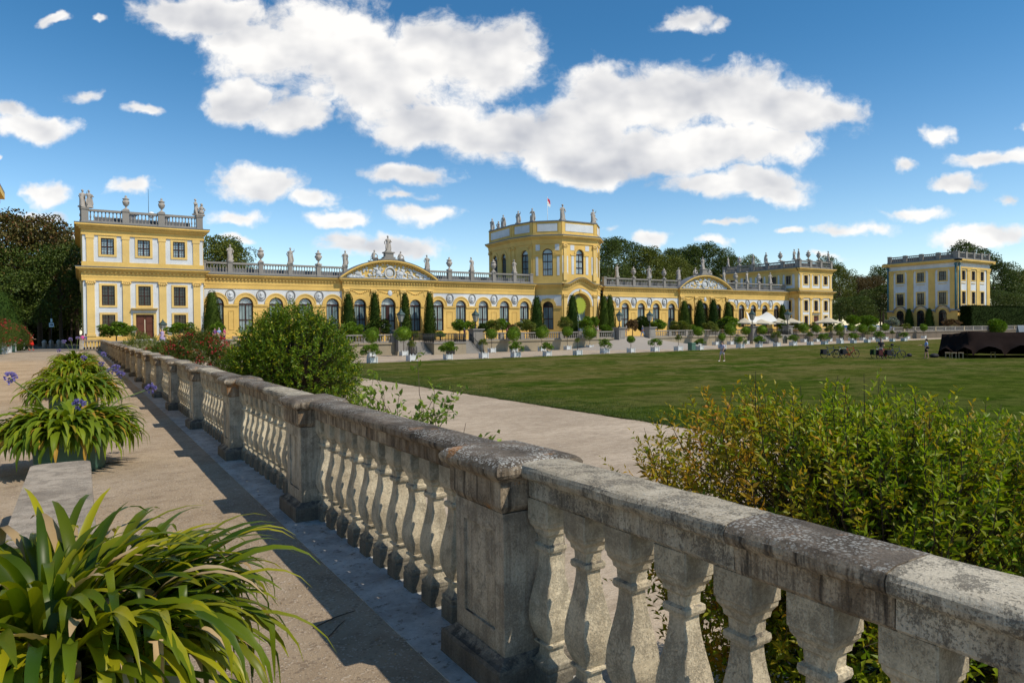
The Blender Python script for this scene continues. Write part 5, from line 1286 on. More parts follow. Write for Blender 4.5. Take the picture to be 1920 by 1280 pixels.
# ------------------------------------------------------------------ terrace walls, balustrades, ramp and stairs in front of the orangery
TY = 80.0
TB = frame(0, TY, 1, 0)
m_ = MB(); m_.lathe([(0.085, 0), (0.085, 0.09), (0.05, 0.14), (0.10, 0.30), (0.055, 0.55), (0.045, 0.66), (0.085, 0.72), (0.085, 0.78)], n=8, smooth=False, capt=False)
TBM = m_.mesh('baluster', FSTONE)
def terrace_run(x0, x1, label, wall=True, zt=0.1, bay=3.6, wm=None):
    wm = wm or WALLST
    t = empty('terrace_balustrade', ((x0 + x1) / 2, TY, LOW), 0, label, 'balustrade', 'terrace balustrades in front of the orangery')
    if wall:
        m_ = MB(); m_.fbox(TB, x0, x1, LOW - 0.05, zt - 0.12, -0.3, 0.0); 
        n = int((x1 - x0) / bay)
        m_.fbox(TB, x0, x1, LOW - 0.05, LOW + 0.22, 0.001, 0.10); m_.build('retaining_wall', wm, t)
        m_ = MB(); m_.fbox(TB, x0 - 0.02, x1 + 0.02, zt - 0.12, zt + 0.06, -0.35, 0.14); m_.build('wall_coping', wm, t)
    n = max(1, round((x1 - x0) / bay)); w_ = (x1 - x0) / n; cnt = 0; st = MB()
    m_ = MB(); m_.fbox(TB, x0, x1, zt + 0.061, zt + 0.18, -0.22, 0.04); m_.build('plinth', FSTONE, t)
    for i in range(n + 1):
        u = x0 + w_ * i; u = min(max(u, x0 + 0.25), x1 - 0.25)
        m_ = MB(); m_.fbox(TB, u - 0.25, u + 0.25, zt + 0.062, zt + 1.13, -0.30, 0.08); m_.fbox(TB, u - 0.30, u + 0.30, zt + 1.0, zt + 1.15, -0.34, 0.13); m_.build('pier', FSTONE if i % 3 else WALLST, t)
        if i < n:
            a = x0 + w_ * i + (0.5 if i == 0 else 0.25); b = x0 + w_ * (i + 1) - (0.5 if i == n - 1 else 0.25)
            m_ = MB(); m_.fbox(TB, a, b, zt + 0.96, zt + 1.11, -0.24, 0.06); m_.build('rail', FSTONE, t)
            k = max(1, int((b - a) / 0.36))
            for j in range(k):
                uu__ = a + (b - a) * (j + 0.5) / k
                if cnt < 100: link('baluster', TBM, t, (uu__ - (x0 + x1) / 2, 0.09, zt + 0.18 - LOW)); cnt += 1
                else: st.lathe([(0.085, 0), (0.05, 0.14), (0.10, 0.30), (0.045, 0.66), (0.085, 0.78)], uu__, TY + 0.09, zt + 0.18, n=6, smooth=False, capt=False)
    if st.v: tag(st.build('baluster', FSTONE, t), kind='stuff')
terrace_run(14.2, 33.2, 'terrace balustrade between the big dark shrub and the first lantern pillar', zt=0.1)
terrace_run(45.5, 69.2, 'terrace balustrade between the second lantern pillar and the ramp', zt=0.1)
terrace_run(77.1, 100.0, 'terrace balustrade from the ramp rightwards to the lantern pillar by the sail awning', zt=0.1)
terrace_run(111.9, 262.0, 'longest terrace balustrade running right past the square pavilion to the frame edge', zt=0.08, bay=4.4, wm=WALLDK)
# low wall and steps in front of the left pavilion
m_ = MB(); m_.box(2.06, 14.2, 80.0, 89.9, -1.5, 0.80); tag(m_.build('raised_forecourt', M_GRV), kind='structure')
t = empty('forecourt_wall', (5, 79.9, LOW), 0, 'low dark capped stone wall with steps in front of the left pavilion door', 'wall')
sx0, sx1 = 6.5, 9.3
for (a, b) in ((2.1, sx0), (sx1 + 0.6, 14.2)):
    m_ = MB(); m_.box(a, b, 79.55, 79.98, LOW - 0.05, 0.78); m_.build('wall', WALLST, t); m_ = MB(); m_.box(a - 0.05, b + 0.05, 79.45, 80.05, 0.782, 0.93); m_.build('coping', FSTONE, t)
m_ = MB(); m_.box(sx1 - 0.05, sx1 + 0.65, 79.3, 80.0, LOW - 0.05, 1.15); m_.box(sx1 - 0.15, sx1 + 0.75, 79.2, 80.1, 1.151, 1.3); m_.build('pier', WALLST, t)
for k in range(12):
    m_ = MB(); m_.box(sx0, sx1 - 0.05, 75.9 + k * 0.34, 79.98, LOW - 0.05 + k * 0.183, LOW - 0.05 + (k + 1) * 0.183); m_.build('step', FSTONE, t)
# ramp
m_ = MB()
xa, xb = 70.9, 75.4; ya = TY + 0.6
top = [(xa, TY, 0.21), (xb, TY, 0.21)]
N = 24; arcp = []
for k in range(N + 1):
    a = PI + PI * k / N; arcp.append((73.15 + 13.0 * math.cos(a), TY + 11.5 * math.sin(a) * 1.0, LOW + 0.004))
mid = []
for k in range(N + 1):
    f = k / N; tx = xa + (xb - xa) * f; tp = Vector((tx, TY, 0.21)); e = Vector(arcp[k]); q = tp.lerp(e, 0.45); q.z = 0.21 + (LOW - 0.21) * 0.52 ; mid.append(tuple(q))
tpl = [(xa + (xb - xa) * k / N, TY, 0.215) for k in range(N + 1)]
m_.add(tpl + mid + arcp, [(r0 * (N + 1) + k, (r0 + 1) * (N + 1) + k, (r0 + 1) * (N + 1) + k + 1, r0 * (N + 1) + k + 1) for r0 in range(2) for k in range(N)])
m_.add([(xa, TY, 0.215), (xb, TY, 0.215), (xb, ya, 0.215), (xa, ya, 0.215)], [(0, 1, 2, 3)])
struct('ramp', m_, mat('ramp_gravel', plain((0.36, 0.32, 0.28), 0.12, 1.5, 0, 0.3), 0.95))
# stairs between lantern pillars
def stair_group(x0, x1, label):
    t = empty('garden_stairs', ((x0 + x1) / 2, 78, LOW), 0, label, 'stairs', 'double garden stairs below the terrace')
    a, b = x0 + 3.0, x1 - 3.2
    m_ = MB(); m_.box(a, b, 76.6, TY + 0.05, LOW - 0.05, -0.02); m_.build('landing', WALLST, t)
    m_ = MB(); m_.box(a - 0.08, b + 0.08, 76.5, TY, -0.018, 0.12); m_.build('landing_coping', FSTONE, t)
    m_ = MB(); m_.ribbon(frame(0, 76.6, 1, 0), arc((a + b) / 2, LOW + 0.75, 0.62, 12), 0.2, 0.0, 0.08, vertical=False); m_.build('grotto_arch', FSTONE, t)
    c = (a + b) / 2; A = arc(c, LOW + 0.75, 0.62, 12); Fx = frame(0, 76.6, 1, 0)
    m_ = MB(); m_.add([Fx(u, z, 0.02) for u, z in A] + [Fx(c + 0.62, LOW, 0.02), Fx(c - 0.62, LOW, 0.02)], [tuple(range(len(A) + 2))]); m_.add([Fx(u, z, 0.0) for u, z in A], [tuple(range(len(A)))]); m_.build('grotto_door', GL2, t)
    for (sa, sb) in ((x0 + 0.8, a - 0.09), (b + 0.09, x1 - 0.8)):
        for k in range(8):
            m_ = MB(); z1 = 0.16 - k * 0.195; m_.box(sa, sb, TY - 0.34 * (k + 1) - 0.3, TY - 0.34 * k - 0.3, LOW - 0.05, z1); m_.build('step', FSTONE, t)
        m_ = MB(); m_.box(sa, sb, TY - 0.30, TY + 0.2, LOW, 0.19); m_.build('step', FSTONE, t)
    m_ = MB()
    for xx in (sa, sb):
        pass
    def rail_(P, n):
        for z_ in (0.25, 1.0): m_.tube([(p[0], p[1], p[2] + z_) for p in P], 0.03, 4)
        for (p, q) in zip(P, P[1:]):
            for i in range(n + 1):
                f = i / n; r = Vector(p).lerp(Vector(q), f); m_.tube([(r.x, r.y, r.z + 0.02), (r.x, r.y, r.z + 1.05)], 0.022 if i % 4 else 0.045, 4)
    rail_([(a, 79.9, 0.12), (a, 76.65, 0.12), (b, 76.65, 0.12), (b, 79.9, 0.12)], 22)
    m_.build('railing', IRON, t)
    m_ = MB(); rail_([(x0 + 0.85, 79.7, 0.1), (x0 + 0.85, 77.0, LOW)], 12); m_.build('railing', IRON, t)
    m_ = MB(); rail_([(x1 - 0.85, 79.7, 0.1), (x1 - 0.85, 77.0, LOW)], 12); m_.build('railing', IRON, t)
    m_ = MB(); rail_([(a - 0.5, 81.5, 0.2), (b + 1.2, 81.5, 0.2)], 30); m_.build('railing', IRON, t)
stair_group(34.0, 44.7, 'stone garden stairs with iron railings and arched grotto door below the left wing')
stair_group(101.0, 110.8, 'stone garden stairs with iron railings below the cream parasols on the right')
def lantern_pillar(x, label, w_=0.72, zt=1.78, y=TY):
    t = empty('lantern_pillar', (x, y - 0.2, LOW), 0, label, 'pillar', 'stone pillars carrying lanterns along the terrace')
    yy = y - 0.2
    m_ = MB(); m_.box(x - w_ - 0.18, x + w_ + 0.18, yy - w_ - 0.18, yy + w_ + 0.18, LOW - 0.05, LOW + 0.5, 0, 0.1, 0.1); m_.build('base', WALLST, t)
    m_ = MB(); m_.box(x - w_, x + w_, yy - w_, yy + w_, LOW + 0.5, zt - 0.28); 
    for s in (-1, 1): m_.box(x - 0.4, x + 0.4, yy + s * (w_ + 0.001), yy + s * (w_ + 0.04), 0.2, zt - 0.5)
    m_.build('shaft', FSTONE, t)
    m_ = MB(); m_.box(x - w_ - 0.1, x + w_ + 0.1, yy - w_ - 0.1, yy + w_ + 0.1, zt - 0.28, zt - 0.14); m_.box(x - w_ - 0.2, x + w_ + 0.2, yy - w_ - 0.2, yy + w_ + 0.2, zt - 0.139, zt); m_.build('cap', FSTONE, t)
    return t
def lantern(x, y, z, label, s=1.0, group='patinated lanterns on stone pillars'):
    t = empty('lantern', (x, y, z), 0, label, 'lamp', group)
    m_ = MB(); m_.lathe([(0.28 * s, 0), (0.24 * s, 0.06 * s), (0.10 * s, 0.14 * s), (0.06 * s, 0.5 * s), (0.09 * s, 0.56 * s), (0.05 * s, 0.62 * s), (0.07 * s, 0.82 * s)], n=10); link('post', m_.mesh('post', IRON), t)
    m_ = MB(); m_.lathe([(0.22 * s, 0.86 * s), (0.44 * s, 1.62 * s)], n=6, smooth=False); link('glass', m_.mesh('glass', LGLASS), t)
    m_ = MB()
    m_.lathe([(0.08 * s, 0.80 * s), (0.25 * s, 0.86 * s), (0.08 * s, 0.88 * s)], n=6, smooth=False)
    for k in range(6):
        a = 2 * PI * k / 6; m_.tube([(0.23 * s * math.cos(a), 0.23 * s * math.sin(a), 0.86 * s), (0.455 * s * math.cos(a), 0.455 * s * math.sin(a), 1.62 * s)], 0.022 * s, 4)
    m_.lathe([(0.47 * s, 1.60 * s), (0.55 * s, 1.66 * s), (0.52 * s, 1.74 * s), (0.20 * s, 2.02 * s), (0.17 * s, 2.10 * s), (0.09 * s, 2.18 * s), (0.03 * s, 2.4 * s)], n=6, smooth=False)
    link('lantern_frame', m_.mesh('lantern_frame', VERD), t); return t
for x, l1, l2 in ((34.0, 'stone lantern pillar left of the garden stairs below the left gable', 'lantern left of the garden stairs in front of the left gable'),
                  (44.7, 'dark stained stone lantern pillar right of the left garden stairs', 'lantern on the dark stained pillar right of the left garden stairs'),
                  (70.0, 'stone lantern pillar at the left side of the ramp top', 'lantern at the left side of the ramp beside the tower'),
                  (76.3, 'stone lantern pillar at the right side of the ramp top', 'lantern at the right side of the ramp with dark bush behind'),
                  (101.0, 'stone lantern pillar in front of the white sail awning', 'lantern in front of the white sail awning'),
                  (111.0, 'stone lantern pillar with blackened base beside the cream parasols', 'lantern rightmost of the terrace row before the right pavilion')):
    lantern_pillar(x, l1, 0.70 if x < 60 else 0.62); lantern(x, TY - 0.2, 1.78, l2, 1.12 if x < 90 else 1.25)
lantern(5.05, 88.2, 0.80, 'small lantern left of the brown door of the left pavilion', 0.8, 'door lanterns'); lantern(8.0, 87.4, 1.25, 'small dark lantern on a pedestal right of the brown door', 0.85, 'door lanterns')
m_ = MB(); m_.box(7.6, 8.4, 87.0, 87.8, 0.79, 1.25, 0, 0.06, 0.06); tag(m_.build('pedestal', WALLST), 'small stone pedestal under the dark door lantern', 'pedestal')

# ------------------------------------------------------------------ statues and urns
r0_ = random.Random(77)
def statue_mesh(v):
    r = random.Random(100 + v); m_ = MB(); lean = r.uniform(-0.06, 0.06)
    m_.cbox(0, 0, 0, 0.14, 0.34, 0.30); m_.cbox(0, 0, 0.14, 0.20, 0.28, 0.26)
    rings = [(0.20, 0.30, 0.26, 0), (0.45, 0.27, 0.23, 0), (0.75, 0.24, 0.20, lean), (1.02, 0.25, 0.20, lean * 1.5), (1.15, 0.21, 0.17, lean), (1.30, 0.24, 0.17, 0), (1.48, 0.30, 0.17, -lean), (1.56, 0.24, 0.14, -lean), (1.62, 0.09, 0.09, -lean), (1.70, 0.075, 0.08, -lean)]
    n = 12; vs = []; fs = []
    for j, (z, a, b, dx) in enumerate(rings):
        for k in range(n):
            t = 2 * PI * k / n; q = 1 + (0.10 * math.sin(5 * t + j) if j < 6 else 0); vs.append((dx + a * q * math.cos(t), b * q * math.sin(t), z))
    for j in range(len(rings) - 1):
        for k in range(n): fs.append((j * n + k, j * n + (k + 1) % n, (j + 1) * n + (k + 1) % n, (j + 1) * n + k))
    m_.add(vs, fs, 0, True)
    m_.ell((-lean, -0.02, 1.83), (0.10, 0.12, 0.15), 8, 7); m_.ell((-lean, 0.04, 1.88), (0.12, 0.12, 0.12), 8, 6)
    if v % 4 == 0: A = [(0.27, 0, 1.48), (0.42, -0.05, 1.2), (0.30, -0.2, 1.0)]; B = [(-0.27, 0, 1.48), (-0.36, 0.0, 1.2), (-0.26, -0.18, 1.32)]
    elif v % 4 == 1: A = [(0.27, 0, 1.48), (0.40, -0.1, 1.25), (0.12, -0.24, 1.25)]; B = [(-0.27, 0, 1.48), (-0.42, 0.0, 1.2), (-0.40, -0.05, 0.92)]
    elif v % 4 == 2: A = [(0.27, 0, 1.48), (0.48, -0.05, 1.55), (0.50, -0.1, 1.85)]; B = [(-0.27, 0, 1.48), (-0.38, 0.0, 1.2), (-0.30, -0.1, 0.95)]
    else: A = [(0.27, 0, 1.48), (0.36, 0.0, 1.2), (0.32, -0.02, 0.95)]; B = [(-0.27, 0, 1.48), (-0.40, -0.08, 1.25), (-0.05, -0.22, 1.38)]
    for P in (A, B): m_.tube(P, [0.085, 0.065, 0.045], 6)
    m_.tube([(0.24, 0.03, 1.5), (0.28, 0.12, 1.0), (0.36, 0.1, 0.45), (0.30, 0.05, 0.2)], [0.06, 0.10, 0.12, 0.08], 6)
    if v % 2: m_.tube([(-0.26, -0.1, 0.2), (-0.30, -0.12, 0.6), (-0.28, -0.08, 0.95)], [0.10, 0.08, 0.06], 6)
    return m_.mesh('statue', STAT)
SM = [statue_mesh(v) for v in range(4)]
def urn_mesh():
    m_ = MB(); m_.cbox(0, 0, 0, 0.12, 0.30); m_.lathe([(0.24, 0.12), (0.20, 0.18), (0.09, 0.30), (0.08, 0.42), (0.12, 0.46), (0.28, 0.62), (0.36, 0.85), (0.37, 1.05), (0.30, 1.15), (0.24, 1.22), (0.36, 1.28), (0.38, 1.33), (0.22, 1.42), (0.10, 1.52), (0.13, 1.60), (0.10, 1.70), (0.02, 1.76)], n=14)
    for k in range(4): a = PI / 4 + k * PI / 2; m_.ell((0.36 * math.cos(a), 0.36 * math.sin(a), 0.95), (0.09, 0.09, 0.13), 6, 5)
    return m_.mesh('urn', STAT)
UM = urn_mesh()
def putto_mesh():
    m_ = MB(); m_.cbox(0, 0, 0, 0.12, 0.3); m_.ell((0, 0, 0.35), (0.30, 0.26, 0.26)); m_.ell((0.02, 0, 0.72), (0.20, 0.17, 0.30)); m_.ell((0.04, -0.02, 1.10), (0.13, 0.14, 0.16)); m_.tube([(0.15, 0, 0.85), (0.34, -0.1, 0.62), (0.28, -0.25, 0.5)], 0.06); m_.tube([(-0.12, 0, 0.85), (-0.30, -0.1, 0.7), (-0.2, -0.2, 0.45)], 0.06)
    return m_.mesh('putto', STAT)
PM = putto_mesh()
def reclin_mesh():
    m_ = MB(); m_.box(-0.9, 0.8, -0.3, 0.3, 0, 0.12); m_.tube([(-0.25, 0, 0.3), (-0.20, 0, 0.75), (-0.12, 0, 1.15), (-0.10, 0, 1.28)], [0.26, 0.20, 0.22, 0.09], 8); m_.ell((-0.08, -0.02, 1.45), (0.12, 0.13, 0.16))
    m_.tube([(-0.2, -0.1, 0.35), (0.25, -0.15, 0.62), (0.50, -0.12, 0.16)], [0.17, 0.13, 0.08]); m_.tube([(-0.2, 0.1, 0.3), (0.35, 0.1, 0.36), (0.75, 0.05, 0.14)], [0.17, 0.12, 0.07])
    m_.tube([(0.05, -0.1, 1.1), (0.30, -0.18, 0.85), (0.35, -0.15, 0.62)], [0.08, 0.06, 0.05]); m_.tube([(-0.28, 0.08, 1.1), (-0.5, 0.1, 0.7), (-0.6, 0.05, 0.2)], [0.08, 0.06, 0.06])
    return m_.mesh('seated_figure', STAT)
RM_ = reclin_mesh()
def sculpt(kind, x, y, z, label, s=1.0, rz=0.0, v=0):
    me = {'statue': SM[v % 4], 'urn': UM, 'putto': PM, 'seated_statue': RM_}[kind]
    o = link(kind, me, None, (x, y, z), rz, s)
    tag(o, label, 'urn' if kind == 'urn' else 'statue', {'statue': 'stone statues on the roof', 'urn': 'stone urns on the roof', 'putto': 'small stone putti on the roof', 'seated_statue': 'seated stone figures on the gables'}[kind]); return o
ys = YW + 0.05
wt = ['just right of the left pavilion', 'second post from the left pavilion', 'third post from the left pavilion', 'fourth post from the left pavilion', 'beside the left end of the left gable']
for i, (x, k) in enumerate(zip(postsL[1:], ('statue', 'urn', 'statue', 'urn', 'statue'))):
    sculpt(k, x, ys, 10.68, 'grey stone %s on the left wing balustrade, %s' % (k, wt[i]), 1.08 if k == 'statue' else 1.15, r0_.uniform(-0.5, 0.5), i)
wt = ['just right of the left gable', 'second post right of the left gable', 'third post right of the left gable', 'fourth post right of the left gable', 'next to the tower wall']
for i, (x, k) in enumerate(zip(postsL2[:5], ('statue', 'urn', 'statue', 'urn', 'statue'))):
    sculpt(k, x, ys, 10.68, 'grey stone %s on the left wing balustrade, %s' % (k, wt[i]), 1.08 if k == 'statue' else 1.15, r0_.uniform(-0.5, 0.5), i + 1)
wt = ['first post right of the tower', 'second post right of the tower', 'third post right of the tower', 'fourth post right of the tower', 'beside the left end of the right gable']
for i, (x, k) in enumerate(zip(postsR[1:], ('statue', 'urn', 'statue', 'urn', 'statue'))):
    sculpt(k, x, ys, 10.68, 'pale stone %s on the right wing balustrade, %s' % (k, wt[i]), 1.15, r0_.uniform(-0.5, 0.5), i + 2)
wt = ['just right of the right gable', 'second post right of the right gable', 'third post right of the right gable', 'fourth post right of the right gable', 'last before the right pavilion wall']
for i, (x, k) in enumerate(zip(postsR2[:5], ('statue', 'urn', 'statue', 'urn', 'statue'))):
    sculpt(k, x, ys, 10.68, 'pale stone %s on the right wing balustrade, %s' % (k, wt[i]), 1.15, r0_.uniform(-0.5, 0.5), i)
for (c, z, Rr, cz), nm in ((ped1, 'left'), (ped2, 'right')):
    yy = YW + 0.1
    sculpt('statue', c, yy, z, 'standing stone figure crowning the %s gable of the orangery' % nm, 1.2, 0, 1)
    zz = lambda d: cz + math.sqrt(Rr * Rr - d * d) + 0.02
    sculpt('seated_statue', c - 2.0, yy, zz(2.0) - 0.1, 'seated stone figure left of the %s gable crown' % nm, 1.05, 0); q = sculpt('seated_statue', c + 2.0, yy, zz(2.0) - 0.1, 'reclining stone figure right of the %s gable crown' % nm, 1.05, 0)
yr = 106.6
for i, (px, lab, k) in enumerate(((408, 'beside the left pavilion roof', 'putto'), (527, 'behind the left part of the left wing', 'statue'), (637, 'just left of the left gable', 'statue'), (788, 'just right of the left gable', 'putto'), (877, 'midway between gable and tower', 'putto'),
                               (1142, 'right behind the tower', 'putto'), (1206, 'behind the right wing near the tower', 'putto'), (1236, 'behind the right wing by its third post', 'putto'))):
    p = aty(px, 490, yr); sculpt(k, p.x, yr, 9.6 if k == 'putto' else 9.3, 'small distant figure on the rear roof, ' + lab, 1.0, 0.2, i)
m_ = MB(); m_.box(PX1, 62, 106.4, 106.9, 9.04, 9.6); m_.box(78, QX0, 106.4, 106.9, 9.04, 9.6); osub(m_, 'rear_parapet', FSTONE)
for (x, k, lab, v) in ((0.35, 'statue', 'stone statue at the far left corner of the left pavilion roof', 2), (1.0, 'statue', 'stone statue standing close beside the corner statue of the left pavilion roof', 1), (4.6, 'urn', 'left urn of the pair on the left pavilion roof', 0), (8.26, 'urn', 'right urn of the pair on the left pavilion roof', 0),
                       (11.95, 'statue', 'left figure of the pair on the right corner of the left pavilion roof', 3), (12.55, 'putto', 'shorter figure of the pair on the right corner of the left pavilion roof', 0)):
    sculpt(k, x + 0.05, 90.1, 15.80, lab, 1.0 if k == 'statue' else (0.98 if k == 'urn' else 1.2), 0.3 * v, v)
for (px, k, lab, v) in ((1365, 'statue', 'farthest statue on the right pavilion roof, over its rear left corner', 1), (1386, 'urn', 'rearmost urn on the side of the right pavilion roof', 0), (1412, 'statue', 'second statue from the rear on the right pavilion roof', 2), (1436, 'statue', 'middle statue on the side of the right pavilion roof', 3),
                       (1463, 'urn', 'large urn on the side of the right pavilion roof', 0), (1489, 'statue', 'left statue of the pair at the front corner of the right pavilion roof', 0)):
    p = atx(px, 480, QX0 + 0.1); sculpt(k, p.x, min(p.y, 109.7), 15.8, lab, 1.15 if k == 'statue' else 1.2, 0.4 * v, v)
for (px, k, lab, v) in ((1497.5, 'statue', 'right statue of the pair at the front corner of the right pavilion roof', 2), (1515.6, 'urn', 'left urn on the front of the right pavilion roof', 0), (1535, 'urn', 'right urn on the front of the right pavilion roof', 0), (1553, 'statue', 'statue at the right end of the right pavilion roof', 1)):
    p = aty(px, 480, 90.1); sculpt(k, p.x, 90.1, 15.8, lab, 1.15 if k == 'statue' else 1.2, 0.4 * v, v)
O2 = opoly(-0.35)
for (px, i0, i1, lab, k, v) in ((923, 7, 8, 'leftmost statue on the tower parapet', 'statue', 0), (935, 7, 8, 'small seated putto between the two leftmost tower statues', 'putto', 0), (944, 7, 8, 'second statue from the left on the tower parapet', 'statue', 1), (971, 8, 9, 'third statue from the left on the tower parapet', 'statue', 2), (999, 8, 9, 'fourth statue from the left on the tower parapet', 'statue', 3)):
    a = O2[i0]; b = O2[i1]; best = min((abs(((lambda q: 960 + F_PX * q.x / -q.z)(CAMR.transposed() @ (Vector((a.x + (b.x - a.x) * t / 40, a.y + (b.y - a.y) * t / 40, 19.4)) - Vector((0, 0, EYE))))) - px), t) for t in range(41))
    t = best[1] / 40; sculpt(k, a.x + (b.x - a.x) * t, a.y + (b.y - a.y) * t, 19.4, lab, 1.12, -1.2, v)
sculpt('statue', 67.2, 90.4, 19.4, 'large statue group above the left edge of the tower front', 1.35, 0, 0); sculpt('statue', 73.6, 90.4, 19.4, 'statue above the right edge of the tower front', 1.2, 0, 2); sculpt('putto', 74.3, 90.9, 19.4, 'putto leaning on the statue above the right edge of the tower front', 1.3, 0, 0)
p = aty(1092, 414, 109); sculpt('putto', p.x, 109.4, 19.4, 'small head high figure on the far side of the tower parapet', 1.0)
# flag, antenna, roof fittings
t = empty('flagpole', (68.2, 96, 17.0), 0, 'thin flagpole with a small red and white flag on the tower roof', 'flag')
m_ = MB(); m_.tube([(0, 0, 0), (0, 0, 7.3)], [0.05, 0.03], 6); link('pole', m_.mesh('pole', WPAINT), t)
FR_ = pmat('flag_red', (0.55, 0.03, 0.08))
m_ = MB()
for j in range(8):
    for i in range(6):
        q = lambda a, b: (0.04 + a * 0.10 - b * 0.015, 0.08 * math.sin(a * 1.3 + b * 0.6), 7.2 - b * 0.14 - a * 0.10)
        m_.add([q(i, j), q(i + 1, j), q(i + 1, j + 1), q(i, j + 1)], [(0, 1, 2, 3)], 0 if j < 4 else 1, True)
link('flag', m_.mesh('flag', [FR_, WPAINT]), t)
t = empty('antenna', (7.4, 96, 13.98), 0, 'thin antenna mast with small white dome on the left pavilion roof', 'antenna')
m_ = MB(); m_.tube([(0, 0, 0), (0, 0, 5.6)], [0.05, 0.015], 5); m_.tube([(0.25, 0, 0), (0.25, 0, 2.2)], 0.04, 5); link('mast', m_.mesh('mast', IRON), t)
m_ = MB(); m_.ell((0.3, 0, 2.4), (0.42, 0.42, 0.42)); link('dome', m_.mesh('dome', WPAINT), t)
for x, l in ((5.7, 'small dark roof vent left of the antenna'), (9.3, 'small dark roof vent right of the antenna')):
    m_ = MB(); m_.cbox(x, 97, 13.98, 16.3, 0.35); m_.cbox(x, 97, 16.3, 16.45, 0.5); tag(m_.build('roof_vent', SLATE), l, 'roof vent', 'roof vents')

# ------------------------------------------------------------------ trees behind and beside
CROWN = [crown_mesh('crown', 200 + k, 11000, 0.052, L_TREE[0], 70, 0.85) for k in range(3)]
CROWNS = {}
def crown_for(v, mi):
    if (v, mi) not in CROWNS:
        me = CROWN[v % 3] if mi == 0 else CROWN[v % 3].copy()
        if mi: me.materials[0] = L_TREE[mi]
        CROWNS[(v, mi)] = me
    return CROWNS[(v, mi)]
TKM = MB(); TKM.tube([(0, 0, 0), (0.01, 0, 0.4), (0, 0.02, 0.8), (0, 0, 1.0)], [0.035, 0.026, 0.02, 0.012], 8)
r_ = random.Random(4)
for k in range(7):
    a = r_.uniform(0, 6.28); h = r_.uniform(0.5, 0.85); TKM.tube([(0, 0, h), (math.cos(a) * 0.12, math.sin(a) * 0.12, h + 0.14), (math.cos(a) * 0.3, math.sin(a) * 0.3, h + 0.25)], [0.016, 0.011, 0.005], 5)
TKM = TKM.mesh('trunk', BARK)
tr_ = random.Random(8)
def tree(px, ytop, Y, rx, label, mi=0, hz=None, gz_=G0, low=0.30, cat='tree'):
    """crown whose top reaches image row ytop at distance Y"""
    p = aty(px, ytop, Y); H = p.z - gz_; hz = hz or H * (1 - low) / 2
    t = empty('tree', (p.x, Y, gz_), 0, label, cat, 'trees behind the orangery')
    v = tr_.randrange(3)
    link('crown', crown_for(v, mi), t, (0, 0, H - hz * 0.86), tr_.uniform(0, 6.28), (rx, rx, hz))
    link('trunk', TKM, t, (0, 0, -0.2), tr_.uniform(0, 6.28), (H * 0.55, H * 0.55, H * 0.72)); return t
TL = [ # px, ytop, Y, radius, mat, label
 (-28, 440, 116, 6.0, 0, 'dark tree cut by the left frame edge behind the red oleander'),
 (22, 406, 122, 7.5, 3, 'tall brownish tree with a rounded top at the far left'),
 (72, 413, 118, 7.0, 3, 'broad chestnut brown tree between the far left tree and the left pavilion'),
 (112, 452, 112, 5.5, 0, 'dark lower tree in the gap left of the left pavilion'),
 (142, 424, 128, 7.0, 0, 'green leafy tree touching the left corner of the left pavilion'),
 (398, 440, 128, 6.5, 1, 'olive tree rising above the wing just right of the left pavilion'),
 (436, 452, 135, 4.6, 0, 'darker tree right of the olive one behind the leftmost wing statue'),
 (352, 470, 132, 6.0, 0, 'dark tree mostly hidden behind the left pavilion'),
 (1140, 452, 150, 8.0, 0, 'dark green tree emerging from behind the right side of the tower'),
 (1172, 450, 158, 8.5, 0, 'rounded tree crown second to the right of the tower'),
 (1215, 468, 150, 8.0, 1, 'olive crown third to the right of the tower'),
 (1252, 474, 152, 7.5, 1, 'yellowish olive crown above the middle of the right wing'),
 (1268, 459, 172, 8.0, 0, 'dark crown behind the olive one above the right wing'),
 (1300, 463, 168, 7.5, 0, 'dark crown just left of the right gable statue'),
 (1335, 459, 165, 8.5, 0, 'tallest dark crown right of the right gable statue'),
 (1362, 474, 160, 7.0, 0, 'dark crown sloping down towards the right pavilion roof'),
 (1402, 476, 182, 5.5, 1, 'small round crown seen above the right pavilion balustrade'),
 (1545, 478, 160, 5.5, 0, 'thin dark tree peeping over the right corner of the right pavilion'),
 (1574, 498, 128, 5.5, 1, 'bushy green tree at the right edge of the right pavilion'),
 (1600, 514, 150, 7.0, 2, 'copper leaved tree between the two right hand buildings'),
 (1628, 512, 142, 6.5, 2, 'second copper brown tree nearer the square pavilion'),
 (1656, 494, 152, 7.0, 0, 'tall dark tree at the left edge of the square pavilion'),
 (1650, 536, 118, 7.5, 0, 'full green tree low in front of the tall dark one beside the square pavilion'),
 (1600, 552, 112, 6.0, 0, 'low dark tree between right pavilion and square pavilion'),
 (1818, 456, 126, 9.0, 0, 'dark tree showing above the square pavilion balustrade'),
 (1862, 486, 120, 9.5, 0, 'tree with ragged top right behind the square pavilion'),
 (1902, 500, 118, 9.0, 1, 'olive tree above the clipped hedge at the right edge'),
 (1945, 492, 122, 9.0, 0, 'dark tree cut by the right frame edge'),
 (1880, 545, 106, 8.0, 0, 'low dense tree just above the clipped hedge'),
 (1912, 535, 112, 8.5, 0, 'low dark tree between the hedge top and the right frame edge'),
]
for (px, yt, Y, rx, mi, lab) in TL: tree(px, yt, Y, rx, lab, mi, gz_=(-0.004 if px < 150 else G0), low=0.12 if px > 1500 or px < 150 else 0.3)
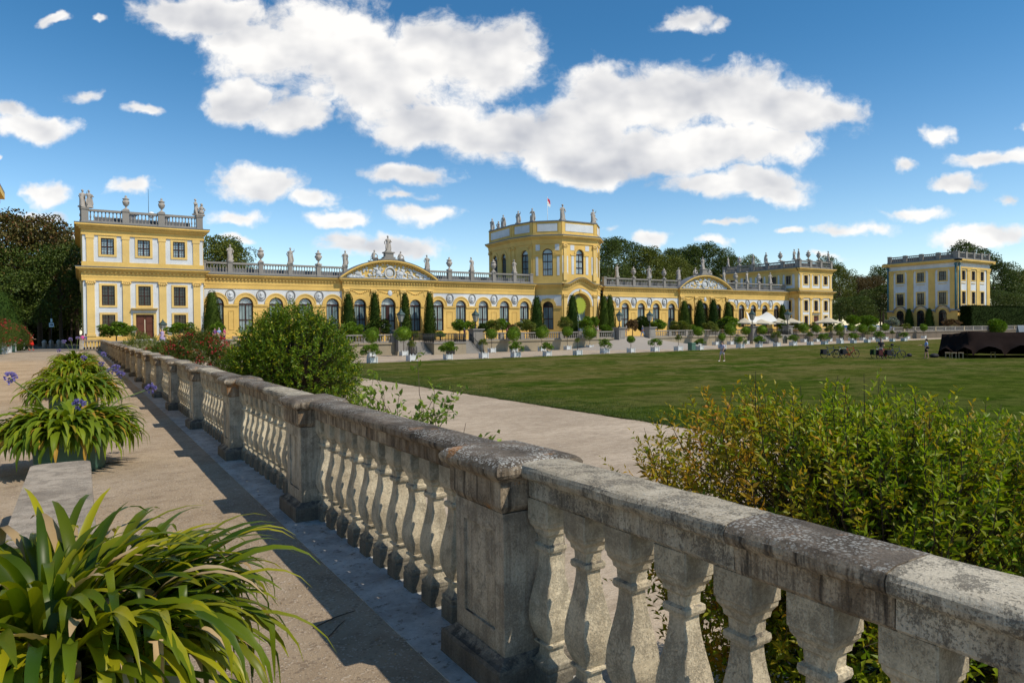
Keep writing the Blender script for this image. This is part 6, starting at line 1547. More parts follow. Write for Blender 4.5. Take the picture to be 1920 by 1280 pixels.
# shaded wood beyond the road at the left: low crowns closing the view
for i, (px, yt, Y, rx, lab) in enumerate(((-5, 500, 108, 6.0, 'dark low crown behind the red oleander at the left edge'), (45, 520, 130, 7.0, 'dark low crown above the red dressed walker'), (92, 505, 134, 7.0, 'dark low crown above the small sign'), (132, 515, 124, 5.5, 'dark low crown against the left pavilion wall'), (70, 560, 140, 8.0, 'deepest dark undergrowth tree at the end of the road'), (125, 560, 142, 7.0, 'dark undergrowth tree beside the pavilion base'), (10, 560, 138, 8.0, 'dark undergrowth tree left of the road end'))):
    tree(px, yt, Y, rx, lab, 0, gz_=-0.004, low=0.0)
me = MB(); me.box(-60, 40, 150, 152, -0.1, 16); 
WOODM = crown_mesh('crown', 300, 9000, 0.05, L_TREE[0], 60, 0.9)
# far wood that reads as one mass
wd_ = np.random.default_rng(77); VV = []; FF = []; o_ = 0
nW = 60000
X = wd_.uniform(-60, 420, nW); hgt = 11 + 3 * np.sin(X * 0.13) + 2 * np.sin(X * 0.31 + 1); Z = wd_.uniform(0.3, 1, nW) ** 0.8 * hgt; Yw = 185 + wd_.normal(0, 4, nW) - 25 * (X < 10) + 0.0 * X
V, Fc = leaves_np(np.stack([X, Yw, Z], 1), wd_.normal(0, 1, (nW, 3)), 1.0 * wd_.uniform(0.7, 1.5, nW), 0.8 * wd_.uniform(0.7, 1.3, nW), wd_)
tag(link('woodland', mesh_np('woodland', V, Fc, L_TREE[0])), 'dark mass of distant park woodland closing the view behind the buildings', 'woodland', kind='stuff')
# clipped hedges
def hedge(x0, x1, y0, y1, h, gz_, label, seed, n=9000):
    r = np.random.default_rng(seed); t = empty('hedge', ((x0 + x1) / 2, (y0 + y1) / 2, gz_), 0, label, 'hedge')
    w_, d_ = (x1 - x0) / 2, (y1 - y0) / 2
    f = r.integers(0, 4, n); a = r.uniform(-1, 1, n); b = r.random(n); P = np.zeros((n, 3))
    P[:, 0] = np.where(f == 0, a * w_, np.where(f == 1, a * w_, np.where(f == 2, w_, -w_))); P[:, 1] = np.where(f == 0, -d_, np.where(f == 1, a * 0 + r.uniform(-1, 1, n) * d_, a * d_)); P[:, 2] = np.where(f == 1, 1.0, b) * h
    P += r.normal(0, 0.10, (n, 3)); V, Fc = leaves_np(P, r.normal(0, 1, (n, 3)), 0.30 * r.uniform(0.6, 1.3, n), 0.2, r)
    link('foliage', mesh_np('foliage', V, Fc, L_HEDGE), t)
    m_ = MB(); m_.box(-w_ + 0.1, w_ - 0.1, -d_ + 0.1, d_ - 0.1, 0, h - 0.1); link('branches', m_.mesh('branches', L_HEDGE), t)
hedge(-48, -1.0, 146, 149, 9.0, -0.004, 'dark undergrowth closing the end of the road between the trunks at the left', 62, 14000)
p = aty(1813, 574, 87.0)
hedge(p.x, 262, 86, 88.5, p.z - G0, G0, 'long tall clipped dark hedge at the right in front of the square pavilion', 61, 26000)

# ------------------------------------------------------------------ clipped yews
def yew(x, y, zb, h, rad, label, seed, leaf=0.17, n=5600, shape=0.42, grp='clipped columnar yews along the facade'):
    t = empty('columnar_yew', (x, y, zb), 0, label, 'yew', grp); link('foliage', yew_mesh('foliage', seed, n, h, rad, leaf, L_YEW, shape), t); m_ = MB(); m_.tube([(0, 0, 0), (0, 0, h * 0.3)], 0.1, 6); link('trunk', m_.mesh('trunk', BARK), t)
YE = [(397, 545, 1.35, 'by the left pavilion corner'), (653, 548, 1.15, 'at the left column of the left gable'), (702, 547, 1.05, 'left of the middle window under the left gable'), (759, 549, 0.98, 'right of the middle window under the left gable, behind the lantern'), (805, 547, 1.0, 'at the right column of the left gable'),
      (1006, 555, 1.30, 'left of the tower, nearest to it'), (1073, 551, 1.2, 'in front of the tower entrance beside the sun disc'), (1132, 553, 1.2, 'left one of the pair right of the tower'), (1143, 552, 1.1, 'right one of the pair right of the tower'),
      (1283, 562, 1.35, 'leftmost under the right gable'), (1312, 561, 1.4, 'second under the right gable'), (1337, 560, 1.35, 'third under the right gable'), (1365, 564, 1.25, 'rightmost under the right gable'), (1467, 570, 1.1, 'slim one in the corner of the right pavilion')]
for i, (px, yt, rad, lab) in enumerate(YE):
    Y = 87.2 if i in (6,) else (89.3 if 5 <= i <= 8 else 90.3)
    p = aty(px, yt, Y); yew(p.x, Y, G0, p.z - G0, rad, 'dark clipped columnar yew ' + lab, 500 + i)
for i, (px, yt, lab) in enumerate(((1704, 578, 'left one of the two before the square pavilion'), (1742, 577, 'right one of the two before the square pavilion'))):
    p = atx(px, yt, 194.3); yew(p.x, p.y, G0, p.z - G0, 1.35, 'dark clipped columnar yew, ' + lab, 520 + i)
p = aty(4, 545, 88.0); yew(p.x - 0.6, 88, 0, p.z, 3.0, 'broad clipped yew at the far left behind the oleanders', 530, 0.2, 7000, 0.35, None)
# terrace shrubs (rounded, loose) : px, y centre, radius(px), Y, material, label
SH = ball_mesh('foliage', 71, 2600, 0.20, L_BALL, 1.0)
LSH = [crown_mesh('foliage', 72 + k, 3000, 0.16, L_BALL, 26, 0.9) for k in range(2)]
def recol(me, m): q = me.copy(); q.materials[0] = m; return q
LV = {'ball': SH, 'loose': LSH[0], 'loose2': LSH[1]}
def tshrub(px, yc, rp, Y, kind, m, label, ry=None, name='terrace_shrub'):
    c = aty(px, yc, Y); d = (CAMR.transposed() @ (c - Vector((0, 0, EYE)))).z * -1; rad = rp * d / F_PX; rz = (ry or rp) * d / F_PX
    t = empty(name, (c.x, Y, G0), 0, label, 'shrub', 'loose shrubs on the terrace')
    link('foliage', recol(LV[kind], m), t, (0, 0, c.z - G0), px * 0.7, (rad, rad, rz))
    m_ = MB(); m_.tube([(0, 0, 0.0), (0, 0, max(0.3, c.z - G0))], [0.08, 0.05], 6); link('stem', m_.mesh('stem', BARK), t)
TS = [(218, 619, 30, 84.5, 'loose', L_BALL, 'wide dark shrub in front of the lower left window of the left pavilion', 17), (344, 618, 26, 84.5, 'loose2', L_BALL, 'wide dark shrub in front of the lower right window of the left pavilion', 15),
      (407, 618, 14, 86, 'loose', L_BALL, 'shrub at the foot of the yew by the left pavilion', 16), (662, 618, 20, 84, 'loose', L_BALL, 'loose shrub at the foot of the leftmost gable yew', 16), (712, 614, 24, 84, 'loose2', L_YEW, 'spreading shrub in front of the middle gable window', 18),
      (775, 628, 14, 83, 'loose2', L_YSH, 'low yellowish plant right of the first lantern pillar', 8), (826, 627, 10, 83, 'loose', L_BALL, 'small pale plant above the left stairs railing', 7), (862, 611, 16, 84, 'loose', L_BALL, 'round dark shrub left of the second lantern', 13), (882, 612, 14, 84, 'loose2', L_BALL, 'airy shrub directly behind the second lantern', 12),
      (906, 615, 12, 84, 'loose', L_YEW, 'dark low shrub right of the second lantern pillar', 10), (926, 611, 16, 84.5, 'loose2', L_YSH, 'open light green shrub fourth from the second lantern', 13), (942, 609, 14, 85, 'loose', L_BALL, 'upright green shrub beside the light green one', 13), (958, 616, 10, 84, 'loose2', L_RUST, 'rust coloured low shrub left of the tower', 9),
      (988, 611, 18, 84, 'loose', L_YSH, 'broad olive yellow shrub at the foot of the yew left of the tower', 13), (1018, 618, 10, 83.5, 'loose', L_YSH, 'narrow light shrub right of the yew left of the tower', 10), (1058, 606, 14, 84.5, 'loose2', L_YSH, 'airy yellow green small tree left of the tower entrance', 14), (1098, 606, 14, 84.5, 'loose', L_BALL, 'leafy shrub before the tower entrance', 14), (1114, 604, 10, 85, 'loose2', L_BALL, 'leafy shrub at the right edge of the tower entrance', 12),
      (1136, 617, 10, 83, 'ball', L_BALL, 'small clipped dome at the foot of the yew pair', 7), (1186, 611, 11, 84.5, 'loose2', L_RUST, 'rusty brown shrub behind the ramp', 14), (1207, 608, 12, 85.5, 'ball', L_YEW, 'dark clipped dome behind the right ramp lantern', 13), (1232, 610, 17, 84, 'loose', L_BALL, 'green shrub right of the right ramp lantern', 12), (1272, 612, 20, 84, 'loose2', L_YSH, 'olive shrub with arching stems under the right gable', 12),
      (1300, 616, 12, 83.5, 'loose', L_BALL, 'small green shrub between the right gable yews', 8), (1330, 611, 13, 83.5, 'loose', L_YSH, 'yellow green shrub in front of the right gable yews', 9), (1368, 606, 22, 83.5, 'loose2', L_BALL, 'wide dark shrub left of the cream parasols', 14), (1352, 610, 12, 83.5, 'loose', L_YEW, 'dark shrub with white flowers below the right gable', 10),
      (1467, 609, 8, 83, 'loose', L_BALL, 'shrub left of the last lantern pillar under the parasol', 8), (1493, 610, 10, 83, 'loose2', L_BALL, 'shrub right of the last lantern pillar', 9), (1526, 615, 8, 83, 'loose', L_YSH, 'small light plant before the right pavilion base', 12), (1552, 610, 10, 86, 'loose2', L_YEW, 'dark plant under the large right parasol', 6),
      (1600, 600, 12, 98, 'ball', L_BALL, 'round dark shrub right of the right pavilion', 8), (1629, 602, 14, 98, 'ball', L_BALL, 'second round shrub before the parked cars', 9), (1672, 604, 13, 84, 'loose', L_GREY, 'silver leaved shrub at the corner of the square pavilion', 11), (1782, 606, 14, 84, 'loose2', L_RUST, 'dark purplish shrub before the square pavilion corner', 9), (1697, 614, 7, 82, 'loose2', L_YSH, 'small yellowish plant before the first arch of the square pavilion', 8),
      (1869, 612, 15, 79.0, 'ball', L_BALL, 'large rounded green bush in front of the clipped hedge at right', 12)]
for a in TS: tshrub(a[0], a[1], a[2], a[3], a[4], a[5], a[6], a[7])
# oleanders and tubs along the left side of the road
oleander(-6.6, 66.0, 1.75, 45, 'tall red flowering oleander at the left frame edge', (2.1, 2.1, 1.5), zb=0, n=80, fl=0.11)
oleander(-6.2, 73.0, 1.65, 46, 'second red oleander in the left row, behind the first', (1.9, 1.9, 1.35), zb=0, n=60, fl=0.11)
oleander(-5.7, 80.0, 1.45, 47, 'last and darkest oleander in the left row beside the walkers', (1.7, 1.7, 1.15), zb=0, n=60, fl=0.10)
for i, (px, py) in enumerate(((2, 663), (11, 661), (19, 659))):
    p = at(px, py, 0); m_ = MB(); m_.cbox(p.x, p.y, 0, 0.85, 0.48, mi=0, t=0.0); m_.cbox(p.x, p.y, 0.85, 0.93, 0.54)
    tag(m_.build('planter_box', TUBW), ['pale planter box cut by the left frame edge under the oleanders', 'pale planter box second from the left edge under the oleanders', 'pale planter box third from the left edge under the oleanders'][i], 'planter', 'planter boxes under the left oleanders')

# ------------------------------------------------------------------ white tubs with clipped trees and shrubs
m_ = MB(); s = 0.40
m_.box(-s, s, -s, s, 0.07, 0.66, 0, 0.0, 0.0)
for a in (-1, 1):
    for b in (-1, 1): m_.cbox(a * (s + 0.01), b * (s + 0.01), 0, 0.72, 0.06); m_.ell((a * (s + 0.01), b * (s + 0.01), 0.76), (0.05, 0.05, 0.05), 6, 4)
for z in (0.10, 0.58): m_.box(-s - 0.025, s + 0.025, -s - 0.025, s + 0.025, z, z + 0.07)
TUBMESH = m_.mesh('tub', TUBW)
m_ = MB(); m_.box(-0.39, 0.39, -0.39, 0.39, 0.655, 0.665); SOILM = m_.mesh('soil', SOIL)
BALLC = [ball_mesh('crown', 80 + k, 1500, 0.17, L_BALL, 1.0, 0.9, 0.10) for k in range(3)]
LOOSEC = [crown_mesh('crown', 84 + k, 1500, 0.15, L_BALL, 22, 0.85, 0.3) for k in range(3)]
LOOSEY = [recol(q, L_YSH) for q in LOOSEC]
m_ = MB(); m_.tube([(0, 0, 0), (0.01, 0.0, 0.5), (0, 0, 1)], [0.035, 0.03, 0.025], 6); STM = m_.mesh('trunk', BARK)
def potted(px, py, kind, label, sc=1.0, rr_=1.0, yel=False, Y=None, cz=None, idx=0):
    p = at(px, py, LOW)
    if p.y > 78.5: p = aty(px, py, 78.5)
    name = 'potted_standard' if kind == 'std' else 'potted_shrub'
    t = empty(name, (p.x, p.y, LOW), tr_.uniform(-0.1, 0.1), label, 'potted tree' if kind == 'std' else 'potted shrub', 'far row of potted standards' if kind == 'std' and rr_ > 0.95 else 'near row of white tubs')
    link('tub', TUBMESH, t, (0, 0, 0), 0, sc); link('soil', SOILM, t, (0, 0, 0), 0, sc)
    if kind == 'std':
        H = 2.55 * (cz or 1.0); R_ = 0.92 * rr_
        link('trunk', STM, t, (0, 0, 0.5), 0, (1, 1, H - 0.5)); link('crown', (LOOSEY if yel else BALLC)[idx % 3], t, (0, 0, H), tr_.uniform(0, 6), (R_, R_, R_))
    else:
        H = 0.66 * sc + 0.62 * rr_; R_ = 0.95 * rr_
        link('trunk', STM, t, (0, 0, 0.4), 0, (1, 1, 0.6)); link('crown', (LOOSEY if yel else LOOSEC)[idx % 3], t, (0, 0, H), tr_.uniform(0, 6), (R_, R_, R_ * 0.75))
far = [(697, 669), (757, 667), (922, 661), (963, 659), (1016, 658), (1064, 656), (1106, 654), (1309, 647), (1341.7, 645), (1369.7, 644), (1399, 643), (1429, 641.5), (1507, 638.5), (1531, 637.5), (1555, 636.5), (1574, 635.8), (1596, 634.8), (1617, 634), (1635, 633.3), (1660, 633.2), (1701, 633), (1732, 633.3)]
fl_ = ['first', 'second', 'third', 'fourth', 'fifth', 'sixth', 'seventh', 'eighth', 'ninth', 'tenth', 'eleventh', 'twelfth', '13th', '14th', '15th', '16th', '17th', '18th', '19th', '20th', '21st', '22nd', '23rd', '24th', '25th']
for i, (px, py) in enumerate(far):
    where = 'left of the garden stairs' if i < 2 else ('between the stairs and the ramp' if i < 7 else ('between ramp and parasols' if i < 12 else 'right of the last lantern pillar'))
    potted(px, py, 'std', 'ball crowned tree in white tub by the terrace wall, %s from left' % fl_[i], 0.86, 0.94 + 0.12 * math.sin(i * 2.3), yel=i in (8, 14, 20), idx=i, cz=1.0 + 0.06 * math.sin(i * 1.7))
near = [(698, 681, 's', 1.15), (772, 676.5, 'l', 0.55), (840, 674, 's', 1.25), (907, 671.5, 'l', 0.6), (967, 670, 's', 1.0), (1026, 667.5, 's', 0.95), (1083, 666, 'l', 0.45), (1134, 662.5, 's', 1.05), (1183, 661, 'l', 0.6), (1228, 659, 's', 1.0), (1272, 657.5, 'l', 0.6), (1312, 656, 's', 0.95), (1354, 654, 'l', 0.6), (1388, 652.5, 's', 0.95), (1423, 651, 's', 1.05),
        (1457, 649.5, 'l', 0.95), (1487, 648, 's', 1.0), (1519, 647, 'l', 0.7), (1546, 646, 's', 1.15), (1575, 644.5, 'l', 0.8), (1600, 643.5, 's', 1.15), (1626, 642.5, 'l', 0.6), (1649, 641, 's', 1.2), (1673, 640.5, 'l', 0.6), (1695, 639.5, 's', 1.0)]
for i, (px, py, k, s) in enumerate(near):
    lab = '%s %s in white tub along the lawn edge, %s from left' % ('small slender' if k == 'l' else 'low bushy', 'standard tree' if k == 'l' else 'shrub', fl_[i])
    potted(px, py, 'std' if k == 'l' else 'shr', lab, 0.85 + 0.06 * math.sin(i * 2.1), s * (0.9 if k == 'l' else 0.92), yel=k == 'l' and i % 4 != 0, idx=i, cz=0.66 if k == 'l' else None)
# green bin and garden benches
p = at(1297, 656.5, LOW); t = empty('litter_bin', (p.x, p.y, LOW), 0, 'dark green square bin among the white tubs', 'bin')
m_ = MB(); m_.cbox(0, 0, 0.04, 0.92, 0.36); link('body', m_.mesh('body', TUBG), t); m_ = MB(); m_.cbox(0, 0, 0.92, 1.02, 0.40, t=0.05); link('lid', m_.mesh('lid', TUBG), t)
def gbench(px, py, label):
    p = at(px, py, LOW); t = empty('park_bench', (p.x, p.y, LOW), 0, label, 'bench', 'green benches below the terrace wall'); W_ = 1.1
    m_ = MB(); [m_.box(-W_, W_, -0.25 + k * 0.13, -0.16 + k * 0.13, 0.44, 0.48) for k in range(4)]; link('seat', m_.mesh('seat', TUBG), t)
    m_ = MB(); [m_.box(-W_, W_, 0.26 + k * 0.02, 0.30 + k * 0.02, 0.56 + k * 0.14, 0.66 + k * 0.14) for k in range(3)]; link('backrest', m_.mesh('backrest', TUBG), t)
    for s in (-0.95, 0.95): m_ = MB(); m_.box(s - 0.04, s + 0.04, -0.25, -0.18, 0, 0.44); m_.box(s - 0.04, s + 0.04, 0.2, 0.3, 0, 0.95); m_.box(s - 0.04, s + 0.04, -0.18, 0.2, 0.36, 0.42); link('leg', m_.mesh('leg', IRON), t)
gbench(1000, 655.5, 'dark green bench against the wall left of the ramp'); gbench(1380, 642.5, 'dark green bench against the wall right of the ramp'); gbench(1586, 633, 'dark green bench against the wall below the parked cars')

# ------------------------------------------------------------------ parasols and sail awning
def parasol(px, py_top, py_eave, half_px, Y, label):
    c = aty(px, py_eave, Y); tpt = aty(px, py_top, Y); d = -(CAMR.transposed() @ (c - Vector((0, 0, EYE)))).z; hw = half_px * d / F_PX * 0.78
    t = empty('parasol', (c.x, Y, G0), 0.35, label, 'parasol', 'cream parasols on the terrace'); ze = c.z - G0; zt = tpt.z - G0
    m_ = MB(); vs = []; n = 8
    ring = [(-hw, -hw), (0, -hw), (hw, -hw), (hw, 0), (hw, hw), (0, hw), (-hw, hw), (-hw, 0)]
    vs = [(x, y, ze + (0.10 if k % 2 else 0)) for k, (x, y) in enumerate(ring)] + [(x * 0.5, y * 0.5, (ze + zt) / 2 - (0.0 if k % 2 else 0.08)) for k, (x, y) in enumerate(ring)] + [(0, 0, zt)]
    vs2 = [(x, y, z - 0.22) for (x, y, z) in vs[:8]]
    fs = [(k, (k + 1) % 8, 8 + (k + 1) % 8, 8 + k) for k in range(8)] + [(8 + k, 8 + (k + 1) % 8, 16) for k in range(8)] + [(17 + k, 17 + (k + 1) % 8, (k + 1) % 8, k) for k in range(8)]
    m_.add(vs + vs2, fs, 0, False); link('canopy', m_.mesh('canopy', CANV), t)
    m_ = MB(); m_.tube([(0, 0, 0), (0, 0, zt - 0.05)], 0.05, 6)
    for (x, y) in ring[::2]: m_.tube([(0, 0, zt - 0.2), (x * 0.98, y * 0.98, ze - 0.02)], 0.02, 4)
    link('pole', m_.mesh('pole', WPAINT), t)
    m_ = MB(); m_.cbox(0, 0, 0, 0.12, 0.4); link('base', m_.mesh('base', FSTONE), t)
parasol(1396, 595.5, 606, 22, 83.5, 'cream parasol leftmost, partly behind the dark shrub'); parasol(1428, 598, 606.5, 26, 83, 'cream parasol directly below the sail awning'); parasol(1460, 596, 605.5, 24, 84.5, 'cream parasol left of the last lantern'); parasol(1483, 596, 604.5, 24, 84, 'cream parasol right behind the last lantern'); parasol(1552, 594.5, 604.5, 28, 83.5, 'largest cream parasol standing alone before the right pavilion')
t = empty('sail_awning', (104, 86, G0), 0, 'white stretched sail awning peaked above the cream parasols', 'awning')
def P_(px, py, Y): q = aty(px, py, Y); return Vector((q.x - 104, q.y - 86, q.z - G0))
cor = [P_(1398, 584, 84.5), P_(1437, 584.5, 87.5), P_(1458, 601, 84), P_(1404, 602, 82.5)]
N = 10; vs = []
for i in range(N + 1):
    for j in range(N + 1):
        a, b = i / N, j / N; q = (cor[0] * (1 - a) + cor[1] * a) * (1 - b) + (cor[3] * (1 - a) + cor[2] * a) * b; q.z -= 1.0 * math.sin(PI * a) * 0.9 * (1 - b * 0.5) - 0.3 * math.sin(PI * b); vs.append(q)
m_ = MB(); m_.add(vs, [(i * (N + 1) + j, (i + 1) * (N + 1) + j, (i + 1) * (N + 1) + j + 1, i * (N + 1) + j + 1) for i in range(N) for j in range(N)], 0, True); link('canopy', m_.mesh('canopy', SAIL), t)
for q in cor[:2]: m_ = MB(); m_.tube([(q.x, q.y, 0), tuple(q)], 0.06, 6); link('pole', m_.mesh('pole', IRON), t)
# cafe tables under the parasols
for i, (px, lab) in enumerate(((1440, 'small dark cafe table under the parasols, left one'), (1452, 'small dark cafe table under the parasols, middle one'), (1470, 'small dark cafe table under the parasols, right one'))):
    p = aty(px, 612, 82.2); t = empty('cafe_table', (p.x, 82.2, G0), 0, lab, 'table', 'cafe tables'); m_ = MB(); m_.lathe([(0.45, 0.72), (0.45, 0.76)], n=10); link('table_top', m_.mesh('table_top', IRON), t); m_ = MB(); m_.tube([(0, 0, 0), (0, 0, 0.72)], 0.04, 6); link('leg', m_.mesh('leg', IRON), t)

# ------------------------------------------------------------------ black tents
def tent(label, ridge, eave_f, eave_b, m, loc, name='tent', scal=0.0):
    """ridge / eaves are lists of world points with equal counts; cloth sagging between the poles"""
    t = empty(name, loc, 0, label, 'tent'); O = Vector(loc); m_ = MB(); n = len(ridge); K = 6
    rows = []
    for S, E_ in ((eave_f, ridge), (ridge, eave_b)):
        for k in range(K + (1 if E_ is eave_b else 0)):
            f = k / K; row = []
            for a, b in zip(S, E_):
                q = Vector(a).lerp(Vector(b), f); q.z -= 0.16 * math.sin(PI * f); row.append(q - O)
            rows.append(row)
    fine = []
    for row in rows:
        rr2 = []
        fr_ = max(0.0, 1 - len(fine) / 4.0)
        for i in range(n - 1):
            for s in range(12):
                f = s / 12; q = row[i].lerp(row[i + 1], f); q = q.copy(); q.z += -0.10 * math.sin(PI * f) + scal * fr_ * abs(math.sin(2 * PI * f)) ** 0.7; q.y += 0.10 * math.sin(f * 25 + i); rr2.append(q)
        rr2.append(row[-1]); fine.append(rr2)
    w_ = len(fine[0]); vs = [q for row in fine for q in row]
    m_.add(vs, [(j * w_ + i, j * w_ + i + 1, (j + 1) * w_ + i + 1, (j + 1) * w_ + i) for j in range(len(fine) - 1) for i in range(w_ - 1)], 0, True)
    for e in (0, -1):   # closed ends
        vs = [row[e] for row in fine] + [Vector((fine[0][e].x, fine[0][e].y, 0)), Vector((fine[-1][e].x, fine[-1][e].y, 0))]
        L_ = len(fine); m_.add(vs, [tuple(range(L_)) + (L_ + 1, L_)])
    link('cloth', m_.mesh('cloth', m), t)
    m_ = MB()
    for a in ridge: m_.tube([(a[0] - O.x, a[1] - O.y, 0), (a[0] - O.x, a[1] - O.y, a[2] - O.z - 0.02)], 0.04, 5)
    link('poles', m_.mesh('poles', BARK), t); return t
def TP(px, py, X): q = atx(px, py, X); return q
X1 = 67.0
g1 = at(1757, 669, LOW); g2 = at(1838, 673.5, LOW); g3 = at(1925, 665, LOW)
f1, f2, f3 = g1, g2, Vector((72, 25.5, LOW))
def up_(v, h, dx=0, dy=0): return (v[0] + dx, v[1] + dy, LOW + h)
tent('long low black tent with an open dark front on the lawn at the right', [up_(f1, 2.15, 2.2, 0.6), up_(f2, 2.45, 2.6, 2.2), up_(f3, 2.35, 2.2, 1.5), up_(f3, 2.2, 4.2, -3.0)], [up_(f1, 0.05, 0, 0), up_(f2, 0.30, 0.0, 0.5), up_(f3, 0.45, -1.0, 0.5), up_(f3, 0.3, 1.0, -4.0)], [up_(f1, 0.1, 7, 2.5), up_(f2, 0.2, 8, 3.5), up_(f3, 0.2, 7, 2.0), up_(f3, 0.2, 9, -2)], BLKT, (70, 30, LOW), scal=0.85)
q = at(1906, 664, LOW)
tent('grey blue tarp tent cut by the right frame edge behind the black tent', [(q.x + 8, q.y + 3.0, LOW + 2.9), (q.x + 10, q.y - 2, LOW + 2.9), (q.x + 12, q.y - 7, LOW + 2.8)], [(q.x + 5, q.y + 1.5, LOW + 1.6), (q.x + 7, q.y - 3, LOW + 1.5), (q.x + 9, q.y - 8, LOW + 1.5)], [(q.x + 12, q.y + 5, LOW + 1.2), (q.x + 14, q.y, LOW + 1.2), (q.x + 16, q.y - 5, LOW + 1.2)], GRYT, (q.x + 9, q.y, LOW))
for i, (px, py, lab) in enumerate(((1777, 672, 'left of three low wooden stools before the black tent'), (1789, 672.5, 'middle one of three low wooden stools before the black tent'), (1802, 672.5, 'right of three low wooden stools before the black tent'), (1862, 671, 'pale wooden stool in front of the right part of the black tent'))):
    p = at(px, py, LOW); t = empty('stool', (p.x, p.y, LOW), 0.4, lab, 'stool', 'stools before the tent')
    m_ = MB(); m_.cbox(0, 0, 0.50, 0.56, 0.34, 0.2); link('seat', m_.mesh('seat', pmat('pale_wood', (0.36, 0.27, 0.17))), t)
    for (a, b) in ((-1, -1), (1, -1), (1, 1), (-1, 1)): m_ = MB(); m_.cbox(a * 0.28, b * 0.15, 0, 0.5, 0.03); link('leg', m_.mesh('leg', pmat('pale_wood', (0.36, 0.27, 0.17))), t)

# ------------------------------------------------------------------ bicycles
def bike_parts(fcol):
    Rw = 0.34; parts = {}
    w_ = MB(); ring = [(Rw * math.cos(2 * PI * k / 24), 0, Rw * math.sin(2 * PI * k / 24)) for k in range(25)]; w_.tube(ring, 0.024, 6, caps=False)
    for k in range(12): a = 2 * PI * k / 12; w_.tube([(0, 0, 0), (Rw * math.cos(a), 0, Rw * math.sin(a))], 0.004, 3)
    w_.tube([(0, -0.05, 0), (0, 0.05, 0)], 0.03, 6); parts['wheel'] = w_.mesh('wheel', IRON)
    f = MB(); bb = (-0.05, 0, 0.30); st = (-0.20, 0, 0.82); hd = (0.36, 0, 0.84); hb = (0.40, 0, 0.70); fa = (0.55, 0, 0.34); ra = (-0.52, 0, 0.34)
    for a, b in ((bb, st), (bb, hb), (st, hd), (bb, ra), (st, ra)): f.tube([a, b], 0.022, 6)
    f.tube([hd, hb, fa], 0.022, 6); f.tube([hd, (0.33, 0, 1.02)], 0.018, 6); f.tube([st, (-0.23, 0, 0.93)], 0.018, 6); f.tube([(-0.05, -0.1, 0.30), (-0.05, 0.1, 0.30)], 0.05, 8)
    f.tube([(-0.05, 0.1, 0.30), (0.08, 0.12, 0.18)], 0.015, 5); f.tube([(-0.05, -0.1, 0.30), (-0.18, -0.12, 0.42)], 0.015, 5)
    parts['frame'] = f.mesh('frame', fcol)
    s = MB(); s.ell((-0.26, 0, 0.95), (0.14, 0.08, 0.04), 8, 5); parts['saddle'] = s.mesh('saddle', IRON)
    h = MB(); h.tube([(0.20, -0.29, 1.06), (0.30, -0.2, 1.06), (0.34, 0, 1.03), (0.30, 0.2, 1.06), (0.20, 0.29, 1.06)], 0.016, 6); parts['handlebar'] = h.mesh('handlebar', IRON)
    k = MB(); k.tube([(-0.25, 0, 0.74), (-0.75, 0, 0.74)], 0.015, 5); k.box(-0.78, -0.30, -0.07, 0.07, 0.73, 0.76); k.tube([(-0.6, 0, 0.74), (-0.52, 0, 0.34)], 0.012, 4); parts['luggage_rack'] = k.mesh('luggage_rack', IRON)
    g_ = MB(); g_.tube([(Rw * 1.12 * math.cos(R(a)) - 0.52, 0, 0.34 + Rw * 1.12 * math.sin(R(a))) for a in range(20, 181, 20)], 0.02, 5); g_.tube([(Rw * 1.12 * math.cos(R(a)) + 0.55, 0, 0.34 + Rw * 1.12 * math.sin(R(a))) for a in range(30, 171, 20)], 0.02, 5); parts['mudguard'] = g_.mesh('mudguard', IRON)
    return parts
def bicycle(px, py, rz, col, label, bags=None, s=1.12):
    p = at(px, py, LOW); t = empty('bicycle', (p.x, p.y, LOW), rz, label, 'bicycle', 'bicycles parked on the lawn'); B_ = bike_parts(col)
    link('wheel', B_['wheel'], t, (-0.52 * s, 0, 0.36 * s), 0, s); link('wheel', B_['wheel'], t, (0.55 * s, 0, 0.36 * s), 0, s)
    for k in ('frame', 'saddle', 'handlebar', 'luggage_rack', 'mudguard'): link(k, B_[k], t, (0, 0, 0.01), 0, s)
    if bags:
        for y in (-0.16, 0.16): m_ = MB(); m_.box((-0.75) * s, (-0.40) * s, y - 0.08, y + 0.08, 0.36 * s, 0.76 * s, 0, 0.02, 0.01); link('pannier', m_.mesh('pannier', bags), t)
BLU = pmat('bike_dark_blue', (0.02, 0.04, 0.10)); RED = pmat('bike_red', (0.30, 0.02, 0.02)); SIL = pmat('bike_silver', (0.30, 0.32, 0.34)); BAGB = pmat('pannier_black', (0.02, 0.02, 0.025)); BAGR = pmat('pannier_dark_red', (0.07, 0.012, 0.012)); BAGG = pmat('pannier_green', (0.04, 0.08, 0.02))
vr = -YAW + 0.15
bicycle(1556, 671.5, vr, BLU, 'dark blue bicycle with black panniers, leftmost of the trio', BAGB); bicycle(1579, 671, vr + 0.12, SIL, 'silver bicycle in the middle of the trio'); bicycle(1593, 671.5, vr, RED, 'red bicycle rightmost of the trio', BAGB)
bicycle(1648, 672.5, vr + 0.2, SIL, 'bicycle with green pannier leaning behind the dark clothed man', BAGG); bicycle(1661, 673.5, vr, RED, 'loaded red bicycle in front of the dark clothed man', BAGR); bicycle(1678, 673.5, vr - 0.1, BLU, 'dark loaded bicycle with helmet, rightmost on the lawn', BAGB)
p = at(1673, 673.5, LOW); m_ = MB(); m_.ell((p.x, p.y, LOW + 1.30), (0.17, 0.14, 0.12), 10, 6); tag(m_.build('helmet', BAGB), 'black bicycle helmet hung on the handlebar of the rightmost bicycle', 'helmet')
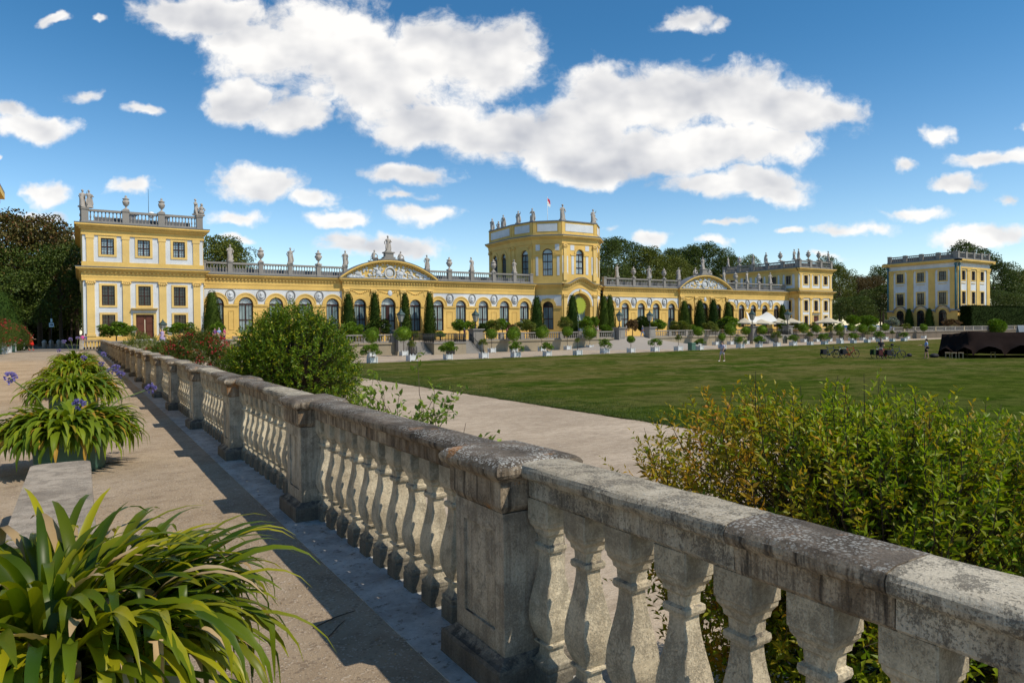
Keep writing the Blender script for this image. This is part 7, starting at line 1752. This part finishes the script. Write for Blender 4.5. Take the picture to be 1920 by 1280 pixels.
p = at(1705, 669.5, LOW); m_ = MB(); m_.ell((p.x, p.y, LOW + 0.18), (0.28, 0.22, 0.2), 8, 6); m_.tube([(p.x - 0.2, p.y, LOW + 0.12), (p.x - 0.9, p.y + 0.1, LOW + 0.08)], 0.05, 5); tag(m_.build('dark_bag', BAGB), 'small dark bag lying on the grass between bicycles and tent', 'bag')
p = at(1752, 671, LOW); m_ = MB(); m_.ell((p.x, p.y, LOW + 0.2), (0.5, 0.35, 0.24), 8, 6); tag(m_.build('bundle', BAGB), 'black cloth bundle at the left foot of the black tent', 'bundle')

# ------------------------------------------------------------------ people
def skin_obj(name, J, E_, Rr, m, parent, sub=1):
    me = bpy.data.meshes.new('tmp'); me.from_pydata(J, E_, []); o = bpy.data.objects.new('tmp', me); COL.objects.link(o)
    md = o.modifiers.new('s', 'SKIN'); md.use_smooth_shade = True; sb_ = o.modifiers.new('u', 'SUBSURF'); sb_.levels = sub; sb_.render_levels = sub
    for i, v in enumerate(me.skin_vertices[0].data): v.radius = (Rr[i], Rr[i]); v.use_root = (i == 0)
    dg = bpy.context.evaluated_depsgraph_get(); me2 = bpy.data.meshes.new_from_object(o.evaluated_get(dg)); me2.name = name
    bpy.data.objects.remove(o); me2.materials.clear(); me2.materials.append(m); return link(name, me2, parent)
def person(px, py, z, facing, label, h=1.72, top=None, bottom=None, shoes=None, hair=HAIRM, stride=0.12, kind='trousers', arms=(0.05, 0.05), bag=None, hat=None, xyz=None, sit=False, sleeve=True):
    p = Vector(xyz) if xyz else at(px, py, z); k = h / 1.72
    t = empty('person', (p.x, p.y, p.z), facing, label, 'person')
    s = stride
    J = [(0, 0, 0.93), (0, 0.0, 1.12), (0, 0.01, 1.34), (0, 0.0, 1.46), (0, -0.02, 1.56), (0, -0.03, 1.66)]; Rr = [0.135, 0.115, 0.135, 0.06, 0.085, 0.075]; E_ = [(0, 1), (1, 2), (2, 3), (3, 4), (4, 5)]
    def ch(start, pts_, rs):
        prev = start
        for q, r in zip(pts_, rs): J.append(q); Rr.append(r); E_.append((prev, len(J) - 1)); prev = len(J) - 1
        return prev
    J.append((0, -0.105, 1.555)); Rr.append(0.016); E_.append((4, len(J) - 1))
    legs = []; armj = []
    for sx, f in ((-1, s), (1, -s)):
        if sit: P_l = [(sx * 0.09, -0.02, 0.90), (sx * 0.10, -0.42, 0.88), (sx * 0.10, -0.45, 0.48), (sx * 0.10, -0.56, 0.44)]
        else: P_l = [(sx * 0.09, 0.0, 0.86), (sx * 0.095, -f * 0.7, 0.50), (sx * 0.095, -f + (0.05 if f < 0 else 0), 0.09), (sx * 0.10, -f - 0.14, 0.04)]
        ch(0, P_l, (0.088, 0.060, 0.040, 0.035)); legs.append(P_l)
        a = arms[0 if sx < 0 else 1]
        P_a = [(sx * 0.17, 0.01, 1.40), (sx * 0.23, 0.03 - a * 0.3, 1.13), (sx * 0.22, -0.06 - a, 0.90 + a * 0.8), (sx * 0.215, -0.09 - a * 1.2, 0.82 + a)]
        w_ = ch(2, P_a, (0.055, 0.042, 0.030, 0.028)); armj.append(P_a); hp = Vector(P_a[-1]); d = (Vector(P_a[-1]) - Vector(P_a[-2])).normalized()
        for q, ln in ((-0.018, 0.060), (-0.006, 0.072), (0.007, 0.068), (0.019, 0.055)): ch(w_, [tuple(hp + d * 0.035 + Vector((0.004 * sx, q, 0))), tuple(hp + d * (0.035 + ln * 0.6) + Vector((0, q * 1.2, 0))), tuple(hp + d * (0.03 + ln) + Vector((-0.008 * sx, q * 1.2, 0)))], (0.009, 0.008, 0.006))
        ch(w_, [tuple(hp + Vector((-0.012 * sx, -0.032, -0.01))), tuple(hp + d * 0.03 + Vector((-0.016 * sx, -0.045, 0)))], (0.010, 0.007))
    body = skin_obj('body', J, E_, Rr, SKIN, t)
    body.scale = (k, k, k)
    # clothing
    def cloth(name, J2, E2, R2, m): o = skin_obj(name, J2, E2, R2, m, t); o.scale = (k, k, k)
    if kind == 'dress':
        m_ = MB(); m_.lathe([(0.30, 0.50), (0.26, 0.70), (0.20, 0.92), (0.155, 1.08), (0.175, 1.28), (0.16, 1.40), (0.07, 1.46)], n=16, sy=0.78, capt=True); o = link('dress', m_.mesh('dress', top), t); o.scale = (k, k, k)
    else:
        J2 = [(0, 0, 0.95), (0, 0, 1.12), (0, 0.01, 1.33), (0, 0, 1.44)]; R2 = [0.150, 0.130, 0.152, 0.075]; E2 = [(0, 1), (1, 2), (2, 3)]
        if sleeve:
            for P_a in armj: b0 = len(J2); J2 += [P_a[0], tuple(Vector(P_a[0]).lerp(Vector(P_a[1]), 0.75))]; R2 += [0.070, 0.058]; E2 += [(2, b0), (b0, b0 + 1)]
        cloth('shirt', J2, E2, R2, top)
        J2 = [(0, 0, 0.97), (0, 0, 0.90)]; R2 = [0.145, 0.150]; E2 = [(0, 1)]
        for P_l in legs:
            b0 = len(J2); J2 += [P_l[0], P_l[1] if kind == 'trousers' else tuple(Vector(P_l[0]).lerp(Vector(P_l[1]), 0.85))]; R2 += [0.100, 0.078]; E2 += [(1, b0), (b0, b0 + 1)]
            if kind == 'trousers': J2.append(P_l[2]); R2.append(0.062); E2.append((b0 + 1, b0 + 2))
        cloth('trousers' if kind == 'trousers' else 'shorts', J2, E2, R2, bottom)
    m_ = MB(); m_.ell((0, 0.02, 1.655), (0.088, 0.098, 0.092), 10, 8); m_.ell((0, 0.06, 1.59), (0.075, 0.05, 0.09), 8, 6); o = link('hair', m_.mesh('hair', hair), t); o.scale = (k, k, k)
    for i, P_l in enumerate(legs): m_ = MB(); q = P_l[-1]; m_.ell((q[0], q[1] + 0.05, q[2]), (0.052, 0.135, 0.048), 8, 6); o = link('shoe', m_.mesh('shoe', shoes or BAGB), t); o.scale = (k, k, k)
    if bag: m_ = MB(); m_.ell((0.24, 0.04, 0.98), (0.06, 0.14, 0.13), 8, 6); o = link('shoulder_bag', m_.mesh('shoulder_bag', bag), t); o.scale = (k, k, k)
    return t
LAV = pmat('lavender_cloth', (0.42, 0.34, 0.55)); WHC = pmat('white_cloth', (0.70, 0.70, 0.70)); NAV = pmat('navy_cloth', (0.02, 0.03, 0.08)); LBL = pmat('light_blue_cloth', (0.25, 0.38, 0.68)); BLC = pmat('black_cloth', (0.02, 0.02, 0.022)); REDC = pmat('red_cloth', (0.70, 0.02, 0.012)); PNK = pmat('pink_cloth', (0.70, 0.08, 0.36)); GRN = pmat('olive_cloth', (0.10, 0.11, 0.06)); BGE = pmat('beige_cloth', (0.38, 0.30, 0.2)); MAG = pmat('magenta_cloth', (0.45, 0.05, 0.16)); TEAL = pmat('teal_cloth', (0.05, 0.36, 0.42)); DKV = pmat('violet_cloth', (0.18, 0.05, 0.22))
def f_stripe(T, b):
    p = objc(T); w_ = T.new('ShaderNodeTexWave'); w_.inputs['Scale'].default_value = 9; w_.bands_direction = 'X'; T.l.new(p, w_.inputs['Vector'])
    T.l.new(T.mix(T.mapr(w_.outputs[1], 0.4, 0.6), (0.34, 0.26, 0.46), (0.72, 0.66, 0.72)), b.inputs['Base Color'])
STRP = mat('striped_lavender_cloth', f_stripe, 0.8)
person(1354, 677.5, LOW, -1.4, 'person in a lavender and white striped shirt and shorts walking alone across the lawn', 1.78, STRP, STRP, WHC, HAIRM, 0.22, 'shorts', (0.25, 0.1), bag=BAGB)
person(1737, 672.8, LOW, -2.4, 'person in light blue top and black shorts standing by the black tent', 1.80, LBL, BLC, None, HAIRM, 0.08, 'shorts', (0.35, 0.1), bag=BAGB)
person(1652, 671.5, LOW, -1.0, 'person in dark clothes standing among the parked bicycles', 1.80, BLC, NAV, None, HAIRM, 0.05, 'trousers', (0.4, 0.3))
person(58, 656.5, -0.004, 2.6, 'person in a bright red dress walking away on the road at left', 1.78, REDC, None, REDC, HAIRM, 0.14, 'dress', (0.3, 0.3))
person(49, 656.5, -0.004, 2.8, 'person in white trousers and dark top walking left of the red dress', 1.74, BLC, WHC, None, HAIRM, 0.25, 'trousers', (0.15, 0.1))
person(155, 655, -0.004, -2.2, 'person in a bright pink and violet top near the end of the agapanthus row', 1.72, PNK, LBL, None, HAIRM, 0.1, 'trousers', (0.5, 0.4))
person(161, 655.5, -0.004, -2.0, 'person in a blue top just right of the pink one at the balustrade end', 1.68, pmat('denim_cloth', (0.08, 0.10, 0.25)), NAV, None, HAIRM, 0.1, 'trousers', (0.4, 0.2))
person(0, 0, 0, -0.4, 'person in a lavender dress on the steps before the left pavilion', 1.74, LAV, None, WHC, HAIRG, 0.1, 'dress', (0.1, 0.1), xyz=(7.15, 79.0, 0.40), bag=BAGB)
for i, (px, m1, m2, lab, hr) in enumerate(((403, DKV, BLC, 'person in dark violet at the left of the group by the left wing', HAIRM), (411, LBL, WHC, 'person in light blue in the middle of the group by the left wing', HAIRG), (421, MAG, NAV, 'person in magenta at the right of the group by the left wing', HAIRM))):
    q = aty(px, 640, 83.5); person(0, 0, 0, 0.5 * i, lab, 1.75, m1, m2, None, hr, 0.1, 'trousers', (0.1, 0.2), xyz=(q.x, 83.5, 0.45 if i < 9 else 0))
m_ = MB(); m_.box(13.6, 21.5, 82.5, 84.6, 0.19, 0.45, 0, 0.05, 0.05); tag(m_.build('steps', FSTONE), kind='structure')
q = aty(871, 625, 81.3); person(0, 0, 0, 0.6, 'person in a magenta top behind the balustrade left of the second lantern pillar', 1.7, MAG, NAV, None, HAIRG, 0.05, 'trousers', (0.3, 0.1), xyz=(q.x, 81.3, 0.2))
q = aty(951, 620, 82.2); person(0, 0, 0, 0.2, 'person in dark red behind the balustrade left of the tower', 1.7, pmat('maroon_cloth', (0.16, 0.03, 0.05)), NAV, None, HAIRM, 0.05, 'trousers', (0.3, 0.1), xyz=(q.x, 82.2, 0.2))
q = aty(1121, 620, 83); person(0, 0, 0, 0.8, 'person in a white shirt right of the tower entrance', 1.8, WHC, NAV, None, HAIRG, 0.1, 'trousers', (0.2, 0.3), xyz=(q.x, 83, 0.2)); q = aty(1117, 620, 83.8); person(0, 0, 0, 0.4, 'person in dark blue beside the white shirted one at the tower', 1.72, NAV, NAV, None, HAIRM, 0.1, 'trousers', (0.2, 0.3), xyz=(q.x, 83.8, 0.2))
q = aty(1086, 620, 86); person(0, 0, 0, 0.0, 'person in a pale top in the tower entrance', 1.7, LBL, NAV, None, HAIRM, 0.1, 'trousers', (0.2, 0.1), xyz=(q.x, 86, 0.2))
person(1174.5, 631.5, 0.2, 0.3, 'person in black top and pale shorts at the left of the ramp top', 1.78, BLC, BGE, WHC, HAIRG, 0.1, 'shorts', (0.3, 0.3)); person(1205, 631.2, 0.2, 1.2, 'person in light blue clothes walking at the right of the ramp top', 1.78, LBL, LBL, WHC, HAIRG, 0.24, 'trousers', (0.1, 0.1), bag=MAG)
q = aty(1150, 622, 82.5); person(0, 0, 0, 0.3, 'person in olive seated tone clothes behind the wall left of the ramp lantern', 1.5, GRN, GRN, None, HAIRG, 0.05, 'trousers', (0.3, 0.3), xyz=(q.x, 82.5, 0.2))
q = aty(1692, 617, 82.5); person(0, 0, 0, 0.3, 'person in a turquoise top behind the balustrade of the square pavilion', 1.75, TEAL, BGE, None, HAIRM, 0.1, 'trousers', (0.2, 0.2), xyz=(q.x, 82.5, 0.2))

# ------------------------------------------------------------------ cars, sign, bollards
def car(px, Y, col, label, rz=0.0):
    q = aty(px, 616, Y); t = empty('parked_car', (q.x, Y, G0), rz, label, 'car', 'cars parked behind the balustrade')
    prof = [(-2.1, 0.35), (-2.15, 0.75), (-2.0, 0.95), (-1.55, 1.02), (-1.0, 1.42), (-0.3, 1.52), (0.55, 1.48), (1.15, 1.05), (1.9, 0.88), (2.12, 0.70), (2.12, 0.35)]
    m_ = MB(); n = len(prof); vs = []
    for s, w_ in ((-1, 1), (-0.93, 1), (0.93, 1), (1, 1)):
        for (x, z) in prof: q_ = (0.86 if abs(s) < 1 else 0.90); yy = (0.90 if z < 1.03 else 0.72) * (1 if s > 0 else -1) * (1.0 if abs(s) == 1 else 1.0); vs.append((x if abs(s) < 1 else x * 0.985, yy * (1.0 if abs(s) == 1 else 0.97), z if abs(s) < 1 else z * 0.985))
    fs = [(r * n + i, r * n + (i + 1) % n, (r + 1) * n + (i + 1) % n, (r + 1) * n + i) for r in range(3) for i in range(n)]
    fs += [tuple(range(n))[::-1], tuple(range(3 * n, 4 * n))]; m_.add(vs, fs, 0, False); link('body', m_.mesh('body', col), t)
    for s in (-1, 1):
        m_ = MB(); m_.add([(-0.95, s * 0.835, 1.05), (0.95, s * 0.835, 1.05), (0.5, s * 0.745, 1.42), (-0.85, s * 0.745, 1.40)], [(0, 1, 2, 3) if s < 0 else (3, 2, 1, 0)]); m_.add([(-0.95, s * 0.84, 1.05), (0.95, s * 0.84, 1.05), (0.5, s * 0.75, 1.42), (-0.85, s * 0.75, 1.40)], [(3, 2, 1, 0)]); link('window', m_.mesh('window', GL2), t)
        for x in (-1.3, 1.35): m_ = MB(); m_.lathe([(0.33, -0.1), (0.33, 0.1)], n=14); q_ = link('wheel', m_.mesh('wheel', IRON), t, (x, s * 0.83, 0.33)); q_.rotation_euler = (PI / 2, 0, 0)
CW = mat('car_paint_white', plain((0.6, 0.62, 0.65), 0.03), 0.25); CB = mat('car_paint_blue', plain((0.03, 0.10, 0.30), 0.05), 0.25)
car(1640, 92, CW, 'white parked car roof showing above the balustrade between the right buildings'); car(1588, 92, CB, 'dark blue parked car partly hidden behind ball crowned trees'); car(1662, 94, CB, 'blue parked car right of the white one')
def bollard(px, lab):
    q = at(px, 642, -0.004); t = MB(); t.lathe([(0.22, 0), (0.20, 0.6), (0.24, 0.66), (0.20, 0.8), (0.08, 0.92)], q.x, 100, -0.004, n=10)
    o = t.build('stone_bollard', STAT); tag(o, lab, 'bollard', 'stone bollards at the road end')
for px, lab in ((83, 'pale stone bollard farthest left at the road end'), (96, 'pale stone bollard under the small blue sign'), (110, 'pale stone bollard third from left at the road end'), (118, 'pale stone bollard fourth from left near the pavilion')):
    q = aty(px, 640, 100); t_ = MB(); t_.lathe([(0.26, 0), (0.22, 0.6), (0.27, 0.68), (0.22, 0.85), (0.08, 1.0)], q.x, 100, -0.004, n=10); tag(t_.build('stone_bollard', STAT), lab, 'bollard', 'stone bollards at the road end')
q = aty(96.5, 609, 98); t = empty('path_sign', (q.x, 98, 0), 0, 'small square white and blue sign on a thin post before the dark trees at left', 'sign')
m_ = MB(); m_.tube([(0, 0, 0), (0, 0, 4.3)], 0.045, 6); link('post', m_.mesh('post', IRON), t)
zc_ = q.z
m_ = MB(); m_.box(-0.24, 0.24, -0.06, -0.04, zc_ - 0.24, zc_ + 0.24); link('panel', m_.mesh('panel', pmat('sign_pale_blue', (0.45, 0.65, 0.75))), t)
m_ = MB(); m_.box(-0.16, 0.12, -0.07, -0.061, zc_ - 0.05, zc_ + 0.07); m_.add([(0.04, -0.066, zc_ + 0.14), (0.2, -0.066, zc_), (0.04, -0.066, zc_ - 0.12)], [(0, 2, 1)]); link('symbol', m_.mesh('symbol', NAV), t)
m_ = MB(); m_.box(-0.10, 0.10, -0.06, -0.04, zc_ + 0.32, zc_ + 0.75); link('upper_panel', m_.mesh('upper_panel', pmat('sign_pale_blue', (0.45, 0.65, 0.75))), t)
#S4

# ------------------------------------------------------------------ twigs and fallen leaves on the terrace
for i, (px, py, a, ln, lab) in enumerate(((628, 1162, 0.9, 0.30, 'thin dry twig lying in the sun near the balustrade shadow'), (632, 1180, 1.4, 0.22, 'darker twig on the shadow edge near the balustrade'), (222, 868, 0.3, 0.35, 'dry branched twig on the ground right of the bench end'))):
    p = at(px, py, 0); m_ = MB(); d = Vector((math.cos(a - YAW), math.sin(a - YAW), 0)); q0 = p - d * ln / 2
    m_.tube([q0 + Vector((0, 0, 0.008)), p + Vector((0.01, 0.01, 0.014)), p + d * ln / 2 + Vector((0, 0, 0.008))], [0.004, 0.004, 0.002], 5)
    if i == 2:
        for k in (0.2, 0.5, 0.8): m_.tube([q0 + d * ln * k + Vector((0, 0, 0.01)), q0 + d * ln * (k + 0.15) + Vector((-0.06, 0.05, 0.05))], [0.003, 0.002], 4)
    tag(m_.build('twig', BARK), lab, 'twig', 'fallen twigs on the terrace')
r = np.random.default_rng(12); n = 260
C = np.stack([r.uniform(-0.9, 1.5, n), 1.2 + 9 * r.random(n) ** 1.6, np.full(n, 0.006)], 1)
V, Fc = leaves_np(C, r.normal(0, 1, (n, 3)) * np.array([1, 1, 0.08]), r.uniform(0.010, 0.030, n), r.uniform(0.006, 0.016, n), r, 0.1)
tag(link('fallen_leaves', mesh_np('fallen_leaves', V, Fc, L_DRY)), 'scattered dry leaf bits on the sandy terrace', 'fallen leaves', kind='stuff')
